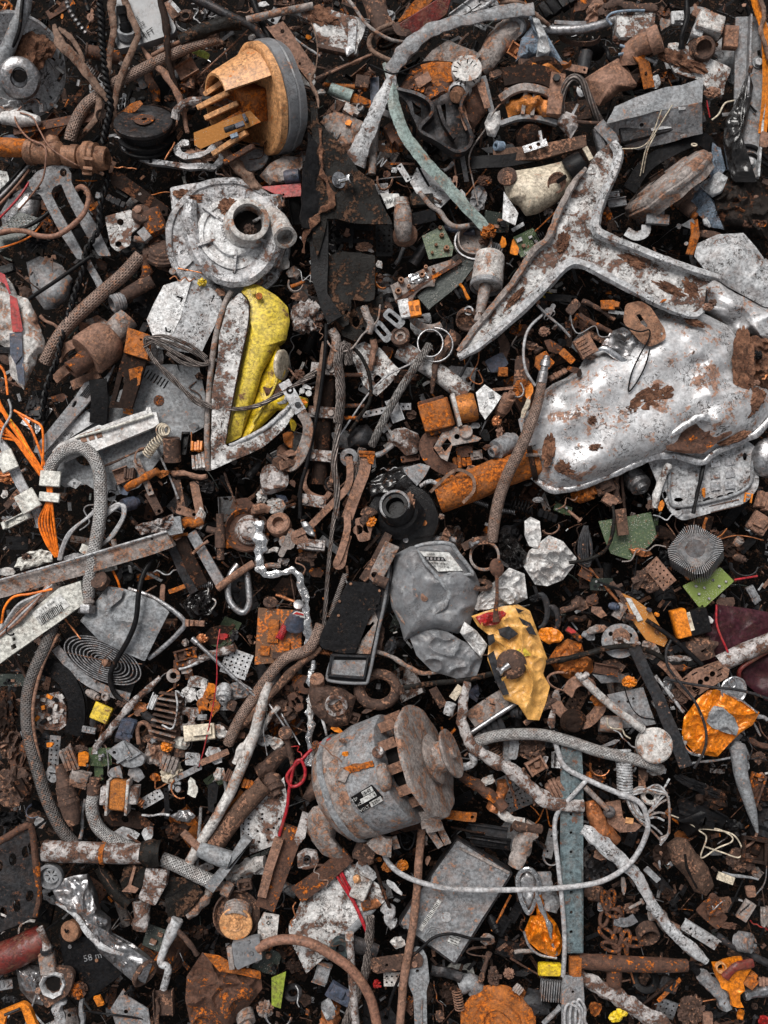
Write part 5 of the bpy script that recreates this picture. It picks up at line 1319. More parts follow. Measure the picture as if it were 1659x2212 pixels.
# grey base plate with louvres
t=T('base_plate','grey steel base plate with louvre slots lying under the white plastic rail',900,1100,-100,size=(1000,800),ref='grey base plate with louvres')
sl=[[(960+i*21,735+i*12),(970+i*21,738+i*12),(938+i*21,788+i*12),(928+i*21,785+i*12)]for i in range(7)]
obj('plate',M().plate('850 830 950 712 1100 700 1290 720 1330 900 1320 1110 1100 1230 900 1500 700 1570 560 1480 420 1500 300 1420 240 1270 560 1000',-20,12,sl+[circ(560,1300,70,60),circ(720,1560,30)],g=(.02,0)),'greyclean',t)
obj('boss',M().lathe((1030,937,-18),(0,0,1),[(0,0),(0,36),(8,34),(10,14),(4,10),(4,0)],24),'rust',t)
sheet('small square washer plate with a screw near the white braided arch','430 1480 480 1440 530 1470 490 1510',10,6,'lightgrey',[circ(482,1473,9)],name='square_washer',cat='washer')
t=T('grey_profile','long grey ribbed profile slanting down to the orange wires',420,1020,0,size=(420,560),ref='long grey ribbed profile')
obj('rail',M().plate('545 820 600 800 640 830 700 760 745 700 700 810 480 1060 280 1290 215 1270 230 1230 480 920',60,20,[circ(482,960,10,26,10,30)],g=(.02,0)),'grey',t,bev=3)
for k in range(5):bits(t,'groove','darksteel',M().tube([(520+k*10,905+k*4,64),(575+k*10,835+k*4,66)],3,sub=1))
obj('lower_rail',M().plate('560 1000 640 1060 420 1200 300 1300 330 1240',20,16),'lightgrey',t)
bar('black notched block leaning over the grey ribbed profile','640 800 50 650 940 50 640 1080 20',110,40,'black','plastic_block','block')
t=T('plastic_rail','milky white plastic rail with recessed pockets across the base plate',680,1150,20,size=(700,340),ref='milky white plastic rail')
obj('rail',M().plate('338 1260 380 1215 500 1160 640 1095 660 1100 945 1000 950 975 975 975 985 1010 1015 1010 1032 1085 1000 1110 620 1265 560 1270 420 1330 345 1320',80,40,g=(.02,.05)).dense(90).wob(3),'bag',t,bev=3)
obj('ridge',M().tube('490 1178 90 700 1120 100 990 1025 96',9,sub=1),'ivory',t)
for x,y in[(540,1180),(590,1165),(640,1150)]:bits(t,'pocket','pink',M().box((x,y,82),(36,56,5),-18))
t=T('tied_cord','coil of thin white cord tied beside the rusty cylinder',1030,1170,40,size=(170,240),ref='coil of thin white cord')
for i in range(7):obj('loop',M().tube([(1050+(46-i*4)*math.cos(a)*(1 if i%2 else .8)+i*5,1130+(44-i*3)*math.sin(a),90+i*7+8*math.sin(a*2+i))for a in[k*PI/5 for k in range(10)]],5,closed=True,sub=4,n=6),'cream',t)
obj('wound_cord',M().wind([(1050,1180,80),(1000,1220,80),(950,1290,60)],30,18,5.5),'cream',t)
pipe('rusty short cylinder standing by the coil of white cord','1110 1180 90 1120 1330 50',54,'brown','pipe_piece')
# hose arch and wiring loom
t=T('braided_hose','white braided hose arching over the base plate and ending in a steel nut',520,1600,60,size=(420,1100),ref='white braided hose arch')
obj('hose',M().tube('300 1440 40 350 1330 90 420 1265 120 500 1242 130 580 1275 130 635 1370 130 652 1520 130 650 1659 130 630 1800 130 600 1960 120 580 2100 100 570 2210 90',42,n=16,sub=9),'braid',t)
obj('ferrule',M().lathe((572,2190,92),(-.02,.98,.05),[(0,0),(0,34),(40,36),(44,44),(56,44),(60,34),(80,34),(80,0)],24),'pinkgrey',t);obj('nut',M().hexn((564,2265,92),(-.02,.98,.2),56,52),'steel',t)
for i in range(12):
 o_=(i%6)*16-40;q=(i//6)*14
 cab(['first','second','third','fourth','fifth','sixth','seventh','eighth','ninth','tenth','eleventh','twelfth'][i]+' orange wire from the outer edge in the loom through the white clips',
[(-40+o_*.3,800+i*34,20+q),(60+o_*.8+i*3,1030+i*16,60+q),(160+o_*.6,1200+i*8,80+q),(250+o_*.5,1380,80+q),(315+o_*.35,1480,74+q),(320+o_*.4,1590,74+q),(300+o_*1.2,1720,60+q+random.uniform(-20,20)),(330+o_*.9,1850,40+q),(370+o_*.3,1950,30)],7.5,'yellow' if i==3 else 'orangewire','wire',sub=7,n=7)
for o in bpy.data.objects:
 if o.get('label','').startswith('fourth orange wire'):o['label']='single yellow wire among the orange loom by the white clips'
for i,s in enumerate(['-20 690 60 30 760 60 50 900 70','90 1000 70 200 1060 80 270 1110 90 280 1250 90 270 1400 80','110 1010 60 190 1100 80 240 1210 90 300 1380 80']):cab(['short orange wire below the torn striped tin','outermost orange wire bowing out of the loom','orange wire bowing inside the outermost one'][i],s,8,'orangewire','wire',sub=8)
for i in range(4):cab(['first','second','third','fourth'][i]+' pale grey wire beside the orange loom',[(-20+i*14,1130+i*26,40),(30+i*16,1290,50),(110+i*17,1480,50),(210+i*16,1640,40),(250+i*10,1760,20)],12,'greycable','wire',n=8)
cab('loose grey wire end curling up from the pale grey wires','0 1200 70 20 1120 80 66 1040 90 70 980 90 55 930 80',8,'greycable','wire',sub=7)
for i,(x,y,w,h,a)in enumerate([(330,1445,130,100,4),(325,1565,130,60,6),(50,1330,110,130,-25),(185,1590,130,130,-30)]):
 obj('cable_clip',M().box((x,y,96),(w,h,26),a,(.05,-.1,1),bev=5),'ivory',label=['large white clip round the orange wires','narrow white clip below the large one on the orange wires','white clip round the pale grey wires at the left edge','white folded clip at the lower end of the pale grey wires'][i],cat='clip')
F('''
b 30 100 60 140 70 20 k
r 320 430 150 20 35 20 p
k 470 360 60 90 0 20 p
c 620 450 240 130 0 -20 q
c 560 470 120 90 10 -10 p
s 610 120 240 46 62 0 g
k 700 200 80 60 0 0 o
r 940 80 180 60 88 20 r
k 880 330 140 60 0 -60 k
c 700 150 60 120 10 -80 d
k 1060 70 200 70 20 0 b
b 930 470 40 80 30 -20 t
u 1000 450 90 30 -40 -20 g
c 230 970 240 180 40 -60 t
f 240 1000 200 160 10 -60 t
c 380 920 160 60 -10 -60 r
s 830 1005 60 40 10 30 x
B 800 980 70 30 10 60 n
c 1250 1110 90 70 -30 0 g
b 1200 1220 50 150 4 20 k
b 1280 1240 80 70 2 40 x
b 1300 1340 90 120 -10 20 w
r 1230 1420 220 36 5 40 p
k 1330 1490 160 100 30 0 j
r 920 1450 240 44 -30 60 o
k 1050 1410 100 60 0 50 o
a 900 1300 120 50 100 60 p
s 930 1430 260 44 66 40 q
s 1000 1600 160 60 60 10 b
s 1160 1540 260 50 80 0 b
s 1280 1580 240 60 78 20 p
r 1490 1500 200 16 70 20 b
c 1560 1610 180 90 0 20 r
u 790 1420 100 90 -20 0 p
b 850 1420 70 80 0 0 b
z 740 1530 150 70 -40 0 k
z 720 1610 190 60 0 30 l
z 700 1640 210 80 10 40 l
c 800 1520 80 60 20 10 u
m 840 1610 140 90 160 0 u
r 1240 1200 120 10 90 60 n
c 1430 230 80 60 0 90 p
k 1310 170 50 46 0 110 y
k 1400 190 60 30 0 110 k
z 1180 150 160 30 6 130 n
r 1340 120 380 12 12 120 n
c 660 60 90 120 -30 -60 d
k 1290 780 60 60 0 0 b
z 1240 900 160 120 80 0 b
k 1430 1100 70 60 0 160 r
k 1420 1180 50 60 0 160 p
r 1640 1380 120 50 -60 40 k
k 30 870 90 80 0 0 b
s 90 1560 180 40 -50 -40 b
k 60 1430 130 80 0 -80 n
c 30 1540 60 60 0 -40 w
c 120 1420 180 60 20 -100 d
q 15 620 40 180 90 30 t
''')
# ================================================================ the centre
at(0,1)
t=T('pump_housing','white cast volute pump housing with an open inlet and a side outlet',1450,-170,40,size=(900,860),ref='white volute pump housing')
at(0,0)
ax=(.06,.10,.99)
obj('back_disc',M().lathe((1480,1560,40),ax,[(-90,0),(-90,360),(-40,395),(0,400),(20,392),(20,360),(8,350),(8,0)],72,wob=6),'cast',t)
obj('square_flange',M().plate(roundpoly('1100 1215 1200 1195 1380 1170 1640 1230 1750 1260 1830 1255 1845 1310 1780 1420 1400 1500 1140 1640',20),70,40,[circ(1835,1285,10)],g=(.02,0)),'cast',t,bev=4)
obj('left_flange',M().plate(roundpoly('1100 1210 1160 1500 1150 1720 1190 1750 1260 1680 1240 1400 1180 1230',20),66,44,[circ(1180,1635,13)]),'cast',t,bev=4)
obj('volute',M().tube('1240 1300 110 1230 1420 116 1260 1580 118 1340 1720 118 1460 1800 118 1590 1800 118 1700 1720 120 1760 1600 124 1750 1480 120 1700 1400 110',[40,52,56,58,60,62,66,70,66,40],n=8,sub=8,rough=.05,squash=.75,spin=22),'cast',t)
obj('face',M().lathe((1520,1520,110),(.1,-.05,.99),[(-60,0),(-60,245),(-10,242),(-8,228),(14,224),(18,196),(6,190),(8,150),(34,142),(40,0)],56,wob=4),'white',t)
obj('inlet',M().lathe((1600,1460,150),(.22,-.05,.97),[(-20,0),(-20,150),(10,136),(30,126),(90,122),(100,132),(112,132),(118,122),(118,98),(0,90),(0,0)],48,wob=3),'dirtywhite',t)
obj('inlet_shade',M().lathe((1604,1458,162),(.22,-.05,.97),[(0,0),(0,88),(6,88)],30),'void',t)  # black disc on the inlet floor, shade put into its colour
obj('debris_clump',M().lump((1620,1490,176),34,5,2,amp=.8),'brown',t)
obj('outlet',M().tube('1740 1380 110 1800 1430 150 1832 1500 210 1850 1540 260',[50,60,66,74],n=30,sub=3,hollow=.26),'dirtywhite',t)
for a in(20,95,160,215,280,330):bits(t,'rib','cast',M().box((1540+195*math.cos(math.radians(a)),1510+195*math.sin(math.radians(a)),118),(150,16,44),a,(.1,-.05,.99)).wob(2))
for x,y in[(1690,1770),(1120,1760),(1535,1835)]:boltpart(t,x,y,90,24,(.1,.1,1),'pinkgrey')
obj('caked_dirt',M().lump((1480,1340,150),1,8,3,(56,46,14),1,4),'crumb',t);obj('caked_dirt',M().lump((1230,1270,80),1,18,3,(90,34,20),1,4,10),'crumb',t)
text('ATRA',1450,1500,158,40,75,'grey',t,g=(0,0));obj('lower_lug',M().box((1790,1660,60),(90,150,60),20).wob(5),'mottled',t)
at(1,1)
t=T('steel_fin_tail','wide rusty black plate hanging below the torn fin, notched at its foot',620,220,60,cat='plate',size=(380,480),ref='notched rusty black plate')
obj('plate',M().plate('465 0 560 -30 770 0 770 280 740 290 612 285 604 440 560 460 490 400 470 300',130,14,[circ(585,360,10,14)]).dense(60).wob(6,.01),'blackdirty',t)
obj('back_plate',M().plate('500 420 760 280 820 240 830 350 700 500 640 550 560 520',70,12,[circ(650,430,26,34),circ(700,470,12)]).dense(70).wob(5),'blackdirty',t)
t=T('pipe_clamp_pole','dark upright pole with pale bolted clamp plates down the centre',430,1150,0,size=(260,1000),ref='dark pole with clamps')
obj('pole',M().tube('480 760 0 450 1000 0 430 1200 0 410 1480 0',54,sub=2,n=24,rough=.08),'darkrust',t)
for x,y,w,a in[(440,735,165,6),(432,1015,180,4),(425,1297,190,6),(370,1590,170,10)]:
 p=obj('clamp_plate',M().box((x,y,60),(w,72,26),a,(0,-.1,1)).wob(2),'mottled',t)
 for s in(-1,1):obj('bolt_head',M().hexn((x+s*w*.3,y+s*3,88),(0,0,1),22,14),'pinkgrey',p)
obj('hook',M().tube('500 1270 60 500 1340 60 500 1400 50 480 1480 40',1,rect=(30,20),sub=4),'brown',t);obj('band',M().tube('330 1380 10 310 1470 20 350 1540 30 440 1570 30 480 1530 40',1,rect=(34,14),sub=5),'pink',t)
for s in('560 770 60 720 775 60','570 970 60 650 1020 50','560 1050 60 700 1045 60'):bits(t,'clamp_bolt','rust',M().bolt(tuple(q3(s)[0]),(-.98,0,.1),15,130))
cab('long black cable hanging down the dark pole with clamps','455 440 150 450 600 150 430 800 140 400 1000 130 360 1200 130 330 1350 120 290 1500 110 285 1700 90',13,'black',sub=7)
cab('black kinked cable right of the dark pole with clamps','600 570 120 680 650 110 735 780 100 740 930 90 680 1030 80 600 1150 60',12,'blackdirty',sub=7)
for i,(s,r)in enumerate([('1125 575 130 1030 720 150 940 860 150 860 1000 140 800 1120 130 750 1230 90',25),('530 1080 130 548 950 140 545 800 150 530 680 150 555 590 150 590 590 140 600 700 110',30),('690 1250 60 660 1380 70 640 1500 70 620 1659 60',28),('730 500 110 745 440 120 720 390 120 700 330 110',24),('490 480 110 520 540 110 505 640 110 460 720 100',30)]):
 p=q3(s);lb=['straight pale steel rope slanting through the wire rings','hooked steel rope hanging beside the dark pole','frayed steel rope beside the pink levers','short frayed rope end under the notched plate','rusty wire rope tied above the first clamp plate'][i]
 obj('steel_rope',M().wind(p,r*.56,r*5.5,r*.5,6,n=6),['strandlight','strand','strand','cream','pink'][i]if i<3 else 'pinkgrey',label=lb,cat='rope')
cab('bundle of thin wires dropping from the hooked rope','540 1070 130 520 1200 130 505 1350 130 525 1500 120 520 1700 110',20,'strand','wire_bundle',sub=7)
cab('thin pale wire drooping in a bow below the notched plate','805 315 110 790 410 120 740 470 130 690 510 130 620 600 150 530 620 170 480 580 160 450 530 150',6,'pinkgrey','wire',sub=8)
cab('long thin wire stretching across to the hooked rope','1000 700 60 860 770 60 740 880 60 640 1020 60 540 1170 50',6,'greycable','wire',sub=6)
cab('weathered wooden strip standing beside the dark pole','450 560 90 425 720 100 400 900 100 385 1000 90',[18,22,20,16],'bark','wooden_strip','strip',rough=.3)
sheet('rusty white sheet with stamped triangles beside the wire rings','605 600 700 560 800 590 930 740 850 840 780 915 700 840',10,8,'speckled',[circ(790,800,26,30)],name='metal_sheet',g=(0,.1),wob=6,dens=60)
t=T('wire_rings','pair of shiny wire rings hooked round the pale steel rope',1130,570,100,size=(240,220),ref='pair of wire rings')
obj('ring',M().tube([(1130+82*math.cos(a),565+88*math.sin(a),130+14*math.sin(a))for a in[k*PI/8 for k in range(16)]],6,closed=True,sub=3),'steel',t)
obj('ring',M().tube([(1160+115*math.cos(a),575+110*math.sin(a),115+20*math.cos(a))for a in[k*PI/9-1.6 for k in range(13)]],6,sub=4),'steel',t)
t=T('bearing','round rusty bearing ring left of the wire rings',940,535,60,size=(130,130),ref='round rusty bearing')
obj('outer_ring',M().lathe((940,535,60),(-.2,-.3,.93),[(0,0),(0,62),(40,64),(46,56),(46,44),(36,40),(30,0)],32,wob=2),'brown',t);obj('inner_ring',M().lathe((938,530,90),(-.2,-.3,.93),[(0,18),(0,34),(18,34),(18,20),(0,18)],28),'pinkgrey',t)
pipe('mottled rusty pipe slanting down to the orange transformer','930 600 0 1060 680 10 1200 770 20 1360 900 20',62,'speckled',sub=2,n=26,hollow=.12)
cab('brown forked stick behind the mottled rusty pipe','1290 500 60 1230 600 70 1170 690 90 1150 800 80 1140 890 60',[40,34,24,16,10],'brown','stick',rough=.3)
t=T('transformer','orange rusted transformer with a white bobbin and an orange winding',1260,1020,0,size=(420,300),ref='orange rusted transformer')
obj('core',M().box((1170,1030,50),(200,190,110),-16,(-.12,.12,.98),taper=.92).wob(4),'orangerust',t);obj('core_frame',M().box((1165,1035,20),(170,230,100),-16,(-.12,.12,.98)).wob(3),'rust',t)
obj('bobbin',M().box((1290,1010,40),(24,210,130),-14).wob(2),'dirtywhite',t);obj('winding',M().lathe((1300,1000,80),(.96,-.2,.1),[(0,0),(0,84),(30,90),(110,92),(130,80),(130,0)],16,wob=3),'winding',t)
t=T('angled_plate','white angular bracket with a square punched tab beside the transformer',1510,950,40,size=(180,320),ref='white angular bracket')
obj('face',M().plate('1425 885 1482 832 1592 910 1540 990 1485 1060 1450 1010',120,10,['1515 885 1540 880 1535 905 1512 905'],g=(.1,.1)),'white',t);obj('edge',M().plate('1592 912 1486 1062 1450 1160 1500 1060',112,10,g=(.5,.3)),'darksteel',t);obj('tab',M().box((1523,897,124),(36,40,8),-10),'lightgrey',t)
t=T('ribbed_filter','white ribbed filter barrel tapering into a rusty nozzle',1490,180,40,size=(230,480),ref='white ribbed filter barrel')
ax=(-.12,.93,.35)
obj('barrel',M().lathe((1515,0,50),ax,[(0,0),(0,90)]+[(10+i*11,96+(3 if i%2 else 0))for i in range(12)]+[(150,100),(200,102),(215,96),(222,80),(222,0)],40),'dirtywhite',t)
obj('cap_ring',M().lathe((1490,205,130),ax,[(-30,100),(-30,104),(0,104),(6,96)],40),'grey',t)
obj('nozzle',M().lathe((1488,190,132),(-.2,.95,.1),[(0,0),(0,40),(60,38),(200,28),(240,30),(246,22),(200,18),(200,0)],24,wob=2),'pinkgrey',t)
obj('torn_end',M().tube('1450 370 150 1440 440 150',[30,24],hollow=.2,rough=.3,sub=2),'brown',t)
t=T('switch_panel','grey switch panel with brass knobs left of the green board bar',1060,130,20,size=(420,260),ref='grey switch panel')
obj('panel',M().plate('870 190 1100 75 1270 20 1300 50 1120 150 905 295',60,12,g=(.05,0)),'pinkgrey',t,bev=2)
for x,y,r in[(940,165,20),(1075,130,20),(922,235,22),(1100,80,12),(990,205,12),(1150,100,12)]:bits(t,'knob','brass',M().cyl((x,y,66),(0,-.2,1),r,30,18,hole=r*.5))
obj('torn_foil',M().pad('990 120 1090 100 1130 140 1050 180 990 170',70,10,6,40,2,10,.02,base=4,ridge=10),'foil',t);obj('side_rail',M().tube('905 300 50 1120 155 56 1330 30 60',1,sub=1,rect=(24,20)),'rust',t)
sheet('dark bar with mossy green circuit traces above the grey ring','1040 260 1200 130 1400 0 1450 20 1330 180 1140 330 1120 350',30,40,'pcbdark',name='circuit_bar',cat='circuit board',g=(.06,0))
t=T('relay','white and orange plastic relay under the grey switch panel',1000,350,30,size=(150,130),ref='white and orange relay')
obj('white_half',M().box((962,350,50),(70,120,60),-12),'white',t);obj('orange_half',M().box((1028,350,56),(74,100,60),-10),'orange',t)
for x in(1010,1044):obj('window',M().box((x,338,114),(20,34,6),-10),'orangerust',t)
obj('grey_ring',M().lathe((1130,320,0),(.05,.2,.97),[(0,120),(0,165),(30,168),(34,160),(34,126),(30,120),(0,120)],56,a0=150,a1=370),'pinkgrey',label='broken grey ring arching round the white and orange relay',cat='ring')
t=T('piston','small rusty piston with a wrist pin ring next to the nozzle',1365,390,0,size=(160,180),ref='small rusty piston')
obj('crown',M().lathe((1370,400,0),(-.15,.5,.85),[(0,0),(0,72),(30,72),(32,66),(38,66),(40,72),(60,72),(64,62),(40,56),(40,0)],32),'brown',t);obj('pin_ring',M().lathe((1378,356,60),(0,0,1),[(0,20),(0,30),(14,30),(14,20),(0,20)],24),'steel',t)
for x,y,a,lb in[(820,490,50,'grey slotted clip plate below the notched plate'),(895,405,40,'second grey slotted clip beside the relay')]:sheet(lb,roundpoly(rct(x,y,150,72,a),26),90,9,'greyclean',[roundpoly(rct(x-6,y-4,84,26,a),12)],name='slotted_clip',cat='clip')
obj('concrete_lump',M().lump((335,400,20),1,3,2,(90,100,70),.5,4),'mottled',label='crusty grey lump between the yellow machine and the black fin',cat='lump')
t=T('pull_handle','bent grey handle strap with two slots curving over the yellow machine',270,1100,90,size=(220,560),ref='bent grey handle strap')
obj('strap',M().tube('180 815 190 240 920 200 290 1010 190',1,rect=(76,14),sub=4),'lightgrey',t,bev=2);obj('strap_end',M().tube('288 1005 190 335 1090 180 330 1180 150 290 1290 110 220 1360 80 150 1320 60',[1,1.05,1.1,1.3,1.3,.6],rect=(64,12),sub=6,spin=-20),'pinkgrey',t)
obj('slot',M().lathe((220,870,203),(.1,-.1,1),[(0,10),(0,24),(4,24),(4,10),(0,10)],20),'void',t);obj('rivet',M().cyl((272,965,198),(0,0,1),20,8),'darksteel',t)
t=T('window_bracket','grey punched bracket standing over the curved rusty strap',1280,1200,60,size=(300,240),ref='grey punched bracket')
obj('plate',M().plate('1150 1240 1215 1130 1300 1105 1340 1130 1460 1180 1440 1200 1340 1215 1270 1230 1240 1330 1200 1310',130,10,['1200 1230 1240 1180 1268 1215 1225 1270',circ(1302,1170,18),circ(1390,1165,10)],g=(.1,.2)),'pinkgrey',t);obj('boss',M().cyl((1360,1145,120),(-.1,-.2,1),44,30),'pinkgrey',t)
cab('wide curved rusty strap below the grey punched bracket','1170 1150 60 1110 1200 80 1110 1280 90 1180 1350 90 1290 1400 60',1,'rust','curved_strap','metal strap',rect=(90,14),sub=6)
cab('brown looped leather lace over the thick orange pipe','1130 1530 90 1230 1430 130 1310 1385 150 1400 1430 150 1410 1520 150 1340 1600 150',1,'bark','lace',rect=(20,8),sub=7)
t=T('distributor','black oily flanged hub with stacked rings and orange bolts',920,1600,40,size=(480,460),ref='black oily hub')
obj('upper_plate',M().pad('710 1480 800 1420 950 1360 1100 1340 1130 1380 1080 1460 980 1530 860 1560 750 1560',60,30,12,80,3,16,.01,base=40,ridge=14),'wetblack',t)
obj('plate_face',M().plate('950 1370 1060 1345 1125 1365 1090 1430 1040 1490 960 1400',104,6,g=(0,.1)).dense(50).wob(5),'grey',t)
obj('base_flange',M().lathe((950,1700,20),(-.1,.1,.98),[(0,0),(0,230),(14,236),(30,228),(40,180),(40,0)],56,wob=5),'wetblack',t)
obj('drum',M().lathe((930,1670,50),(-.2,-.3,.93),[(0,0),(0,170),(20,150),(60,130),(70,110),(110,104),(120,96),(150,90),(160,80),(160,60),(110,50),(110,0)],48,wob=3),'black',t)
obj('ring',M().lathe((900,1615,170),(-.2,-.3,.93),[(0,80),(0,96),(10,100),(20,92),(20,80),(0,80)],40),'grey',t)
for x,y in[(1090,1730),(970,1840),(865,1835),(990,1670)]:boltpart(t,x,y,66,20,mk='orangerust' if x!=970 else 'steel')
obj('rusty_drip',M().lump((1000,1600,150),1,3,2,(24,60,24),1),'pink',t);obj('white_lever',M().tube('1060 1490 90 1130 1460 90 1190 1490 80',14,sub=5),'lightgrey',t)
for i,(s,w)in enumerate([('720 1280 110 700 1400 120 650 1530 120 590 1700 100',72),('600 1300 100 610 1400 110 590 1500 110 500 1600 110 400 1700 100',44)]):cab(['long pink lever running down from the orange tab','bent pink lever hooked through the grey eye'][i],s,1,'pink','lever',rect=(w,18),sub=5,rough=0)
t=T('orange_tab','orange rusted folded tab at the head of the pink lever',720,1290,110,size=(130,90));obj('tab',M().plate('665 1275 775 1280 765 1345 730 1340 720 1300 670 1300',140,8,g=(0,-.1)).dense(30).wob(5),'orangerust',t);obj('fold',M().tube('665 1272 140 770 1278 140',12,sub=1),'orangerust',t)
obj('eye_hook',M().lathe((605,1300,60),(0,.2,.97),[(0,26),(0,58),(40,58),(44,50),(44,30),(0,26)],32,wob=3),'grey',label='round grey eye at the end of the bent pink lever',cat='eye')
bulge('crumpled white and brown tin leaf right of the pale steel rope','840 1150 900 1120 960 1110 1050 1150 1075 1220 1040 1280 970 1295 920 1240 860 1210',40,40,'mottled','crumpled_tin',amp=40,ridge=40,base=12)
bulge('cracked grey rubber ball half buried left of the pale steel rope','590 1180 640 1110 720 1090 770 1150 760 1240 680 1260 600 1250',-20,70,'charcoal','rubber_ball','ball',amp=8,base=40)
obj('mottled_knob',M().lathe((120,1470,20),(.1,-.5,.86),[(0,0),(0,90),(60,100),(70,80),(60,60),(74,40),(60,0)],22,wob=16),'mottled',label='crusted grey knob with pale pitted rim in the lower left of centre',cat='knob')
cab('thin orange tangled wire hanging above the white angular bracket','1450 450 90 1446 560 90 1440 680 90 1400 760 80 1390 800 80 1440 830 80 1470 810 80 1440 740 90',4,'copper','wire',sub=8)
F('''
c 20 40 160 120 20 60 w
c 180 50 90 100 80 40 w
f 80 130 130 90 10 30 l
w 18 165 60 56 0 60 p
f 240 110 120 90 20 30 q
z 310 130 110 60 30 80 l
r 270 180 90 22 -20 60 o
c 280 270 130 90 -10 20 b
a 250 200 100 60 20 60 q
k 380 80 80 150 0 20 b
k 360 220 80 100 0 10 d
r 240 760 90 14 45 60 p
k 280 770 60 60 0 60 r
B 240 790 80 44 -50 40 b
s 320 880 60 100 20 20 l
c 170 940 120 60 -10 120 l
c 210 1190 90 120 0 40 o
c 240 1100 40 90 -10 60 y
f 280 950 110 60 0 130 x
r 110 860 120 70 -30 90 r
s 330 400 60 80 0 10 p
z 420 480 120 60 70 80 p
k 800 150 60 60 0 60 r
k 850 330 100 60 20 40 b
c 800 60 60 70 0 110 w
a 795 170 110 40 60 80 o
k 850 360 90 60 0 50 r
r 750 640 200 40 95 40 p
r 930 580 300 18 35 30 d
s 710 860 80 60 30 20 t
h 780 1010 200 40 -12 40 g
u 900 1000 150 80 70 60 l
h 970 975 70 44 0 40 s
k 1010 1030 80 60 0 20 b
m 960 790 220 90 10 -20 d
q 920 800 50 50 0 40 d
r 830 1260 130 34 -30 60 g
s 1000 1310 120 40 -10 10 r
c 1600 600 70 240 5 40 b
b 1600 750 60 60 0 70 o
s 1560 690 130 90 -30 60 u
c 1540 730 120 80 -20 30 l
k 1500 790 100 90 0 0 k
s 1510 720 100 20 40 60 b
s 1600 860 140 20 -8 90 p
m 1610 960 180 90 -60 90 p
k 1560 1070 50 60 0 80 n
k 1580 1140 60 130 0 60 p
m 1600 1230 220 130 150 60 g
c 1600 1300 100 60 -20 70 x
b 1350 1270 110 70 -10 20 r
b 1340 1330 120 70 -5 10 o
b 1420 1290 80 60 -10 20 q
k 1500 1240 60 50 0 80 r
c 1420 1100 80 60 0 60 l
f 1400 1380 90 60 0 40 b
r 200 1300 20 160 0 60 p
c 110 1330 180 60 40 20 t
k 40 1560 90 130 0 20 w
k 130 1620 110 90 0 20 w
r 30 1640 110 60 0 40 p
c 240 1470 60 60 0 50 r
f 170 1570 90 60 30 30 u
k 640 1600 160 130 0 0 r
a 480 1470 100 60 100 40 j
m 470 1490 80 60 60 20 b
k 1220 500 90 60 0 20 k
c 1450 480 90 50 30 20 b
r 1370 700 200 20 -60 20 t
k 1330 180 60 200 -20 0 k
r 1350 230 120 22 60 80 x
k 800 800 90 70 0 -40 d
s 860 1120 140 20 60 70 w
b 650 1540 60 50 0 80 x
z 860 1380 110 20 0 90 s
S 1430 1590 160 30 20 -40 s
S 1600 1650 160 30 8 -60 s
r 1560 1600 200 22 10 -80 k
''')
# ================================================================ lower middle left
at(0,2)
t=T('square_tube','long grey square tube with pink rust patches lying across the wiring',550,350,90,size=(1150,450),ref='long grey square tube')
obj('tube',M().plate('-40 455 400 330 870 190 1080 128 1126 225 1000 272 560 402 -40 572',150,60,[circ(990,175,9),circ(200,500,8)],g=(.0,-.12)).dense(90).wob(4),'pinkgrey',t)
obj('upper_edge',M().tube('-40 452 164 400 328 176 1080 126 186',7,sub=1),'lightgrey',t);obj('flakes',M().pad('880 90 960 60 1110 20 1130 80 1080 140 1000 130 900 150',150,20,8,60,2,20,.02,base=8,ridge=30,jag=.2),'mottled',t)
bar('pale grey box end beyond the flakes of the long square tube','1070 100 120 1180 80 110',110,60,'greyclean','tube_box','box')
t=T('drive_strip','ivory plastic drive casing with a printed barcode label',270,700,60,size=(580,540),ref='ivory drive casing')
obj('casing',M().plate('-30 740 200 640 385 490 520 450 548 600 480 640 0 985 -30 985',110,80,['80 810 100 810 102 835 82 835','70 865 100 850 112 880 80 895'],g=(.05,-.05)).dense(120).wob(3),'ivory',t)
lb=obj('barcode_label',M().plate('205 655 385 525 455 605 265 735',120,5,g=(.05,-.05)),'label',t)
for i in range(15):obj('bar',M().plate(rct(268+i*9.5,705-i*6.2,3+i%3*1.6,44,-30),123+.05*i*9,2),'ink',lb)
text('MP1M3S60Z043 US',320,640,127,24,-32,'ink',lb);text('*- 2- B',280,630,127,18,-32,'ink',lb);text('0270DF',330,595,128,16,-32,'ink',lb)
pipe('threaded brown sleeve on the ivory drive casing','665 460 110 640 440 150',56,'brown','threaded_sleeve')
for i in range(9):cab('%s grey wire looping over the square tube by the white braided arch'%['first','second','third','fourth','fifth','sixth','seventh','eighth','ninth'][i],[(380+i*4,310,60),(400+i*5,230-i*4,90),(450+i*9,130-i*6,110),(560+i*11,40-i*7,100),(620+i*8,-20-i*2,90)]if i<5 else[(640,230,70),(690+i*6,150,100),(770+i*5,40-i*3,110),(740+i*6,-70+i*3,110),(660,-50+i*12,90)],9,'greycable','wire',sub=7,n=7)
for i in range(5):cab('%s grey wire bunched under the square tube at the left edge'%['topmost','second','third','fourth','lowest'][i],[(340-i*8,470,120),(240,540+i*8,134),(120+i*6,600+i*22,130),(30+i*12,720+i*6,110),(-30,800+i*6,100)],10,['greycable','braid','cable','greycable','cable'][i],'wire',sub=6,n=7)
cab('bright orange wire curling out at the left edge onto the ivory casing','340 500 130 200 530 140 90 550 140 30 620 140 10 720 130',8,'orangewire','wire',sub=7);cab('orange wire pair dropping behind the square tube','730 380 40 760 440 40 780 500 20',8,'orangewire','wire')
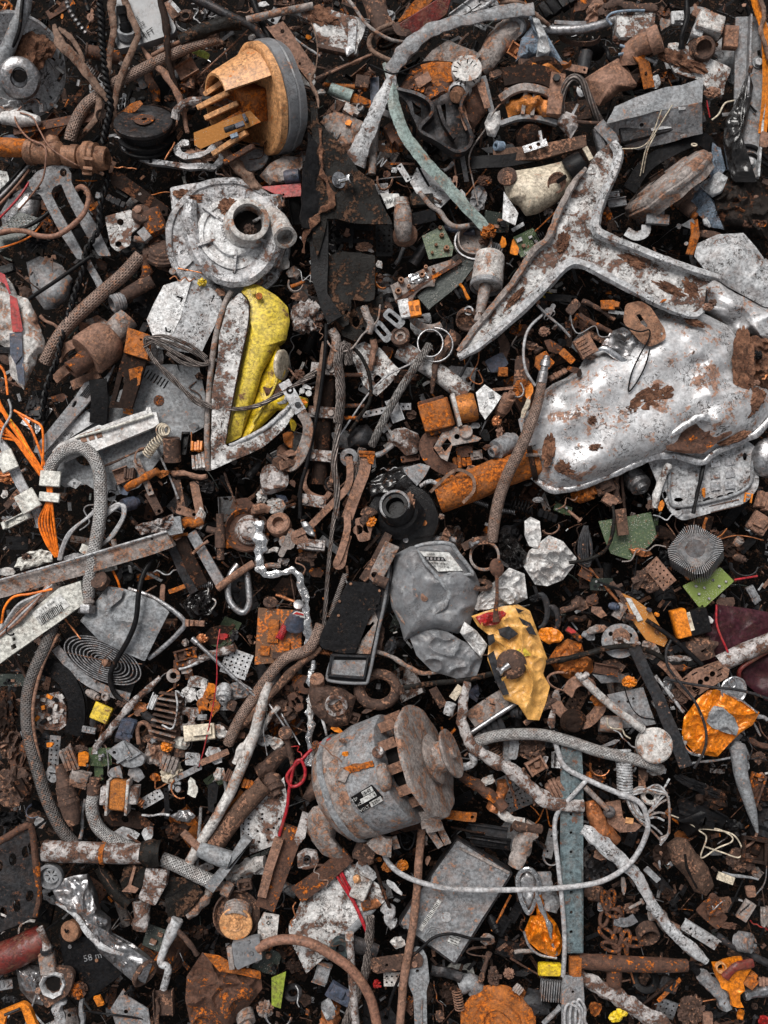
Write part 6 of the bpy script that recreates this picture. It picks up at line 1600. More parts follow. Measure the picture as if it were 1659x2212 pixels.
cab('dark braided hose running down the left side to the mottled pipe','340 740 20 290 880 50 230 1010 60 185 1150 60 172 1300 60 190 1470 60 240 1659 60 300 1850 60 390 2040 50 480 2150 30',40,'braiddark','braided_hose',sub=9,n=16)
cab('thin pink strip clinging to the dark braided hose','380 790 30 300 940 60 250 1080 70 215 1250 70 220 1420 70 260 1620 60',11,'pink','strip',sub=7)
t=T('fan_unit','grey crumpled fan box with a spiral wire guard',760,880,-60,size=(860,760),ref='grey crumpled fan box')
obj('top_sheet',M().pad('520 705 700 480 800 495 1000 570 1098 645 1010 820 938 968 780 900 640 830',60,30,16,100,4,26,.004,[(760,760,60,26)],base=12,ridge=14),'greyclean',t)
obj('curled_flap',M().plate('700 480 800 500 785 560 680 640',110,8,g=(-.2,.1)).dense(40).wob(5),'grey',t)
obj('body',M().plate('380 850 520 720 950 960 880 1100 840 1205 600 1120 420 980',-60,60,g=(0,0)),'black',t)
obj('guard_frame',M().tube('360 880 -20 520 1060 -30 700 1160 -30 840 1205 -30',1,sub=3,rect=(60,16)),'grey',t)
for r in range(1,11):obj('guard_ring',M().tube([(665+r*24*math.cos(a)+r*6*math.sin(a),960+r*15*math.sin(a)+r*5*math.cos(a),-10)for a in[k*PI/10 for k in range(20)]],5,closed=True,sub=3,n=6),'steel',t)
for a in(10,100,200,300):obj('guard_spoke',M().tube([(665,960,-4),(665+260*math.cos(math.radians(a)),960+150*math.sin(math.radians(a)),-14)],4,sub=1,n=6),'brown',t)
obj('guard_hub',M().lump((690,980,0),26,3),'pink',t)
cab('grey metal lip curving down the side of the crumpled fan box','830 500 20 1000 560 40 1190 700 50 1150 790 40 1030 900 20 960 950 10',16,'steel','metal_lip',squash=.5)
cab('thick black cable draped over the crumpled fan box','985 310 60 930 400 100 900 520 140 880 700 140 830 830 120 755 960 60 715 1060 20 740 1170 10 830 1250 10 930 1310 20',17,'black',sub=8)
pipe('black cable plug at the end of the draped cable','930 1305 30 1010 1365 20',26,'charcoal','cable_plug',hollow=.2)
cab('black curved tyre strip right of the dark braided hose','290 1000 -40 400 1050 -20 480 1180 -10 500 1320 -20 470 1440 -40',1,'black','tyre_strip',rect=(110,20),sub=7)
cab('outer black tyre rim round the curved tyre strip','330 960 -60 450 1030 -50 540 1180 -50 550 1340 -50 520 1460 -60',20,'charcoal','tyre_ring',sub=7)
t=T('plastic_moulding','broken white plastic panel studded with orange bits inside the tyre strip',320,1280,-60,size=(280,260),ref='broken white plastic panel')
obj('panel',M().plate('100 1215 380 1165 430 1260 430 1380 380 1420 240 1400 230 1300',-20,20).wob(3),'mottled',t)
for i in range(14):bits(t,'moulding',['dirtywhite','dirtywhite','orange','black'][i%4],M().box((245+i%5*40,1195+i//5*70+i%2*20,-18),(26+i%3*8,22,22),i*13))
obj('yellow_block',M().box((665,1303,10),(120,110,60),24,(.1,-.2,1)).wob(4),'yellow',label='dirty yellow square block near the tyre strip',cat='block')
t=T('heat_sink','brown comb shaped heat sink with a wire spring clip',1110,1300,0,size=(240,370),ref='brown comb shaped heat sink')
obj('back',M().plate('1110 1160 1200 1200 1160 1500 1060 1480',20,20),'brown',t)
for i in range(9):obj('fin',M().box((1115-i*8,1175+i*36,40),(150+i*4,7,60),8+i),'pinkgrey' if i%2 else 'brown',t)
obj('clip',M().tube('1190 1200 110 1140 1160 110 1150 1260 110 1120 1400 110 1050 1380 100',6,sub=4),'lightgrey',t)
cab('flaking white branch lying from the fan box down to the green board','1040 1070 30 940 1160 60 850 1250 70 770 1340 70 700 1430 70 640 1500 60 570 1590 30',[16,22,24,22,24,22,16],'mottled','branch',rough=.25)
cab('copper coloured hook left of the heat sink','900 1500 30 890 1400 50 925 1365 60 965 1390 60 990 1460 40',15,'pink','hook',sub=6)
t=T('toggle_plate','grey moulded cover plate with raised ridges over the green board',815,1570,60,size=(260,200),ref='grey moulded cover plate')
obj('plate',M().plate(roundpoly('690 1550 795 1480 940 1590 925 1640 860 1659 800 1650',16),100,40,[circ(740,1560,12)],g=(.1,0)),'greyclean',t,bev=4)
for x,y,w,r in[(830,1540,110,60),(870,1580,100,-30),(800,1600,90,-30)]:bits(t,'ridge','greyclean',M().box((x,y,102),(w,14,20),r))
t=T('antenna','shiny telescopic rod slanting down from the wet black bag',1450,1000,60,size=(420,380),ref='shiny telescopic rod')
for s,r in(('1245 820 80 1280 850 84',20),('1280 850 84 1520 1075 90',13),('1520 1075 90 1650 1190 90',9)):obj('section',M().tube(s,r,sub=1),'steel',t)
obj('oily_bag',M().pad('1180 600 1240 520 1340 500 1400 560 1370 660 1240 690',-20,40,12,70,2,30,.012,base=20,ridge=30),'wetblack',label='wet black plastic bundle glinting below the steel spring',cat='plastic bundle')
cab('bent silver handle shaped like a hook near the pink rod','1540 340 20 1490 420 40 1480 540 50 1520 620 60 1580 650 60 1615 590 60 1610 480 50 1600 390 40',22,'steel','silver_hook','hook',sub=7)
cab('short pink rod crossing the bent silver handle','1410 495 80 1510 420 90 1645 330 90',24,'pink','metal_rod')
cab('thin red wire trailing down beside the telescopic rod','1425 760 60 1405 900 120 1405 1080 130 1380 1260 110 1330 1500 110 1290 1650 80',4,'redwire','wire',sub=7)
t=T('tee_fitting','brown tee shaped pipe fitting beside the rusty cup flange',1420,180,40,size=(200,300));obj('stem',M().tube('1425 10 60 1430 310 60',24,sub=1,hollow=.3),'brown',t);obj('arm',M().tube('1340 110 50 1420 130 60',22,sub=1),'brown',t);obj('collar',M().tube('1424 100 60 1428 230 60',34,sub=1),'brown',t)
t=T('flange_cup','rusty cup flange with a pale stepped hub left of the twisted foil',1610,110,0,size=(280,260),ref='rusty cup flange')
obj('cup',M().lathe((1600,120,-20),(.1,-.1,.98),[(0,0),(0,130),(50,146),(60,136),(20,110),(20,0)],40,wob=4),'rust',t);obj('hub',M().lathe((1620,120,10),(.1,-.1,.98),[(0,0),(0,100),(20,92),(30,70),(60,66),(70,40),(74,20),(60,12),(60,0)],32,wob=4),'mottled',t)
for s,mk,w,lb in[('1110 190 20 1190 400 20 1260 520 0','darksteel',60,'dark steel beam beside the square tube end'),('1170 170 40 1250 360 40 1310 470 20','darkrust',80,'rusty channel beam next to the dark steel beam'),('1240 130 30 1340 300 40 1430 460 30','grey',70,'grey oily beam right of the rusty channel beam')]:bar(lb,s,w,30,mk,'heavy_bar','bar',wob=5)
cab('brown braided hose coming down from the phone shell to the lower left','2080 730 90 2040 830 90 1980 900 90 1850 950 80 1730 1080 70 1640 1210 60 1560 1330 60 1500 1450 50 1480 1500 30',36,'braidbrown','braided_hose',sub=9,n=14)
F('''
r 1240 70 130 60 -18 60 o
r 1160 160 120 24 -18 40 o
r 1490 220 60 50 0 20 o
r 1300 230 130 18 -40 80 p
r 1330 300 200 18 0 0 d
s 1210 0 130 60 20 20 p
f 1300 40 80 150 10 40 w
s 1145 500 110 30 -20 0 o
S 1330 470 90 40 -4 0 s
S 960 400 200 16 28 -40 l
z 1080 400 160 100 -20 20 l
z 1360 560 150 60 80 0 w
f 220 310 280 130 -20 40 i
k 170 290 90 60 0 50 b
c 40 390 130 70 0 30 w
b 560 250 90 60 30 90 i
b 700 370 120 30 -12 80 i
k 60 60 130 90 0 0 g
b 120 50 200 50 -24 30 i
c 470 290 200 60 -12 60 l
b 650 600 30 90 0 40 w
s 1050 540 30 150 5 0 p
b 1270 720 130 46 2 40 p
c 1400 800 300 120 -30 0 d
b 1445 808 60 40 5 50 e
k 1520 800 60 120 30 50 t
k 1200 850 60 60 0 20 q
k 1310 820 60 50 0 40 n
b 1200 920 140 70 -14 20 r
b 1180 990 110 60 0 0 r
r 1370 930 320 50 -18 40 m
r 1240 990 170 18 -20 60 l
w 1125 1060 90 90 0 50 q
c 1210 1030 120 50 -10 50 q
h 1530 980 180 170 20 20 l
f 1540 1160 140 200 80 20 g
m 1455 1170 120 100 90 60 l
s 1270 1190 130 260 8 20 v
s 1240 1350 130 160 5 30 m
s 1350 1250 90 210 14 50 o
c 1370 1150 80 100 0 60 x
b 1310 1330 60 36 0 50 g
h 1460 1240 90 90 0 30 g
s 1500 1250 60 70 20 60 b
b 1300 1430 200 100 -6 40 c
m 1180 1490 110 80 0 30 i
f 1430 1420 130 90 30 50 w
f 1010 1570 180 160 0 40 q
k 1080 1520 60 60 0 70 x
b 1100 1620 110 100 20 60 q
s 1160 1560 70 60 0 30 b
c 1390 1570 150 120 50 40 l
s 1390 1590 200 40 -25 110 p
s 1250 1600 100 80 0 20 l
k 960 1470 110 60 0 20 b
P 650 1590 150 120 0 40 g
b 825 1400 100 140 20 30 u
b 780 1430 60 120 0 20 t
x 580 1410 90 40 10 40 g
b 640 1390 60 50 20 20 d
c 620 1370 100 80 10 0 t
m 610 1180 120 50 20 20 q
n 690 1195 60 24 0 60 q
c 910 1260 100 80 20 30 n
c 890 1300 80 50 -10 40 p
b 1000 1230 40 110 20 50 l
k 790 1240 70 40 0 20 b
h 350 1560 70 220 5 0 g
b 320 1510 40 30 0 60 x
s 285 1500 60 140 20 -20 t
b 450 1590 90 170 -20 30 q
b 540 1610 70 80 0 40 x
k 520 1540 80 50 0 0 b
k 40 1300 120 260 0 -60 d
k 60 1500 160 260 0 -40 b
s 130 1600 60 260 20 -20 r
P 90 1090 200 80 0 -80 k
k 450 1600 60 60 0 -40 l
r 1000 1480 16 60 20 30 l
s 1540 1450 100 40 0 20 r
s 1610 1380 60 140 20 0 p
r 1600 1500 300 50 -60 70 w
r 1560 1560 200 50 -50 10 d
a 60 780 60 30 40 160 k
''')
# ================================================================ centre below the middle
at(1,2)
obj('brass_cap',M().lathe((160,100,20),(-.15,-.45,.88),[(0,0)]+[(i*9,74+(3 if i%2 else 0))for i in range(8)]+[(76,66),(76,38),(30,34),(30,0)],36),'pink',label='ribbed pink brass ring cap beside the twisted foil',cat='cap')
cab('twisted crumpled foil strip hanging right of the ribbed brass cap','10 60 70 30 200 80 20 330 80 60 405 90 160 395 90 240 380 90 285 430 90 315 540 90 325 680 90 340 800 80 345 900 70',[40,44,34,22,20,24,26,22,26,30,20],'foil','foil_strip','foil',rough=.5,squash=.4,n=14,sub=9)
cab('foil covered lead dropping from the foil strip by the frayed pipe','370 960 30 360 1100 40 350 1300 50 345 1480 50 340 1640 40',[20,26,24,26,30],'foil','foil_strip','foil',rough=.8,squash=.4,n=12)
cab('folded pink metal strap looped beside the notched brown sleeve','590 0 120 590 120 130 550 260 130 520 340 120 555 340 110 575 240 110 600 150 110',1,'pink','folded_strap','metal strap',rect=(44,8),sub=6)
cab('curved pink strap looping under the ribbed brass cap','460 -20 90 340 100 100 250 150 100 270 190 90 330 160 90',1,'pink','looped_strap','metal strap',rect=(44,8),sub=6)
cab('long bare wires hanging left of the folded pink strap','510 0 110 490 150 120 470 350 120 455 550 110 440 740 90',13,'strand','wire_bundle',sub=6)
t=T('hinge','grey hinge lever with a round pivot pin above the phone shell',830,330,60,size=(200,320),ref='grey hinge lever')
obj('lever',M().plate('840 190 930 230 830 420 850 470 780 480 730 430 750 370',150,30,[circ(768,410,20)],g=(0,-.1)),'pinkgrey',t,bev=4);obj('pin',M().tube('770 430 130 850 465 140',36,sub=1),'brown',t);obj('upper_bar',M().tube('860 140 110 760 330 130 690 440 110',1,sub=1,rect=(50,14)),'brown',t)
t=T('phone_shell','opened handset shell with a black back board and an empty battery tray',650,780,40,size=(480,800),cat='phone',ref='opened handset shell')
obj('shell',M().plate(roundpoly('460 1060 520 920 600 620 720 440 860 340 885 350 862 560 800 790 742 1080 690 1122 480 1108',26),90,60,g=(.02,0)),'charcoal',t,bev=5)
obj('shell_rim',M().tube('860 350 100 838 560 104 790 780 104 730 1070 104 690 1110 104 490 1096 100 462 1060 100 500 930 100',11,sub=3),'plastic',t)
obj('keypad',M().plate('700 740 770 640 790 700 740 920 620 915',104,6,[circ(760-r*26+c*42-r*4,720+r*40,10,n=10)for r in range(5)for c in range(-1 if r>1 else 0,1)]),'pinkgrey',t)
obj('back_board',M().plate(roundpoly('598 450 700 455 812 500 800 600 735 690 640 912 560 915 430 885 408 850 415 800',14),128,12,[circ(790,610,12)],g=(.02,.02)).dense(90).wob(2),'black',t)
for x,y in[(615,466),(542,578),(535,670),(800,510)]:bits(t,'screw_post','brass',M().cyl((x,y,128),(0,0,1),9,8,10))
obj('tray',M().plate('500 960 715 960 695 1065 480 1050',106,6),'grey',t)
for s in('490 925 118 725 935 118','725 935 118 700 1070 118','490 925 118 468 1055 118','468 1055 118 700 1075 118'):bits(t,'tray_wall','charcoal',M().tube(s,1,sub=1,rect=(12,34)))
t=T('rusty_board','square rusty circuit board with orange corroded patches',150,810,0,size=(320,400),cat='circuit board',ref='square rusty circuit board')
obj('board',M().plate('15 620 300 640 290 960 -10 990',40,10),'pcbrust',t)
for x,y,w,h in[(115,770,70,150),(200,870,40,60),(60,900,60,60),(160,930,110,40)]:bits(t,'corroded_part','orangerust' if w!=110 else 'brown',M().box((x,y,42),(w,h,20),4).wob(3))
t=T('small_speaker','small navy cone with a red and white badge and a grey stem',260,690,60,size=(150,150),cat='speaker',ref='small navy cone')
obj('cone',M().lathe((255,730,60),(.1,-.75,.6),[(-14,0),(-14,60),(-4,74),(6,74),(90,34),(100,30),(100,0)],32),'navy',t);obj('stem',M().lathe((275,605,130),(.1,-.5,.8),[(0,0),(0,34),(16,32),(20,16),(20,0)],20),'steel',t)
obj('badge',M().pad('228 665 262 640 312 655 320 690 250 680',126,10,4,30,3,base=4),'label',t);obj('red_stripe',M().plate('235 664 262 648 308 660 310 672 255 662',142,4),'red',t)
obj('red_coil',M().wind([(195,735,80),(150,820,60)],22,11,5.5),'redwire',label='small red wound coil beside the navy cone',cat='coil')
# electricity meter
t=T('electricity_meter','crushed grey electricity meter case with a kWh counter window',1160,500,40,cat='meter',size=(620,640),ref='crushed grey meter case')
obj('case',M().pad('900 275 1000 222 1130 215 1265 208 1330 280 1420 390 1452 470 1425 600 1385 740 1310 790 1180 760 1060 790 960 835 930 720 880 620 858 520 885 400',60,110,30,150,5,22,.0035,[(1190,590,80,50),(1000,520,60,-14),(1330,430,60,-16),(1180,320,90,40)],base=120,seed=12,ridge=26),'plastic',t)
obj('window_rim',M().tube('1030 225 176 1120 205 180 1255 206 180 1310 270 176 1400 390 160 1380 405 160 1240 395 164',[10,14,14,14,14,12,10],sub=4),'greyclean',t)
f=obj('counter_face',M().plate('1060 255 1250 262 1340 380 1180 385',182,6,g=(.0,-.1)),'label',t);obj('counter_strip',M().plate('1090 288 1215 292 1232 316 1105 312',190,4,g=(0,-.1)),'ink',f)
for i in range(5):obj('digit_window',M().plate(rct(1112+i*24,300+i*1,14,17),194,2),'grey',f)
text('kWh',1140,272,194,18,2,'ink',f);text('ELEKTRIK SAYACI',1178,332,188,16,4,'ink',f);text('No  220 V  50 Hz',1200,352,186,14,4,'ink',f)
obj('crease',M().tube('1040 235 170 1100 330 180 1190 440 180 1250 530 170 1215 610 160 1080 730 150',[8,12,14,18,14,6],squash=.5,sub=7,rough=.4),'greyclean',t)
obj('bottom_seam',M().tube('875 520 60 920 640 90 980 730 100 1060 770 100',16,sub=6,squash=.6),'pinkgrey',t);obj('scrape',M().pad('960 480 1050 500 1120 560 1090 580 1000 545',166,6,6,40,3,3,.02,base=3,jag=.2),'pink',t)
bulge('torn grey lower shell of the crushed meter','988 792 1130 752 1240 775 1330 830 1420 870 1472 940 1430 1062 1300 1080 1140 1030 1040 930',70,50,'plastic','meter_cover','meter cover',amp=24,sc=.006,ridge=34,base=30,n=120,rings=24)
bulge('clear crumpled plastic twist on the torn meter shell','1320 780 1350 710 1430 770 1500 860 1460 950 1400 880',120,40,'bag','plastic_bag',amp=20,ridge=50,base=12,n=90,rings=16)
t=T('hose_clamp','rusty round pipe clamp at the foot of the long braided hose',1480,280,60,size=(220,260),cat='clamp',ref='rusty round pipe clamp')
obj('ring',M().lathe((1480,290,60),(-.1,-.2,.97),[(0,82),(0,96),(50,98),(54,90),(50,82),(0,82)],40,wob=3),'pinkgrey',t);obj('clamp_arm',M().tube('1340 230 90 1420 190 110 1500 180 110',1,sub=3,rect=(50,12)),'brown',t);obj('screw',M().bolt((1400,210,130),(-.8,.3,.3),12,50),'steel',t)
t=T('spoon','rusty dessert spoon standing over the torn plastic bags',1560,500,120,size=(100,420),ref='rusty dessert spoon')
obj('bowl',M().pad(circ(1560,362,46,62,24,-10),180,16,8,50,2.2,3,.02,base=8),'rust',t);obj('handle',M().tube('1560 410 188 1562 540 190 1553 640 188 1556 712 180',[12,11,16,22],squash=.4,rough=.1,sub=6),'rust',t)
t=T('carrier_bag','yellow and orange torn carrier bag with black printed shapes',1700,950,60,size=(540,800),cat='bag',ref='yellow torn carrier bag')
obj('bag',M().pad('1395 675 1480 645 1600 610 1700 600 1775 640 1830 790 1888 950 1860 1050 1905 1130 1880 1230 1836 1350 1760 1345 1700 1250 1610 1215 1560 1110 1500 960 1510 830 1560 770 1440 745',90,40,34,190,4,34,.004,base=20,ridge=60,fine=0,seed=31,cx=1680,cy=930),'yellowbag',t)
for i,s in enumerate(['1500 800 1540 790 1550 840 1510 870','1500 930 1540 900 1600 1080 1640 1180 1600 1190 1550 1090','1570 760 1640 740 1700 790 1640 830 1580 800','1660 900 1740 880 1790 930 1700 940','1680 620 1740 640 1700 655','1700 680 1780 720 1820 800 1770 790']):bits(t,'printed_patch','charcoal' if i!=3 else 'dullyellow',M().plate(s,150,5,g=(-.05,0)).dense(20).bend(lambda v:9*nz(v,.03,4)))
obj('red_print',M().pad('1420 680 1500 650 1600 640 1640 670 1560 730 1460 740',126,18,10,60,3,10,.02,base=5,ridge=16),'red',t)
t=T('knob_with_screw','round brown pull knob with a steel screw lying on the yellow bag',1650,980,130,size=(190,200),cat='knob',ref='round brown pull knob')
obj('disc',M().lathe((1655,985,140),(-.1,0,.99),[(0,0),(0,88),(14,96),(30,88),(44,60),(48,0)],40),'brown',t);obj('screw',M().bolt((1585,1030,190),(-.8,.5,.3),15,60),'steel',t);obj('screw_tip',M().tube('1640 990 190 1590 1028 194',[22,16],sub=1),'steel',t)
bulge('pale translucent plastic sheet behind the rusty spoon','1400 620 1440 540 1500 480 1560 440 1640 360 1740 400 1760 560 1680 600 1560 620 1440 640',60,50,'bag','plastic_bag',amp=30,sc=.008,ridge=50,base=16,n=110,rings=26)
# rusty castings above the alternator
t=T('rusty_casting','brown three way rusty casting with an open mouth',500,1230,20,size=(330,340),cat='casting',ref='brown three way casting')
obj('body',M().pad('350 1090 400 1070 450 1120 560 1140 650 1200 620 1300 600 1380 500 1400 440 1360 350 1280 340 1180',60,80,14,80,4,20,.01,base=80,ridge=20),'brown',t);obj('stub',M().cyl((400,1110,80),(-.05,-.6,.7),46,60,24),'pink',t)
obj('mouth',M().lathe((520,1250,130),(.1,.3,.95),[(0,0),(0,50),(8,68),(20,74),(34,70),(30,52),(0,44),(-10,0)],26,wob=9),'mottled',t)
t=T('rusty_ring','dark rusty oval ring casting behind the phone shell foot',790,1150,0,size=(320,280),cat='ring',ref='dark rusty oval ring')
obj('ring',M().tube([(790+120*math.cos(a),1150+100*math.sin(a),30+20*math.sin(a))for a in[k*PI/6 for k in range(12)]],36,closed=True,sub=4,rough=.1,n=14),'brown',t);obj('ear',M().cyl((910,1150,30),(.7,0,.7),34,40),'brown',t)
cab('orange and brown twisted cord below the phone shell','780 905 40 880 940 60 980 1000 60 1080 1045 60 1190 1035 40',15,'pinkgrey','cord',sub=7,rough=.2)
cab('long black rubber strip under the torn meter shell','960 1140 30 1150 1110 50 1350 1090 60 1520 1050 60 1700 1010 60',18,'blackdirty','rubber_strip','strip',squash=.5)
cab('dark wooden rod running beside the brown braided hose','420 880 60 300 970 70 150 1120 70 0 1290 60 -80 1380 50',[22,26,28,28,20],'wood','wooden_rod','rod',rough=.2)
# alternator
t=T('alternator','large grey and pink dusty electric motor with a round belt pulley and a type plate',800,1700,80,size=(1000,1000),cat='electric motor',ref='motor with the type plate')
c=Vector((560,1800,80));ax=(.86,-.41,.30);a_=Vector((ax[0],ax[1],ax[2])).normalized()
def ZS(x,y):
 p=(x-560)*.43+(y-1800)*.9;h=(x-560)*.9-(y-1800)*.43;return 80+math.sqrt(max(0,350**2-p*p))*1.04+h*.33
def A(h,dx=0,dy=0,dz=0):q=c+a_*h;return(q.x+dx,q.y+dy,q.z+dz)
obj('rear_housing',M().lathe(tuple(c),ax,[(-120,0),(-110,150),(-60,270),(0,320),(60,338),(180,345),(188,338),(188,300)],64,wob=6),'pinkgrey',t)
obj('rear_ring',M().lathe(tuple(c),ax,[(20,320),(26,346),(60,352),(66,340)],64,wob=3),'greyclean',t)
obj('front_housing',M().lathe(tuple(c),ax,[(170,300),(176,340),(220,350),(420,352),(440,340),(446,300),(440,80),(440,0)],64,wob=6),'grey',t)
obj('gap_shade_drum',M().lathe(tuple(c),ax,[(440,0),(440,200),(560,200),(560,0)],40),'void',t)  # black drum, colours the gap behind the fan plate as shade
for k in range(11):
 s_,t_,n_=basis(axv(ax));p=P(*A(490))+(s_*math.cos(k*PI/5.5)+t_*math.sin(k*PI/5.5))*268
 obj('vane',M().tube([p-n_*50,p+n_*60],1,raw=True,sub=1,rect=(60,16)),'pink',t)
obj('fan_plate',M().lathe(tuple(c),(.86,-.38,.34),[(600,0),(592,340),(598,358),(622,356),(628,342),(626,180),(634,0)],56,wob=7),'pinkgrey',t)
obj('pulley',M().lathe(tuple(c),(.88,-.37,.30),[(630,0),(630,120),(650,150),(668,158),(690,100),(740,96),(765,150),(782,156),(784,146),(772,60),(778,38),(800,32),(802,0)],56,wob=2),'pinkgrey',t)
pl=obj('type_plate',M().plate('615 1852 750 1770 820 1848 682 1950',524,8,g=(.13,-.40),ctr=(720,1855)),'black',t)
zz=lambda x,y:530+.13*(x-720)-.40*(y-1855)
for x,y,w in[(722,1812,76),(728,1852,108),(778,1878,84)]:obj('field',M().plate(rct(x,y,w,32,-30),zz(x,y),3,g=(.13,-.40)),'label',pl)
for s,x,y,mk,q in[('TİP',640,1866,'label',26),('NO',668,1896,'label',26),('VOLT',704,1922,'label',26),('S-65',722,1812,'ink',26),('8',768,1832,'ink',18),('220~',778,1878,'ink',26)]:text(s,x,y,zz(x,y)+4,q,-31,mk,pl,g=(.13,-.40),sx=1.05)
obj('strap',M().tube([A(205,20,-70,345),A(205,60,60,340),A(205,110,180,300)],1,rect=(24,12),sub=3),'grey',t)
obj('rust_streak',M().tube([(x,y,ZS(x,y))for x,y in((560,1690),(660,1650),(760,1630))],1,rect=(44,10),sub=4,rough=.3),'orangerust',t);obj('strap_bolt',M().box((565,1700,ZS(565,1700)-16),(60,70,40),20).wob(5),'pinkgrey',t)
obj('boss',M().lump((830,1720,ZS(830,1720)),1,3,1,(44,90,34),.2,3,-10),'pinkgrey',t);obj('flange_bolt',M().cyl((800,1560,ZS(800,1560)-10),(-.3,-.3,.9),36,40),'mottled',t)
for s in('760 2110 240 810 2160 240 870 2170 230','1060 2000 260 1130 1990 260 1160 2060 250'):bits(t,'mounting_foot','pinkgrey',M().tube(s,1,rect=(110,50),sub=2).wob(6))
for s in('1110 2040 220 1200 2170 200','1190 2040 200 1245 2150 190','890 2100 180 915 2180 170'):bits(t,'prong','pinkgrey',M().tube(s,1,rect=(44,14),sub=1).wob(3))
obj('foot_block',M().box((705,2170,120),(130,130,60),20,(0,.3,.9)).wob(6),'brown',t)
t=T('bent_tube','long pinkish bent tube curving round the pulley and running off below right',1500,1500,100,size=(800,900),cat='tube',ref='long pinkish bent tube')
obj('tube',M().tube('1372 1100 110 1345 1230 130 1335 1360 140 1370 1470 150 1440 1550 150 1560 1620 150 1659 1680 150 1800 1800 150 1900 1880 150 2010 1905 140 2120 1905 120',[26,30,34,36,38,42,44,46,44,42,40],squash=.7,rough=.2,sub=7,n=14),'mottled',t)
obj('yoke',M().tube('1400 1560 120 1410 1620 110 1360 1650 90 1290 1640 80',24,squash=.6),'lightgrey',t)
obj('lamp_socket',M().tube('1245 1310 80 1265 1240 90',34,sub=1,hollow=.2),'lightgrey',label='short grey socket above the pulley of the typed motor',cat='socket');bar('cream plug tag above the short grey socket','1270 1210 90 1330 1130 90',50,20,'cream','plug_tag','plug')
t=T('channel_rail','rusty channel rail with a steel edge slanting below the yellow bag',1540,1290,0,size=(340,300),ref='rusty channel rail');obj('rail',M().tube('1390 1350 20 1540 1250 20 1700 1160 10',1,rect=(120,20),sub=2).wob(4),'pinkgrey',t);obj('edge',M().tube('1380 1440 40 1560 1320 40 1760 1190 30',18,sub=1),'steel',t)
obj('pale_wing',M().plate('300 1940 345 1960 320 2110 215 2235 235 2150',60,14,g=(.1,0)).dense(60).wob(3),'mottled',label='thin pale wing blade left of the moon shaped cover',cat='blade')
bulge('smooth pinkish moon shaped plastic cover below the typed motor','335 1960 370 1910 440 1895 500 1960 525 2050 510 2120 570 2200 572 2255 530 2262 430 2220 360 2130 330 2040',60,90,'pinkgrey','plastic_cover','cover',amp=6,base=40)
bulge('small brown lampshade shaped cover above the moon shaped one','300 1850 370 1715 420 1740 425 1840 350 1880',20,50,'brown','round_cover','cover',amp=10,base=30)
t=T('hammer_pin','round headed rusty pin standing upright left of the typed motor',200,1500,60,size=(90,260),cat='pin',ref='round headed rusty pin');obj('head',M().lathe((195,1440,80),(-.1,-.5,.85),[(0,0),(0,40),(30,44),(36,36),(36,0)],22),'brown',t);obj('shank',M().tube('195 1450 80 225 1580 60 245 1659 40',18,sub=1),'brown',t)
F('''
r 190 200 40 22 100 60 q
s 200 200 40 200 24 100 q
f 340 110 140 60 50 110 s
b 360 215 180 70 6 60 m
k 330 290 160 110 0 0 b
r 110 350 100 36 -6 60 q
r 100 250 90 30 0 60 w
k 180 320 90 60 0 40 m
z 290 350 120 60 60 60 p
z 400 500 180 80 -30 40 t
c 400 400 120 80 0 -60 r
s 690 110 80 160 -10 100 p
r 720 30 60 90 0 100 b
k 745 60 60 60 0 120 x
b 760 200 20 160 40 60 d
S 530 540 300 32 -70 60 q
c 100 580 110 90 0 30 b
w 90 590 90 60 20 40 b
r 190 560 130 20 20 70 n
c 200 490 190 130 0 -60 d
k 870 880 60 120 20 -20 t
k 790 830 60 180 10 20 b
S 440 910 120 26 10 40 n
k 230 1160 90 120 0 0 d
s 255 1230 60 130 -30 60 r
s 270 1110 160 120 10 20 r
k 170 1290 160 130 0 -20 b
k 60 1480 90 60 0 -20 l
f 130 1500 110 90 0 -10 w
r 120 1610 280 90 -35 -30 b
r 150 1340 300 16 55 60 s
r 210 1380 300 14 60 20 s
r 50 1380 300 40 -52 40 w
r 430 1350 200 16 75 60 l
z 60 1450 260 20 85 60 g
f 350 1280 50 200 0 60 v
c 530 1410 90 40 20 60 x
b 640 1330 60 60 20 30 b
z 270 1560 110 60 60 90 e
r 430 1490 120 14 -20 120 e
c 720 1290 90 30 -20 60 b
u 1180 1200 140 50 60 30 b
c 1420 1180 120 160 0 -40 u
B 1430 180 60 30 20 60 q
k 1230 150 60 90 0 20 p
r 1210 180 180 40 0 -20 g
k 1200 30 60 50 0 60 q
w 1460 480 140 60 0 80 b
m 1640 130 120 90 0 40 k
s 1560 30 30 100 0 60 j
z 1490 1220 160 30 20 20 k
b 1530 1400 160 120 -20 -40 t
S 1560 1570 100 60 60 20 b
s 1630 1560 60 160 5 30 g
k 560 1480 60 40 0 340 p
c 580 1570 50 40 0 400 x
z 480 1560 200 20 40 400 p
c 900 1190 60 60 0 50 l
k 670 720 40 40 0 60 n
k 390 1520 50 60 0 120 r
c 690 150 60 30 0 40 g
''')
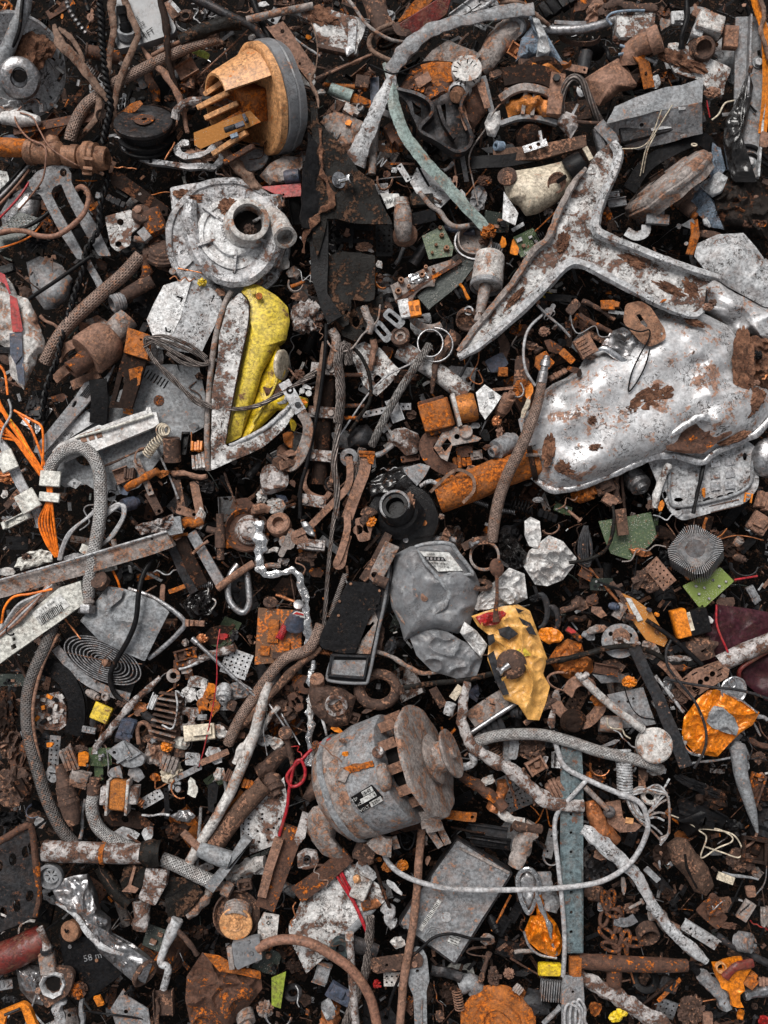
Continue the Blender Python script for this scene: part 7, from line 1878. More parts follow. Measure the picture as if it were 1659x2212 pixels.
# ================================================================ lower middle right
at(2,2)
t=T('cooling_fins','round finned aluminium heat sink with a rusty core',1180,280,40,cat='heat sink',size=(360,400),ref='round finned aluminium heat sink')
hx=(-.30,-.42,.86);s_,t_,n_=basis(axv(hx));c0=P(1195,300,10)
obj('core',M().lathe((1195,300,10),hx,[(0,0),(0,110),(150,110),(150,66),(158,62),(158,0)],40),'darksteel',t)
obj('core_face',M().lathe((1195,300,160),hx,[(0,0),(0,62),(6,60),(8,0)],30,wob=2),'pinkgrey',t)
f=M()
for k in range(72):
 a=2*PI*k/72;d=s_*math.cos(a)+t_*math.sin(a);r1=min(170,145/max(abs(math.cos(a+.3)),abs(math.sin(a+.3)),.7))
 f.add([c0+d*u+n_*h+d.cross(n_)*w for h in(0,152)for u,w in((100,-2),(r1,-2.6),(r1,2.6),(100,2))],[(0,1,2,3),(7,6,5,4),(0,4,5,1),(1,5,6,2),(2,6,7,3),(3,7,4,0)])
 f.add([c0+d*u+n_*h+d.cross(n_)*w for h in(150,160)for u,w in((62,-1.6),(110,-2),(110,2),(62,1.6))],[(0,1,2,3),(7,6,5,4),(0,4,5,1),(1,5,6,2),(2,6,7,3),(3,7,4,0)])
obj('fins',f,'grey',t)
t=T('green_board','bright green circuit board corner lying under the finned heat sink',1270,500,0,cat='circuit board',size=(320,270),ref='bright green circuit board corner')
obj('board',M().plate(roundpoly('1105 480 1352 358 1440 448 1228 637',10),30,9,[circ(1233,612,9)],g=(0,-.05)),'pcbgreen',t)
for x,y in[(1190,480),(1245,490),(1300,440),(1340,480),(1210,530),(1275,560),(1385,450)]:bits(t,'pin','lightgrey',M().box((x,y,30),(15,14,14),x%60))
sheet('mossy green circuit board with tiny pale pads beside the finned heat sink','560 60 690 40 900 0 940 160 890 220 760 310 640 270 600 180',-10,10,'pcb',name='circuit_board',g=(.05,.05));bar('dark wooden peg pushed through the mossy green board','700 -20 60 720 150 50',70,40,'wood','wooden_peg','peg')
t=T('amber_board','orange circuit board strip with a white printed edge',870,690,20,cat='circuit board',size=(320,360),ref='orange circuit board strip')
obj('board',M().plate('713 525 790 560 900 640 1010 830 985 875 870 830 790 720',60,9,g=(.05,0)),'pcborange',t);obj('white_strip',M().plate('735 555 770 560 850 700 815 710',68,4,g=(.05,0)),'label',t)
for x,y,k in[(880,630,'navy'),(930,660,'orange'),(900,720,'brass'),(930,770,'brass')]:bits(t,'component',k,M().cyl((x,y,66),(.3,.2,1),13,30,12))
t=T('motor_block','orange banded black relay block below the bright green board',1130,700,20,cat='relay',size=(240,220),ref='orange banded black block')
obj('body',M().box((1160,710,30),(190,160,90),-14),'black',t);obj('band',M().box((1075,715,34),(90,180,100),-14),'orange',t);obj('cream_slot',M().box((1150,710,120),(34,120,8),-16),'cream',t)
bulge('dark maroon plastic sheet with pale scratches at the right edge','1330 600 1500 620 1700 655 1700 840 1530 890 1400 970 1230 985 1215 860 1290 720',0,40,'maroon','plastic_sheet',amp=20,ridge=14,base=14,n=90)
pipe('flaking grey brown pipe poking in from the right edge','1345 985 60 1500 910 70 1720 820 70',56,'mottled',hollow=.12)
t=T('red_bucket','dark crimson bucket lying open at the right edge',1600,1050,0,cat='bucket',size=(300,420),ref='dark crimson bucket')
obj('wall',M().pad('1480 1040 1540 980 1700 890 1750 1250 1640 1220 1520 1120',0,40,10,60,3,8,base=60,dents=[(1600,1060,90,60)]),'maroon',t);obj('rim',M().tube('1470 1080 40 1480 1020 60 1560 960 70 1700 880 70',14),'darkred',t)
t=T('perforated_bracket','orange brown slotted bracket with three round holes',1200,1090,60,size=(440,260),ref='orange brown slotted bracket')
hs=[circ(x,y,19)for x,y in((1222,1103),(1262,1083),(1300,1050))]+[rct(x,y,40,12,-30)for x,y in((1120,1085),(1185,1048),(1260,1000),(1150,1140),(1200,1160),(1350,1020),(1345,1060))]
obj('plate',M().plate('1095 1090 1180 1020 1340 965 1410 1020 1400 1070 1210 1185 1150 1150',110,10,hs,g=(0,-.05)),'pink',t);obj('strap',M().tube('960 965 90 1020 1020 100 1090 1110 100 1180 1200 90',1,rect=(60,10),sub=5),'pink',t)
t=T('can_lid','crushed drinks can end with its ring pull beside the orange wrapper',1440,1140,50,cat='can',size=(170,220),ref='crushed can end')
obj('lid',M().lathe((1430,1150,60),(.2,.1,.97),[(0,0),(0,80),(14,92),(20,84),(10,76),(8,0)],40,wob=7),'silver',t);obj('ring_pull',M().tube([(1428+24*math.cos(a),1105+34*math.sin(a),84)for a in[k*PI/4 for k in range(8)]],7,closed=True,sub=4),'chrome',t)
t=T('orange_wrapper','bright orange crumpled foil wrapper with a grey leaf shaped print',1340,1370,40,cat='wrapper',size=(520,440),ref='bright orange crumpled wrapper')
obj('wrapper',M().pad('1270 1155 1330 1150 1450 1215 1605 1298 1560 1380 1480 1430 1400 1510 1330 1587 1250 1575 1180 1560 1110 1480 1100 1430 1115 1330 1200 1215',80,24,30,160,4,16,.005,base=10,ridge=44,seed=44),'foilorange',t)
obj('leaf_print',M().pad('1268 1300 1310 1255 1370 1265 1440 1330 1470 1400 1455 1450 1380 1430 1300 1400 1260 1360',112,8,14,70,4,16,.005,base=3,ridge=44,seed=44),'greyclean',t);obj('foil_hem',M().tube('1590 1300 90 1500 1230 96 1420 1185 96',8),'foil',t)
obj('foil_hem',M().tube('1100 1450 80 1120 1530 84 1180 1570 80 1240 1580 76',10,rough=.4),'foil',t)
obj('black_strip',M().plate('758 885 830 868 1000 1225 1175 1640 1090 1665 900 1190',150,22,g=(0,-.02)).dense(90).wob(3),'charcoal',label='long flat black plastic strip slanting below the round holed disc',cat='strip')
t=T('ladle','white flaking rod ending in a thick round disc',720,1300,120,size=(560,620),ref='white rod with round disc')
obj('rod',M().tube('430 1055 150 560 1180 160 700 1300 160 850 1410 150',[24,26,26,26],rough=.06),'dirtywhite',t);obj('crosspiece',M().tube('418 1050 150 450 1075 170 490 1050 150',18,rough=.3),'mottled',t);obj('disc',M().lathe((915,1510,90),(-.08,-.2,.97),[(0,0),(0,106),(10,114),(70,112),(78,104),(80,0)],44,wob=3),'dirtywhite',t)
sheet('grey square plate with three drilled holes behind the white rod','620 1185 850 1135 930 1375 720 1405',20,12,'grey',[circ(697,1230,9),circ(753,1228,9),circ(785,1210,9)],g=(.1,-.1),wob=3,dens=70)
pipe('short rusty drum behind the white rod','565 1370 10 710 1380 20',56,'pinkgrey','short_drum');t=T('pulley_disc','grey wheel disc with round holes at the head of the black strip',700,840,40,cat='wheel',size=(240,240),ref='round holed disc')
obj('disc',M().plate(circ(700,835,120,112,40),80,14,[circ(640+k*42,790+k%2*10,15)for k in range(4)],g=(.1,.1)),'grey',t);obj('hub',M().lathe((710,810,80),(0,-.2,.98),[(0,0),(0,60),(24,50),(26,0)],24,wob=3),'pink',t)
cab('knotted pale cable end over the round holed disc','770 860 120 700 820 130 670 840 130 700 860 130 760 870 130 830 850 120',12,'mottled')
cab('black taped cable slanting across below the white bag','220 970 90 350 950 110 500 915 120 620 880 130 760 870 130 880 900 120 1000 960 100',18,'blackdirty',rough=.2);cab('black stick cable crossing down to the slotted bracket','870 700 110 960 760 120 1090 860 130 1230 990 110',15,'black')
cab('thin dark cable looping over the orange wrapper','1030 830 130 1000 900 140 1010 1000 150 1090 1110 160 1180 1220 160 1240 1350 160 1260 1460 160 1240 1560 150 1180 1660 130',9,'charcoal',sub=9)
cab('thin dark cable reaching the right edge over the can end','990 1080 140 1130 1110 150 1300 1135 150 1500 1160 150 1720 1230 140',9,'charcoal');cab('crimson wire hanging on the maroon sheet','1325 600 80 1330 740 90 1400 910 90',7,'redwire','wire');cab('crimson wire at the bright green board corner','1440 440 60 1500 430 60 1590 415 50',7,'redwire','wire')
bulge('crumpled translucent white bag lying below the dark tape roll','70 345 110 250 175 200 240 150 330 190 420 300 400 350 330 440 230 480 150 470',60,50,'bag','plastic_bag',amp=36,sc=.009,ridge=46,base=14,n=140,rings=30)
bulge('pleated pale bag neck hanging from the dark tape roll','80 60 120 30 180 60 190 160 170 240 110 220 80 150',70,30,'bag','bag_neck','bag',amp=20,ridge=50,base=10)
t=T('tape_roll','shiny black crushed plastic roll beside the pleated bag neck',20,240,60,size=(200,300),ref='dark tape roll');obj('roll',M().pad('-100 130 -20 100 40 180 100 270 80 350 20 380 -80 300',60,60,12,70,3,40,.012,base=60,ridge=50),'wetblack',t)
t=T('dark_ring','shiny dark ring pair standing left of the orange lump',230,640,0,size=(160,300),ref='shiny dark ring pair')
for k,(x,r)in enumerate([(170,110),(240,90)]):obj('ring',M().tube([(x+60*math.cos(a),640+k*60+r*math.sin(a),20+k*10)for a in[q*PI/8-1.6 for q in range(9)]],[8,20,22,22,20,18,16,14,8],squash=.7),['charcoal','darksteel'][k],t)
for i in range(5):cab('%s loop of the black cable coil above the mossy board'%['outer','second','third','fourth','inner'][i],[(470+i*5,90,40),(435+i*13,190,60),(440+i*14,310,60),(500+i*4,350-i*20,60),(515-i*2,220,60),(490,110,50)],8,'charcoal','cable_coil','cable',sub=7)
cab('rope like black cable leading off the coil past the peg','370 330 60 480 310 70 590 260 80 640 180 90 660 60 90 655 -40 60',12,'blackdirty',sub=7,rough=.2)
obj('orange_lump',M().pad('290 870 360 820 450 850 470 920 520 960 530 1030 470 1080 370 1090 290 1040 230 960',0,80,18,90,3,40,.012,base=60,ridge=30),'orangerust',label='orange crumbling rust lump below the black taped cable',cat='lump')
cab('wide copper coloured band curling beside the yellow bag','360 1180 60 390 1120 90 450 1090 100 510 1120 90 520 1160 60',1,'pink','copper_band','band',rect=(80,8),spin=40)
t=T('washer_stack','dark stacked washers on a pink fork end beside the grey belt',400,1350,40,size=(220,220),ref='dark stacked washers');obj('washers',M().lathe((395,1350,50),(0,.3,.95),[(0,0),(0,84),(14,86),(18,70),(34,70),(36,56),(60,54),(64,30),(50,0)],36,wob=2),'darkrust',t);obj('fork',M().tube('280 1230 50 330 1300 50 460 1370 50 560 1290 50 580 1210 40',1,rect=(70,24),sub=5),'pink',t)
t=T('flexible_hose','silver braided hose sweeping level from the pulley to the white disc',500,1480,100,cat='braided hose',size=(1400,240),ref='silver braided hose')
obj('hose',M().tube('-250 1500 90 -120 1455 110 40 1440 120 200 1445 130 380 1490 140 560 1550 140 760 1595 130 900 1635 100 960 1670 60',38,n=16,sub=9),'braid',t)
obj('pointed_tag',M().tube('270 1275 110 255 1360 120 262 1400 120',[14,26,14],squash=.4),'mottled',label='small pointed pale tag above the silver braided hose',cat='tag')
F('''
b 230 20 130 60 20 0 k
B 400 20 90 40 40 40 p
a 260 120 110 40 -20 60 p
k 150 560 60 40 0 60 k
f 440 600 170 110 20 20 b
f 520 570 110 90 -10 30 r
r 370 620 120 40 -20 30 b
r 420 690 120 40 -14 10 d
m 660 610 70 50 10 60 u
c 560 650 130 80 20 60 p
h 510 430 160 130 0 0 d
P 580 470 160 80 0 10 k
u 480 400 90 60 30 50 r
r 640 480 180 14 20 60 k
s 690 520 160 30 55 60 b
k 900 430 260 230 20 20 b
h 960 400 200 110 50 90 p
f 830 260 160 60 10 20 n
z 850 260 300 80 -20 50 q
z 1020 30 200 60 -10 20 l
a 1300 120 150 110 30 60 o
k 1400 210 180 130 40 -20 d
m 1470 300 90 50 20 20 b
m 1460 190 70 60 -60 10 q
b 1590 70 120 130 30 20 p
a 1500 380 180 70 10 10 t
b 1560 530 50 120 -30 -20 g
c 1380 590 130 100 0 -20 b
c 1270 700 90 70 0 40 l
c 1200 560 70 40 40 0 o
r 1210 820 30 200 0 20 b
b 1070 880 130 60 -20 20 t
k 800 540 90 60 0 40 k
x 690 640 60 100 30 0 q
s 770 680 60 40 20 90 r
f 550 760 170 60 -10 60 q
f 500 800 110 80 0 30 g
s 400 790 120 40 40 60 r
b 385 770 60 30 30 90 e
f 240 800 190 110 10 60 x
f 900 900 160 160 20 60 q
f 1070 950 200 50 0 100 m
f 1080 1010 160 60 0 60 r
c 640 1000 200 110 0 20 b
u 610 1020 160 60 10 60 r
c 640 1080 300 90 -4 30 g
k 760 1100 80 60 0 60 x
f 1010 1120 110 130 20 60 s
r 1020 1180 300 22 52 80 l
k 1080 1190 120 90 0 60 b
f 560 1220 160 90 40 60 o
a 290 1090 120 120 100 70 p
c 290 1190 70 90 0 70 q
m 30 1290 90 90 0 0 t
r 210 1130 300 40 80 40 b
r 180 1290 260 34 -40 60 b
r 1610 1330 90 30 20 20 g
m 1460 1560 140 110 80 20 g
r 1480 1620 80 90 90 30 g
z 680 1410 200 60 50 120 c
z 740 1470 200 40 40 110 l
S 730 1620 120 110 5 40 l
k 130 1530 150 120 0 20 b
b 150 1640 120 90 -30 40 p
s 10 1540 60 130 5 60 g
k 590 1470 110 80 0 0 d
k 540 1600 130 110 10 0 d
c 640 1500 160 40 -20 60 g
c 1240 1600 100 60 0 20 k
r 1600 1500 120 40 20 0 r
z 1560 1560 200 80 50 30 t
c 1120 1500 50 40 0 120 w
k 1600 1590 120 90 0 0 b
k 990 300 90 140 0 -60 k
''')
# ================================================================ lower left corner
at(0,3)
t=T('drain_pipe','mottled white pipe with rust bands and a dark open socket',680,540,60,cat='pipe',size=(820,180),ref='mottled pipe with dark socket')
obj('pipe',M().tube('285 535 70 500 545 80 940 555 80',[66,68,64],sub=3,n=26,hollow=.15,rough=.05),'mottled',t)
obj('rust_band',M().lathe((655,548,84),(1,.02,0),[(0,67),(0,70),(30,70),(30,67)],30,wob=4),'orangerust',t);obj('socket',M().tube('920 545 80 990 550 86 1045 552 90',[72,86,82],sub=3,n=26,hollow=.2,rough=.12),'blackdirty',t)
t=T('perforated_box','dark grey perforated metal box with oval holes at the left edge',110,720,0,size=(300,720),ref='dark perforated box')
hs=[circ(x,y,24,40,14,6)for x,y in((85,595),(165,545),(200,520),(110,890),(195,830),(-5,640),(20,940))]
obj('front',M().plate(roundpoly('-40 500 170 368 205 420 240 800 225 960 -40 1080',20),100,20,hs,g=(-.1,0)).dense(70).wob(6),'darksteel',t);obj('top_edge',M().tube('-40 500 110 90 420 112 180 372 108 212 440 90 248 800 70 225 960 70',22,sub=3,rough=.15),'rust',t)
t=T('ribbed_bottle','brown ribbed bottle shaped insulator between two braided hoses',440,190,40,cat='insulator',size=(150,400),ref='brown ribbed insulator')
obj('body',M().lathe((385,-20,40),(.28,.95,.1),[(0,0),(0,30),(80,40),(130,54),(138,62),(150,58),(170,64),(180,60),(215,66),(222,62),(250,68),(260,62),(330,56),(390,34),(400,0)],26,wob=2),'brown',t)
t=T('coil_bobbin','copper wound bobbin with white flanges beside the short braided hose',790,165,60,cat='coil',size=(260,240),ref='copper wound bobbin')
obj('winding',M().box((785,160,70),(110,190,90),5,bev=16).wob(3),'winding',t)
for x in(722,848):obj('flange',M().box((x,165,50),(16,220,110),4).wob(2),'dirtywhite',t)
for x,w in((695,50),(880,60)):obj('core_end',M().box((x,160,50),(w,110,90),5).wob(3),'mottled',t)
obj('terminal',M().wind([(690,190,90),(690,260,70)],16,14,5),'copper',t);obj('terminal',M().wind([(860,190,90),(930,235,80)],20,16,6),'copper',t)
t=T('braided_hose','short grey braided hose with a brown nut bending under the mottled pipe',640,260,40,size=(260,460),ref='short braided hose with brown nut')
obj('hose',M().tube('612 160 70 596 230 70 604 310 60 650 400 50 760 480 40 900 540 0',42,n=16,sub=8),'braid',t);obj('nut',M().lathe((606,165,76),(.1,-.98,.1),[(0,0),(0,44),(60,44),(64,34),(100,34),(104,0)],12),'brown',t)
t=T('braided_hose','grey braided hose leaving the dark socket towards the white tee handle',1250,680,40,size=(480,300),ref='braided hose out of the dark socket')
obj('hose',M().tube('1050 590 50 1150 630 60 1270 690 60 1400 750 60',46,n=16,sub=7),'braid',t);obj('ferrule',M().tube('1395 750 60 1450 770 60',34,sub=1),'pinkgrey',t);obj('nut',M().hexn((1450,775,60),(.9,.4,.2),52,56),'pinkgrey',t)
t=T('plastic_tee','pale grey moulded tee shaped handle with a rusty threaded stem',1450,620,100,size=(460,400),ref='pale grey tee handle')
obj('crossbar',M().plate(roundpoly('1575 440 1630 475 1540 600 1380 810 1325 770 1480 590',8),150,60,g=(.0,.0)),'greyclean',t,bev=8);obj('stem',M().tube('1290 525 110 1380 560 120 1490 600 120',[46,56,60],sub=2,n=16),'greyclean',t)
obj('threaded_stem',M().tube('1185 415 90 1290 520 110',26,sub=1),'pink',t)
cab('white plastic tube slanting down past the tee handle','1740 -560 70 1700 -420 80 1640 -200 90 1570 -20 100 1480 180 100 1390 340 100 1290 500 70 1200 660 30',34,'dirtywhite','plastic_tube','tube',rough=.05);pipe('dark brown pipe lying beside the white plastic tube','1720 100 40 1560 270 50 1390 500 40',62,'wood',hollow=.12,sub=2)
t=T('crushed_can','long twisted crushed grey metal can ending in a rusty rim',640,1040,60,cat='metal can',size=(660,740),ref='long twisted crushed can')
obj('shell',M().pad('340 790 375 730 470 700 560 688 605 780 640 920 715 980 728 1140 800 1175 900 1190 990 1262 940 1400 880 1400 760 1300 640 1190 560 1070 480 960 380 890',60,80,30,190,3,34,.007,base=60,ridge=30,seed=7,cx=600,cy=1000),'steel',t)
obj('ridge_fold',M().tube('360 870 110 480 950 130 580 1080 150 680 1170 150 800 1210 140',[10,16,20,20,10],squash=.6,rough=.2),'lightgrey',t);obj('rim',M().lathe((930,1322,80),(.75,.35,.55),[(0,0),(0,84),(20,92),(30,84),(24,70),(6,60),(6,0)],32,wob=6),'brown',t)
t=T('lock_cylinder','round brass lock disc with an engraved keyway',465,1040,30,cat='lock',size=(150,160),ref='round brass lock disc')
obj('disc',M().lathe((480,1045,20),(-.3,-.1,.95),[(0,0),(0,64),(50,66),(56,60),(56,34),(52,32),(52,0)],36),'brass',t);obj('keyway',M().tube('440 1050 82 430 1065 82 420 1045 82',6,sub=4),'void',t)
t=T('vent_cap','round grey vent cap with a star of slots',340,690,20,cat='cap',size=(170,170),ref='round grey vent cap')
obj('rim',M().lathe((338,690,30),(-.1,.1,.98),[(0,0),(0,80),(40,84),(46,78),(46,66),(20,62),(20,0)],36),'plastic',t);obj('star',M().plate(circ(332,698,50),76,8,[circ(332+26*math.cos(k*1.05),698+26*math.sin(k*1.05),13,5,8,k*60)for k in range(6)]),'greyclean',t)
t=T('black_case','flat black case with chalk writing between the crushed can and the hex flange',580,1260,-60,size=(520,420),ref='flat black case')
obj('case',M().plate('380 1080 640 1100 800 1330 560 1510 440 1440',10,80),'black',t);text('58 m',600,1225,14,60,-14,'greyclean',t);boltpart(t,455,1155,12,14);boltpart(t,628,1245,12,12,mk='brass')
t=T('brush_shoe','curved white and black brush shoe with flaking paint',930,745,20,cat='brake shoe',size=(320,280),ref='curved flaking brush shoe')
obj('shoe',M().plate(roundpoly('950 640 1085 665 1070 760 1000 895 890 840 925 760',20),90,60,g=(.1,0)).dense(50).wob(6),'mottled',t);obj('dark_half',M().plate(roundpoly('800 650 870 620 950 650 925 760 890 800 800 810 775 740',16),80,60,g=(-.1,0)).dense(60).wob(5),'blackdirty',t);obj('pink_band',M().plate('870 625 885 640 850 760 900 780 880 810 790 800 830 760',90,6).dense(30).wob(4),'pink',t)
t=T('solenoid_flange','grey cast flange with a torn square mouth and a valve stem',340,1340,20,cat='casting',size=(400,560),ref='cast flange with a square mouth')
obj('bell',M().pad('100 1290 180 1270 280 1290 300 1400 280 1540 200 1520 130 1440',0,60,12,60,3,20,.01,base=60,ridge=20),'steel',t);obj('flange',M().plate(roundpoly('270 1330 330 1290 450 1300 480 1340 460 1430 430 1480 300 1560 240 1460',20),90,40,[circ(455,1340,10)],g=(.1,0)),'brown',t,bev=4)
obj('mouth',M().lathe((350,1395,90),(.05,.1,.99),[(-30,0),(-30,50),(0,56),(20,66),(30,80),(20,86),(0,88)],8,wob=8),'lightgrey',t);obj('mouth_shade',M().lathe((350,1395,92),(0,0,1),[(0,0),(0,50),(3,50)],12),'void',t);obj('neck',M().box((320,1250,60),(90,130,50),-6).wob(5),'pinkgrey',t)  # the black disc in the mouth is shade put into colour
obj('valve_stem',M().tube('310 1190 90 290 1110 100 255 1035 110',[36,20,24],sub=3),'mottled',t);obj('stem_collar',M().lathe((308,1190,90),(-.2,-.95,.2),[(0,0),(0,42),(24,42),(28,0)],20),'charcoal',t);boltpart(t,250,1440,100,22,mk='pinkgrey');boltpart(t,455,1340,92,20,mk='pinkgrey')
pipe('thick dark red rusty pipe at the left edge','-60 1260 0 120 1190 20 280 1110 -20',100,'darkred',hollow=.1,sub=2,n=30)
t=T('plastic_tray','bright orange plastic tray frame in the bottom left corner',120,1590,20,size=(300,200),ref='bright orange tray frame');obj('frame',M().plate(roundpoly('-20 1590 150 1520 190 1550 250 1700 -40 1700',20),70,40,[roundpoly('40 1610 140 1570 180 1680 20 1690',14)]),'orange',t,bev=6);obj('clip_bar',M().tube('30 1600 90 130 1560 90',10,sub=1),'darksteel',t)
t=T('valve_spring_set','rusty cup with a coil spring and an orange disc cap',1530,960,40,cat='valve spring',size=(340,380),ref='rusty cup with orange disc')
obj('cup',M().lathe((1540,940,0),(0,-.1,.98),[(0,0),(0,140),(50,156),(60,146),(20,128),(20,0)],44,wob=4),'brown',t);obj('spring',M().spring((1545,900,30),(1530,990,110),80,5,11),'pinkgrey',t)
obj('orange_disc',M().lathe((1528,1010,120),(-.03,.05,.99),[(-30,0),(-30,100),(0,106),(6,100),(4,50),(10,46),(6,34),(12,30),(12,16),(20,12),(20,0)],48),'peach',t)
t=T('serial_connector','grey cable connector hood with screws on a long brown cable',1590,1190,90,cat='connector',size=(200,200),ref='grey connector hood');obj('hood',M().plate(roundpoly('1500 1140 1540 1125 1680 1095 1700 1240 1580 1290 1540 1310 1520 1280',10),150,60),'plastic',t,bev=6)
obj('metal_shell',M().box((1500,1220,110),(34,140,40),-8),'pinkgrey',t);boltpart(t,1610,1125,152,12,mk='steel');boltpart(t,1630,1200,152,14,mk='steel')
obj('cable',M().tube('1670 1170 130 1760 1125 150 1880 1110 170 2010 1135 180 2130 1200 180 2260 1290 180 2350 1400 170 2410 1520 160 2450 1700 150',31,sub=8,n=16),'cable',t)
bulge('big crumpled brown sheet with an orange fold near the grey connector hood','1210 1350 1310 1195 1400 1230 1530 1300 1690 1330 1700 1430 1600 1560 1480 1690 1240 1690 1200 1500',20,50,'rust','crumpled_sheet',amp=50,sc=.005,ridge=50,base=16,n=140,rings=26,seed=12);bulge('orange rusted curl lying on the big crumpled brown sheet','1320 1200 1420 1215 1530 1280 1690 1320 1690 1370 1560 1340 1420 1320 1370 1260',90,20,'orangerust','rust_curl','scrap',amp=20,ridge=34,base=10)
sheet('dark oily leather triangle below the braided hose','1070 705 1250 720 1320 800 1200 960 1090 980 1065 850',40,10,'blackdirty',name='leather_patch',wob=8,dens=50);cab('brown stick hanging from the oily leather triangle','1090 975 60 1160 1060 70 1230 1140 70 1280 1210 50',18,'brown','stick',rough=.2)
cab('white bent tube standing below the oily leather triangle','1150 980 60 1110 1070 60 1070 1160 60 1040 1260 70 1090 1300 70 1060 1430 40',[40,40,26,24,24,24],'lightgrey','bent_tube','tube',sub=5);sheet('rusty brown sheet with a torn hole above the mottled pipe','650 300 780 265 900 290 1000 370 900 395 720 380',30,8,'darkrust',[circ(810,330,26)],name='rusty_sheet',wob=6,dens=50)
sheet('grey folded triangular sheet at the bottom edge','715 1560 800 1430 830 1480 960 1560 980 1700 760 1700',20,8,'grey',[circ(815,1580,14)],name='folded_sheet',g=(.1,0));t=T('plug_stub','dark hose joint with a pale broken plug below the brush shoe',880,900,20,size=(260,260),ref='pale broken plug');obj('hose',M().tube('650 640 -20 740 790 0 840 880 10',44,sub=4),'blackdirty',t);obj('plug',M().tube('920 870 40 920 960 40 900 1030 30',54,sub=2,n=12,rough=.2),'mottled',t)
F('''
k 90 120 200 220 0 -20 b
u 140 130 120 60 60 60 d
k 60 330 200 120 0 -20 k
s 320 60 60 150 20 40 g
a 200 290 90 60 60 -20 u
b 520 60 130 110 20 20 q
c 260 350 90 110 0 -40 g
r 535 330 260 24 98 20 g
c 750 30 130 90 0 90 g
c 880 40 130 120 20 60 g
r 1010 305 180 16 0 80 l
P 640 30 60 110 0 0 g
h 980 200 160 70 -30 40 l
s 1080 230 200 34 90 80 k
z 1060 110 200 100 40 60 n
k 1010 60 90 60 0 40 o
k 1110 20 110 130 30 60 c
c 1240 120 110 180 20 90 i
s 1220 30 190 40 -25 80 g
f 1190 310 170 90 0 40 s
b 1380 190 60 200 2 60 k
b 1490 50 60 90 20 60 r
b 1610 100 90 60 20 40 o
r 1490 250 260 30 -52 20 o
k 1390 360 60 60 0 40 n
s 1130 130 60 100 20 80 g
f 1420 40 100 110 10 60 w
c 820 430 180 100 0 20 l
c 960 430 90 120 0 40 l
f 1150 410 200 130 -20 0 d
a 1140 150 130 50 60 90 n
h 1610 380 110 160 0 0 l
r 1600 660 260 90 -20 0 w
r 1560 560 240 10 -50 160 k
b 1590 745 90 60 -10 60 b
k 1480 640 60 60 0 0 b
z 680 700 280 30 50 30 b
r 1290 870 240 60 -50 0 q
P 1020 1110 180 150 20 -40 k
r 1000 1270 140 20 -60 40 o
k 510 1440 90 90 0 40 r
r 530 1590 200 40 92 20 g
b 645 1500 50 70 -20 40 x
r 380 1590 200 80 100 20 l
u 1060 1520 160 120 88 0 b
r 1020 1590 200 30 85 20 b
r 740 1600 400 12 8 40 k
m 1600 1600 130 120 60 20 q
c 1640 1480 90 160 0 0 d
k 1280 1060 160 110 0 -100 d
s 250 820 10 160 0 40 o
B 830 1450 60 40 -40 60 k
x 20 1400 140 60 -10 -60 g
k 60 1500 130 60 0 -40 t
k 420 330 90 60 0 0 d
''')
# ================================================================ bottom middle
at(1,3)
t=T('hard_disk','grey dusty hard disk drive with a printed barcode strip and corner screws',1290,860,20,cat='hard disk',size=(740,820),ref='grey hard disk drive')
obj('base',M().plate(roundpoly('1300 452 1668 680 1292 1284 920 1012',16),60,90),'darksteel',t,bev=4)
obj('cover',M().plate(roundpoly('1304 470 1650 684 1288 1264 938 1010 1090 760 1130 745 1140 700',14),74,14).dense(120).wob(2),'grey',t,bev=0)
for x,y in[(1306,500),(1618,700),(1284,1238),(962,1030),(1140,750),(1200,640)]:boltpart(t,x,y,74,11,mk='steel',name='screw')
obj('raised_edge',M().tube('1320 520 76 1480 600 78 1640 680 76',9,sub=1),'pinkgrey',t);obj('spindle_cap',M().lathe((1232,965,74),(0,0,1),[(0,0),(0,32),(3,34),(5,24),(5,0)],30),'lightgrey',t)
for r in(20,34,48,62):obj('embossed_arc',M().tube([(1152+r*math.cos(a),1090+r*math.sin(a),75)for a in[2+k*.5 for k in range(9)]],4,sub=4,n=6),'greyclean',t)
lb=obj('barcode_strip',M().plate('1180 850 1203 866 1075 1058 1052 1042',77,3),'label',t)
for k in range(16):obj('bar',M().plate(rct(1086+k*6.2,1012-k*9,22,3+k%3,35),80,1.5),'ink',lb)
w=obj('warning_label',M().plate('1262 1070 1330 1098 1306 1162 1236 1132',78,3),'label',t)
for i,s in enumerate(['WARNING','DO NOT COVER','THIS HOLE','WARRANTY VOID']):text(s,1297-i*8,1095+i*15,82,10,202,'ink',w)
t=T('bent_plate','large mottled grey panel bent at its lower corner',480,950,0,cat='panel',size=(520,760),ref='large mottled grey panel')
obj('panel',M().plate('440 690 600 590 800 760 830 860 720 970 640 1060 560 1080 500 1180 330 1340 240 1180 210 1010 290 860',20,12,g=(.05,.02)).dense(60).wob(10,.006),'speckled',t);obj('folded_edge',M().tube('760 900 40 700 970 40 600 1070 30 560 1100 30',26,squash=.5,sub=5),'greyclean',t)
cab('long straight pinkish brown cable hanging down beside the hard disk','1075 395 100 1055 600 130 1042 800 140 1020 1000 150 990 1180 150 955 1400 140 930 1720 120',26,'pink',sub=8,n=14,rough=.06)
cab('thin black cable arching over the corner of the hard disk','1520 1110 110 1400 1105 120 1270 1075 120 1160 1095 120 1080 1160 120 1000 1240 120 930 1360 100 880 1480 80 850 1600 60',10,'black',sub=9)
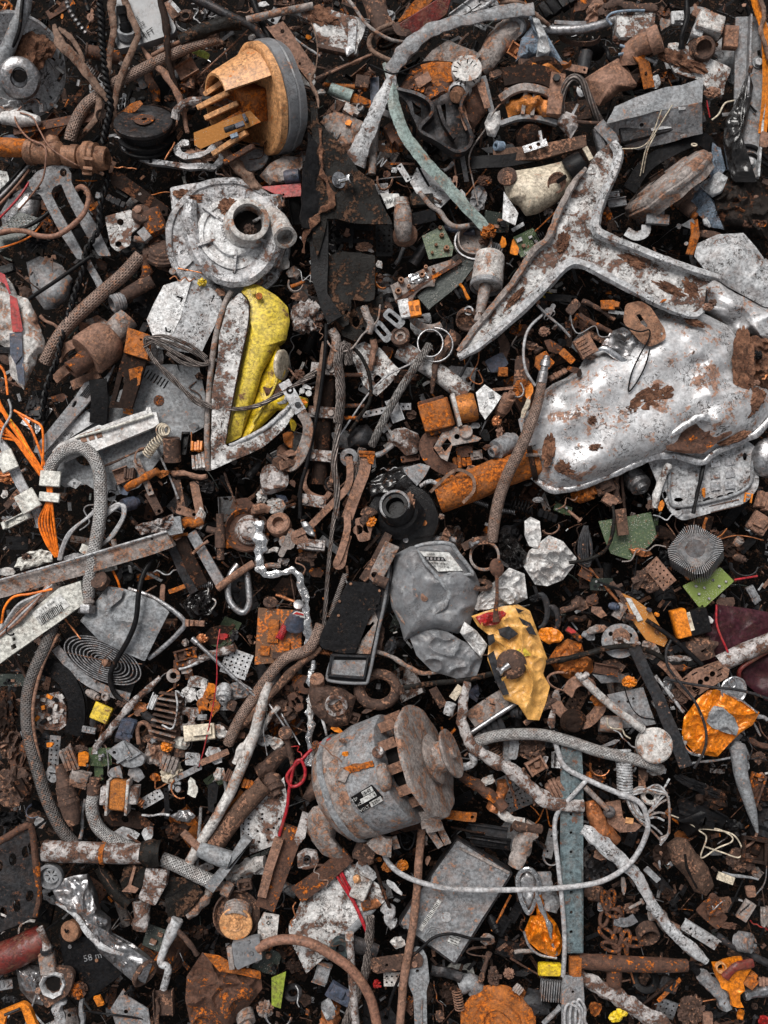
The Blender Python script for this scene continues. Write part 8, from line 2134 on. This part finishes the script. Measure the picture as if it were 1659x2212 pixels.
t=T('wrench_lever','pale grey flat wrench shaped lever below the pink cable',1060,1400,60,cat='lever',size=(160,520),ref='pale grey wrench lever');obj('blade',M().plate(roundpoly('1030 1160 1080 1170 1110 1230 1125 1380 1105 1440 1110 1720 1030 1720 1020 1480 985 1400 1000 1250',20),110,20,[circ(1046,1318,12)]),'greyclean',t,bev=4);obj('groove',M().tube('1075 1500 112 1070 1720 112',9,sub=1),'grey',t)
t=T('link_bar','rusty link bar with three holes joined to a dark arm',850,1220,60,cat='bar',size=(540,240),ref='rusty link bar');obj('bar',M().plate(roundpoly('740 1240 1050 1195 1085 1230 1080 1290 780 1335 745 1310',24),130,18,[circ(848,1280,11),circ(950,1262,8)]),'brown',t,bev=2)
for x,y in[(780,1300),(1028,1270)]:boltpart(t,x,y,132,20,mk='pink')
obj('arm',M().tube('540 1140 60 660 1150 70 790 1190 80',[66,56,44],squash=.5,sub=4,n=14),'darksteel',t);obj('eye',M().lathe((550,1150,50),(0,0,1),[(0,26),(0,66),(60,66),(66,56),(60,30),(0,26)],30),'rubber',t)
cab('flaking white rod standing below the dark arm','605 1075 110 620 1300 110 650 1720 90',26,'mottled','rod',rough=.1);pipe('open top of the flaking white rod','605 1070 130 607 1110 128',28,'dirtywhite','tube_end')
for i,s in enumerate(['740 960 60 735 1100 70 715 1300 80 650 1480 80 570 1700 60']):obj('steel_rope',M().wind(q3(s),18,140,14,5),'strand',label='grey twisted steel rope running down under the brown connector cable',cat='rope')
for i in range(3):cab('%s red wire lying over the large mottled grey panel'%['straight','middle','short'][i],[(490+i*30,640-i*10,50),(560+i*20,760,60),(630+i*8,870,60),(690+i*6,1000,70),(730,1100,60)]if i<2 else[(545,650,50),(590,750,50),(650,840,40)],9,'redwire','wire',sub=7)
cab('knotted red wire loop left of the typed motor','360 -120 60 300 -60 90 235 0 100 200 60 100 235 120 100 300 90 100 320 20 100 290 -50 100 250 -20 100 215 140 90 200 260 80 150 440 60',11,'redwire','wire',sub=8)
cab('white rubber cable curving from the typed motor across the hard disk','820 515 120 850 600 160 930 680 180 1080 745 190 1290 785 190 1659 790 190 1990 775 180 2250 730 180 2430 610 180 2530 430 180 2530 310 180 2480 220 170 2340 160 160 2180 90 150 2010 0 140 1960 -100 130 1920 -240 110',17,'greycable',sub=10,n=12)
cab('second thin white cable running down beside the grey belt','2140 80 150 2050 180 150 1960 280 150 1935 400 150 1960 640 150 1985 880 150 2000 1130 150 1990 1350 120',15,'greycable',sub=8)
for lb,s,w,h,mk in[('rusty beam leaning at the left below the speckled sheet','250 380 20 170 600 40 60 900 30',130,60,'rust'),('pale pink wooden bar leaning on the rusty beam','150 450 80 90 640 90 40 830 80',60,40,'pink'),('brown rusty board crossing under the moon shaped cover','270 820 40 420 710 60 600 560 50',110,40,'rust')]:bar(lb,s,w,h,mk,'heavy_bar','bar',wob=5)
sheet('white speckled sheet with round punch holes above the rusty beam','-40 300 180 60 200 180 190 340 120 500 -40 560',10,10,'speckled',[circ(x,y,9,n=10)for x,y in((40,300),(40,330),(115,390),(80,400),(10,410),(20,480),(75,470),(150,330))],name='punched_sheet',g=(.05,0))
t=T('valve_eye','white rusty lug with a round eye under the pale wing',335,590,20,size=(150,130),ref='white lug with an eye');obj('lug',M().plate(roundpoly('265 560 320 530 395 545 410 610 350 645 270 650',14),60,40,[circ(332,588,24)]),'mottled',t,bev=3);obj('sleeve',M().lathe((332,588,30),(0,0,1),[(0,18),(0,25),(36,25),(36,18)],20),'darksteel',t)
t=T('ceramic_socket','white ceramic socket stained brown on the mottled grey panel',680,760,40,cat='socket',size=(150,160),ref='white ceramic socket');obj('body',M().box((680,765,50),(110,140,60),22,bev=12).wob(4),'dirtywhite',t);obj('cap',M().lump((655,720,110),26,3),'peach',t)
obj('flywheel',M().lathe((1560,1640,0),(-.05,-.1,.98),[(0,0),(0,230),(30,240),(50,225),(60,190),(50,150),(66,140),(66,90),(50,80),(50,0)],60,wob=12),'orangerust',label='large orange rusted flywheel at the bottom edge')
t=T('paper_tag','white stained tag with a diamond mark at the orange disc',75,1030,60,size=(150,190),ref='white stained tag');obj('tag',M().plate('50 940 150 960 130 1120 10 1110 15 1010',90,20).wob(3),'dirtywhite',t);text('FAR',85,970,94,26,0,'ink',t);obj('diamond',M().plate(rct(80,1005,22,22,45),92,2,[rct(80,1005,14,14,45)]),'ink',t)
sheet('lime green plastic strip by the brown connector cable','100 1360 195 1320 160 1560 100 1540',30,8,'green',name='plastic_strip',cat='strip')
F('''
m 120 100 160 130 60 0 b
f 110 130 120 150 60 40 b
P 70 1250 170 160 20 0 k
k 190 1180 150 110 0 0 d
k 250 1280 160 110 0 -20 d
k 60 1560 90 90 0 20 q
a 140 1640 170 80 10 60 g
z 250 950 160 40 100 60 n
z 420 700 160 60 60 90 q
r 370 640 140 18 -6 60 r
c 600 700 180 60 45 40 l
s 720 660 160 60 45 50 l
c 800 590 60 60 0 60 o
k 860 640 90 90 0 40 o
c 920 640 120 50 -60 40 g
k 950 630 60 60 0 50 x
b 690 610 60 30 10 50 p
r 740 880 110 60 -20 40 n
b 720 880 50 50 0 60 r
r 860 950 130 70 60 30 l
r 830 800 360 24 70 60 d
c 890 770 180 50 42 20 l
c 1110 600 80 40 -70 60 p
k 970 470 90 60 0 0 k
a 980 480 100 100 0 10 t
r 1100 470 60 20 80 60 q
h 880 1370 110 90 0 20 w
f 920 1130 110 90 20 90 w
s 990 380 240 60 -12 -40 r
s 1310 310 240 60 5 60 o
r 1470 160 360 70 38 40 r
r 1650 310 200 60 25 20 w
r 1560 180 200 80 -72 20 n
u 1500 420 260 90 8 -20 t
u 1520 480 260 60 8 -10 k
c 1380 420 60 110 0 0 k
b 1340 60 80 60 10 0 k
f 1500 80 70 110 60 40 w
m 1540 1000 120 60 60 40 k
x 1590 1010 130 70 -60 20 k
f 1500 1110 110 90 20 60 q
r 1590 940 260 14 -62 60 o
a 1430 1190 60 130 90 30 b
r 1480 1290 200 34 -72 30 b
k 1540 1350 100 180 0 20 b
e 1400 1390 150 110 0 -20 g
r 1230 1330 200 70 14 0 j
k 1000 1530 80 150 10 40 r
S 1310 1500 130 60 80 30 p
m 1190 1600 70 60 80 0 b
k 1250 1450 160 150 0 -20 d
z 1180 1480 200 60 60 30 r
b 540 1460 100 160 -60 20 u
r 480 1600 150 110 -60 0 n
r 470 1560 100 90 -60 30 g
b 740 1560 100 200 0 -40 k
z 270 1480 140 20 85 40 l
k 780 1400 60 80 0 30 e
s 20 640 90 100 0 0 l
k 10 250 120 130 0 -40 d
u 430 1330 90 120 20 -20 g
k 60 1150 80 60 20 60 r
w 240 1460 120 70 0 -60 t
k 1640 1330 60 60 0 20 p
''')
# ================================================================ bottom right corner
at(2,3)
t=T('grey_belt','long blue grey metal strap with punched holes running down to the bottom edge',390,700,80,cat='metal strap',size=(160,1900),ref='long blue grey strap')
obj('upper_strap',M().plate(roundpoly('318 -190 448 -190 462 60 462 480 462 1200 330 1200 312 620 315 60',6),118,12,[circ(383,y,10,n=12)for y in(44,170,300,420,545,800,935,1062)]+[circ(330,950,5)],g=(0,0)),'teal',t,bev=2)
obj('tongue',M().plate(circ(382,650,68,66,24,0,180,360)+[(456,1190),(330,1190)],134,10,[circ(384,y,11,n=12)for y in(682,806,936,1062,1142)]),'teal',t,bev=2)
obj('end_strap',M().plate(roundpoly('330 1345 460 1350 470 1500 462 1720 320 1720 322 1500',8),128,12,[circ(395,1452,10)]),'grey',t,bev=2)
for i in range(3):cab('%s white wire loop at the foot of the blue grey strap'%['left','middle','right'][i],[(345+i*34,1700,150),(340+i*36,1590,160),(365+i*34,1530-i*16,170),(430+i*22,1560,170),(440+i*16,1640,160),(400+i*60,1710,150)],9,'greycable','wire',sub=7)
t=T('orange_can','flattened orange drinks can with a silver curled end',190,950,60,cat='can',size=(300,600),ref='flattened orange can')
obj('body',M().pad('150 770 185 800 230 940 290 1010 332 1130 310 1210 270 1230 180 1190 110 1130 80 1060 120 960 160 960',60,46,26,130,3,22,.008,base=40,ridge=50,seed=9),'foilorange',t)
obj('rim',M().tube('35 720 70 60 670 90 110 655 100 160 700 100 180 780 90 150 870 80 110 940 70 70 880 70 45 800 70',16,closed=True,sub=6,squash=.7),'foil',t)
obj('silver_band',M().tube('160 800 112 180 900 118 220 980 116 250 1100 112 290 1210 90',[12,18,22,14,8],squash=.4,rough=.5),'foil',t)
obj('curled_end',M().pad('40 720 90 665 150 690 170 780 140 880 100 920 60 850',50,30,14,70,4,8,.01,base=20,dents=[(105,790,50,30)]),'silver',t);obj('base_curve',M().tube('78 1060 60 110 1150 56 180 1210 56 290 1232 60',9),'silver',t)
obj('yellow_case',M().box((240,1290,20),(150,80,60),2,bev=14).wob(2),'yellow',label='small dirty yellow case beside the blue grey strap',cat='case')
t=T('chain','brown rusty chain lying in the dark hollow right of the strap',660,1000,-20,size=(300,480),ref='brown rusty chain')
for i,(x,y,a,L)in enumerate([(640,850,100,60),(600,960,105,70),(690,980,95,80),(620,1080,40,70),(680,1100,100,70),(740,1110,95,60),(720,1190,100,60),(640,1160,20,60),(790,1130,5,60),(610,860,80,60),(660,940,10,50)]):obj('link',M().tube([(px,py,10+i*3+12*math.sin(j*1.6+i))for j,(px,py)in enumerate(circ(x,y,L,26,8,a))],12,closed=True,sub=3),'rust',t)
cab('long crushed silver grey trim strip slanting down to the lower right','455 395 120 540 450 130 640 540 140 740 630 140 810 700 140 880 830 130 960 960 120 1060 1080 110 1170 1180 100 1262 1260 80',[34,52,50,46,40,32,34,36,44,20],'lightgrey','crushed_strip','metal strip',squash=.5,rough=.14,sub=7,n=8)
t=T('charred_block','charred dark wooden block split at its lower end',1140,620,0,cat='wood block',size=(320,420),ref='charred wooden block');obj('block',M().pad('1000 500 1070 450 1130 455 1200 560 1270 640 1310 760 1260 830 1180 800 1120 700 1040 620',20,90,16,90,4,20,.008,base=80,ridge=24),'wood',t);obj('crack',M().tube('1120 560 128 1140 660 124 1200 780 110',7,rough=.4),'void',t)
t=T('wire_bundle','bundle of grey wires wound tightly and splaying out to the right',860,300,80,cat='wire bundle',size=(380,640),ref='tightly wound grey wires')
obj('winding',M().wind([(720,-120,100),(728,0,110),(730,110,120),(738,190,120)],44,17,8,seg=11),'lightgrey',t)
for i in range(11):obj('wire',M().tube([(725+i*5,160,120),(760+i*7,260+i*3,130+i%3*8),(820+i*6,350-i*6,130),(900+i*8,440-i*30,120),(960+i*6,520-i*45,100)]if i%3 else[(740,180,120),(830,160-i*4,140),(940,110+i*6,140),(1010,190,130),(1020,320+i*8,120),(1010,430,110),(960,500-i*5,100)],7,sub=7,n=6),'pinkgrey' if i%2 else 'lightgrey',t)
cab('cream string tangled in loops left of the grey pointed rod','1030 305 60 1120 340 70 1210 390 80 1330 395 80 1420 440 80 1420 480 80 1330 520 80 1240 580 80 1225 560 80 1260 450 80 1210 400 80 1300 400 80 1430 430 80 1490 520 80 1470 580 80 1370 550 80 1250 510 80',5,'cream','string',sub=8)
t=T('grey_spike','smooth grey pointed rod with a ribbed upper socket',1520,180,60,cat='rod',size=(220,620),ref='grey pointed rod');obj('rod',M().tube('1470 -120 80 1480 20 90 1510 130 90 1560 300 80 1590 420 60',[50,46,42,30,8],sub=6,n=18,rough=.04),'greyclean',t);obj('tip_cord',M().tube('1590 415 60 1560 480 60 1490 525 50',9),'pink',t)
t=T('dark_pipe_cross','rusty horizontal pipe with a branch and flaking paint',780,1260,60,cat='pipe',size=(760,200),ref='rusty pipe with a branch')
obj('pipe',M().tube('435 1250 80 600 1262 90 900 1275 90 1135 1280 80',[48,52,50,40],sub=4,hollow=.15,rough=.06),'rust',t);obj('branch',M().tube('665 1290 70 660 1400 50',50,sub=1,hollow=.2),'rust',t);obj('end_block',M().box((405,1270,60),(70,120,70),0).wob(5),'orangerust',t)
cab('long flaking grey beam slanting below the rusty pipe with a branch','430 1340 40 600 1440 60 760 1530 60 960 1660 40 1050 1730 20',[46,52,56,60,60],'mottled','flaking_bar','bar',n=6,squash=.6,rough=.2)
t=T('orange_toy','broken orange plastic part with a dark red bar and an eyelet',1410,1380,60,cat='plastic part',size=(300,360),ref='broken orange plastic part')
obj('body',M().plate('1305 1270 1370 1250 1440 1235 1490 1220 1500 1260 1540 1300 1500 1390 1510 1440 1480 1480 1500 1540 1430 1545 1410 1460 1350 1430 1330 1350',100,24,[circ(1348,1285,26)],g=(.1,0)).dense(50).wob(9,.02),'foilorange',t);obj('eyelet',M().lathe((1348,1285,90),(0,0,1),[(0,22),(0,34),(30,34),(30,26),(0,22)],24),'peach',t);obj('red_bar',M().tube('1380 1360 130 1450 1290 140 1560 1265 120',30,squash=.7,rough=.15),'darkred',t)
t=T('shoe_buckle','dark silver tube ring lying right of the rusty chain',860,1030,20,cat='metal ring',size=(200,180),ref='dark silver tube ring');obj('ring',M().lathe((865,1040,0),(.1,.5,.86),[(0,56),(0,72),(70,74),(74,66),(70,58),(0,56)],32,wob=5),'brown',t);obj('tongue',M().tube('660 990 30 740 1000 50 800 970 60',1,rect=(60,8),sub=4),'steel',t)
t=T('small_box','small pinkish box with a row of slots near the right edge',1508,915,20,cat='box',size=(130,140),ref='small box with slots');obj('box',M().box((1508,915,30),(70,130,40),32),'pinkgrey',t)
for k in range(6):obj('slot',M().box((1478+k*11,935-k*9,71),(5,26,3),30),'darksteel',t)
t=T('carved_handle','ornate copper coloured cast handle with scroll relief',600,350,40,cat='handle',size=(240,360),ref='ornate copper coloured handle');obj('grip',M().tube('510 210 70 540 300 90 590 400 90 680 470 60',[44,54,56,34],rough=.15,n=18),'copper',t)
for k in range(7):bits(t,'scroll','copper',M().tube([(525+k*14+r*math.cos(a),250+k*26+r*math.sin(a),142-k*3)for r,a in((20-q*2,q*.9)for q in range(8))],5,sub=4,n=6))
t=T('thermostat','rusty bracket with a metal rod through a round bush',640,280,40,size=(300,320),ref='rusty bracket with bush');obj('plate',M().plate('610 230 700 210 720 330 840 370 800 410 700 420 620 360',80,12,g=(.1,0)).dense(50).wob(4),'pink',t);obj('rod',M().tube('470 120 130 620 270 120',18,sub=1),'pinkgrey',t);obj('bush',M().lathe((632,285,100),(-.3,-.3,.9),[(0,0),(0,38),(20,38),(26,20),(20,0)],22),'darksteel',t);obj('tag',M().box((760,340,90),(50,36,6),8),'peach',t)
F('''
k 70 60 110 110 0 20 p
b 280 120 110 130 -30 60 p
b 180 210 90 60 0 20 b
r 100 380 180 60 12 60 b
r 80 500 300 110 -65 20 q
a 250 600 110 60 20 20 g
r 215 800 260 110 80 20 g
k 500 60 60 110 0 0 o
k 560 60 90 130 0 0 r
a 560 20 130 60 20 40 n
w 890 190 120 80 10 80 w
b 850 60 60 160 0 0 b
f 920 20 60 90 0 30 w
b 930 10 130 40 5 60 g
k 1290 190 300 190 30 0 d
k 1200 120 260 60 25 30 k
u 1300 310 180 80 30 0 k
r 1190 250 60 260 -10 0 k
k 1440 380 160 120 0 0 k
b 1560 520 160 160 5 20 d
k 1490 590 160 130 0 20 b
k 1590 680 90 90 0 30 q
x 1380 710 110 50 20 30 c
r 1480 700 240 18 10 40 g
s 1550 800 60 80 -10 0 p
k 980 560 110 130 0 -20 d
P 1000 570 160 90 60 -10 k
f 570 560 110 90 30 60 p
s 640 620 180 30 70 60 k
c 720 760 40 130 10 60 q
m 530 800 130 100 0 0 b
k 580 890 60 90 0 20 g
s 910 690 120 40 45 60 g
c 960 620 20 60 0 60 g
B 800 890 90 44 -30 20 q
k 770 910 90 60 0 0 b
k 890 900 60 50 0 30 l
k 1010 820 120 90 0 -20 d
r 980 1000 200 80 30 0 q
z 980 1080 130 60 60 20 b
A 1220 1080 260 70 32 20 l
s 1300 950 180 110 40 0 r
f 1310 880 120 180 0 40 r
z 1320 880 60 160 30 60 l
m 1500 1110 130 130 -10 0 g
r 1500 1180 400 44 28 -20 t
b 1640 960 60 130 0 20 q
z 1600 1020 130 20 30 20 e
r 1240 1360 240 50 50 20 k
r 1300 1440 260 90 52 30 g
k 1370 1500 100 90 0 20 b
r 1600 1460 200 76 -4 40 s
b 1560 1380 110 80 -50 40 o
b 1640 1380 90 60 0 30 p
k 1460 1430 90 60 0 0 r
w 860 1370 180 150 0 -40 k
x 1010 1390 110 90 20 0 j
h 1000 1560 130 110 20 0 s
s 1020 1440 210 26 -45 40 o
k 960 1420 200 90 0 -30 b
k 540 1560 90 90 0 -20 o
k 690 1600 110 60 -30 60 y
b 830 1500 90 90 0 -60 k
k 1160 1570 140 170 20 0 b
k 1280 1600 200 110 0 -20 k
x 1260 1620 60 90 0 20 p
k 1480 1600 60 90 0 0 x
q 250 1430 140 130 5 20 g
r 260 1600 160 30 -45 40 g
b 40 1430 60 60 40 40 q
c 60 1330 130 60 0 0 k
r 160 1520 60 120 0 0 t
k 60 1540 160 160 0 -20 o
x 20 930 130 60 -60 0 k
r 80 1190 130 30 -5 30 q
k 70 1140 60 110 0 0 d
k 1540 300 60 160 10 -30 k
k 1400 1020 160 60 0 -20 r
k 1630 1640 90 90 0 0 e
b 1560 130 90 200 20 -20 r
c 1620 60 60 60 0 20 p
''')
# ---------------------------------------------------------------- the heap's own surface and its crumbs
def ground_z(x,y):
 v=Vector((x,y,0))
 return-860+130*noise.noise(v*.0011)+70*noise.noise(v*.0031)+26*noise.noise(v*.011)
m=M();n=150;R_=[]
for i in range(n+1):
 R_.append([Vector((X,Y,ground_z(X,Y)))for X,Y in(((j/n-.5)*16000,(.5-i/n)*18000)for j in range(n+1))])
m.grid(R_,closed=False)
obj('ground',m,'mud',kind='structure',label='earth and compacted scrap under the heap, coloured near-black as shade')
rg=random.Random(5);m=M()
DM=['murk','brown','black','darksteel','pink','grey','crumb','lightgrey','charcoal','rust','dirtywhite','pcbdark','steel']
DW=[30,5,40,14,.7,1.6,1.5,.4,16,1.5,.3,4,.8]  # weights lean to black, so the crumbs carry the shade of the gaps
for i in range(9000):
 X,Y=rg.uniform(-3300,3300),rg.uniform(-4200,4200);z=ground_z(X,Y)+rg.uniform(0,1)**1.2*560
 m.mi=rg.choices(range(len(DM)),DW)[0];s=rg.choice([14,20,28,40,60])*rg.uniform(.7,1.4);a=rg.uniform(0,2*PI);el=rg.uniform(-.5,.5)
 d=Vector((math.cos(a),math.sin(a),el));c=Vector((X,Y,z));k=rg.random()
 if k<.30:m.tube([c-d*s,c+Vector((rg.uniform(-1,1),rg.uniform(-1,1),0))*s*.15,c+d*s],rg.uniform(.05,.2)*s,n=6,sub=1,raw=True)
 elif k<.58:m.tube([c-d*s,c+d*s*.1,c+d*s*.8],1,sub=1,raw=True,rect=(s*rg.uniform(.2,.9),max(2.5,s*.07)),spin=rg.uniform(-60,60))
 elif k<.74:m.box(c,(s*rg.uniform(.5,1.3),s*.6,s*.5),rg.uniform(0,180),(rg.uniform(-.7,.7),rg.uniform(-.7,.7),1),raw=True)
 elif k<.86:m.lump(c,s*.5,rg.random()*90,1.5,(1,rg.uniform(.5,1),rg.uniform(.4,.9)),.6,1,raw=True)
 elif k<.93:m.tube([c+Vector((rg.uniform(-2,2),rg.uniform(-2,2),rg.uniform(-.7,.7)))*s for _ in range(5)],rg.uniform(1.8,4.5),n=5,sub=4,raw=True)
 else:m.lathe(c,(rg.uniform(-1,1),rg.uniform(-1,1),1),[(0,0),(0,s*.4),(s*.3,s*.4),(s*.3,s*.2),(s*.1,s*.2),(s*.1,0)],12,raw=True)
DM+=['orangerust','mottled']
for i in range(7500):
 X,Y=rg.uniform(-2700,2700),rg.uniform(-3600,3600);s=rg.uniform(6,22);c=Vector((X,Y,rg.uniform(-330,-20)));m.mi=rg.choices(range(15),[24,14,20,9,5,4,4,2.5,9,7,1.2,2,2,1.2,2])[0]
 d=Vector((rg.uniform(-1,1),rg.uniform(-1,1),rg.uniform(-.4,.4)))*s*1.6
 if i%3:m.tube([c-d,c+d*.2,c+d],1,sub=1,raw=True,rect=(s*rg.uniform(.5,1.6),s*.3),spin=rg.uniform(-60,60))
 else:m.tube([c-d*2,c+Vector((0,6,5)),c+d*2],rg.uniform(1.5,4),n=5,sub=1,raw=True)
obj('debris',m,DM,kind='stuff',label='dark rusty crumbs and splinters filling every gap of the heap, coloured dark for its shade',cat='debris')
# a middle layer of ordinary scrap that fills the heap between and behind the larger things
rg=random.Random(8);OX=OY=0
for i in range(25):
 for j in range(19):
  L_=rg.uniform(90,250);k=rg.choices('srtcbkgAhufmaPzexqSwn',[12,12,5,9,4,5,7,12,4,9,9,2,9,3,9,2,2,2,2,1,.5])[0]
  w_={'s':.3,'r':.12,'t':.4,'A':.3,'B':.3,'w':.75,'n':.6,'S':.25}.get(k,rg.uniform(.5,.8))
  if k in 'wnqx':L_*=.6
  small(k,(j+rg.uniform(0,1))*262,(i+rg.uniform(0,1))*266,L_,L_*w_,rg.uniform(0,180),rg.uniform(-430,-130),rg.choices('drbkgplojwtqmsi',[16,8,11,16,7,3,3,1.5,12,1.5,10,4,2,3,.5])[0])  # mostly dark materials, the shade of the depth put into their colour
for i in range(170):
 x,y,L_=rg.uniform(0,4977),rg.uniform(0,6636),rg.uniform(200,520)
 small('rz'[i%2],x,y,L_,90 if i%2 else rg.uniform(9,20),rg.uniform(0,180),rg.uniform(-90,40),rg.choice('drbkgpkknd'))
label_all()
# ---------------------------------------------------------------- camera and daylight
sc=bpy.context.scene
cam=bpy.data.objects.new('camera',bpy.data.cameras.new('camera'));C.objects.link(cam);sc.camera=cam
cam.location=(0,0,H*U);cam.rotation_euler=(0,0,0)
cam.data.sensor_fit='VERTICAL';cam.data.sensor_height=24;cam.data.lens=24*H/6636;cam.data.clip_end=100;cam.data.clip_start=.01
w=bpy.data.worlds.new('World');sc.world=w;w.use_nodes=True;t=w.node_tree
EL,AZ=math.radians(50),math.radians(-25)
sky=t.nodes.new('ShaderNodeTexSky');sky.sky_type='NISHITA';sky.sun_disc=False;sky.sun_elevation=EL;sky.sun_rotation=AZ;sky.dust_density=3
hs=t.nodes.new('ShaderNodeHueSaturation');hs.inputs['Saturation'].default_value=.15 # overcast: the cloud layer takes the blue out
bg=t.nodes['Background'];bg.inputs[1].default_value=.05
t.links.new(sky.outputs[0],hs.inputs['Color']);t.links.new(hs.outputs[0],bg.inputs[0])
L=bpy.data.lights.new('sun','SUN');L.energy=1.5;L.angle=math.radians(28);L.color=(1,.965,.92)
so=bpy.data.objects.new('sun',L);C.objects.link(so)
# the sky's sun_rotation turns clockwise from +Y
d=Vector((math.sin(AZ)*math.cos(EL),math.cos(AZ)*math.cos(EL),math.sin(EL)))
so.rotation_euler=d.to_track_quat('Z','Y').to_euler();so.location=d*3
v=sc.view_settings;v.view_transform='Standard';v.look='None';v.exposure=1.3;v.gamma=1
sc.cycles.max_bounces=4;sc.cycles.diffuse_bounces=2;sc.cycles.glossy_bounces=2
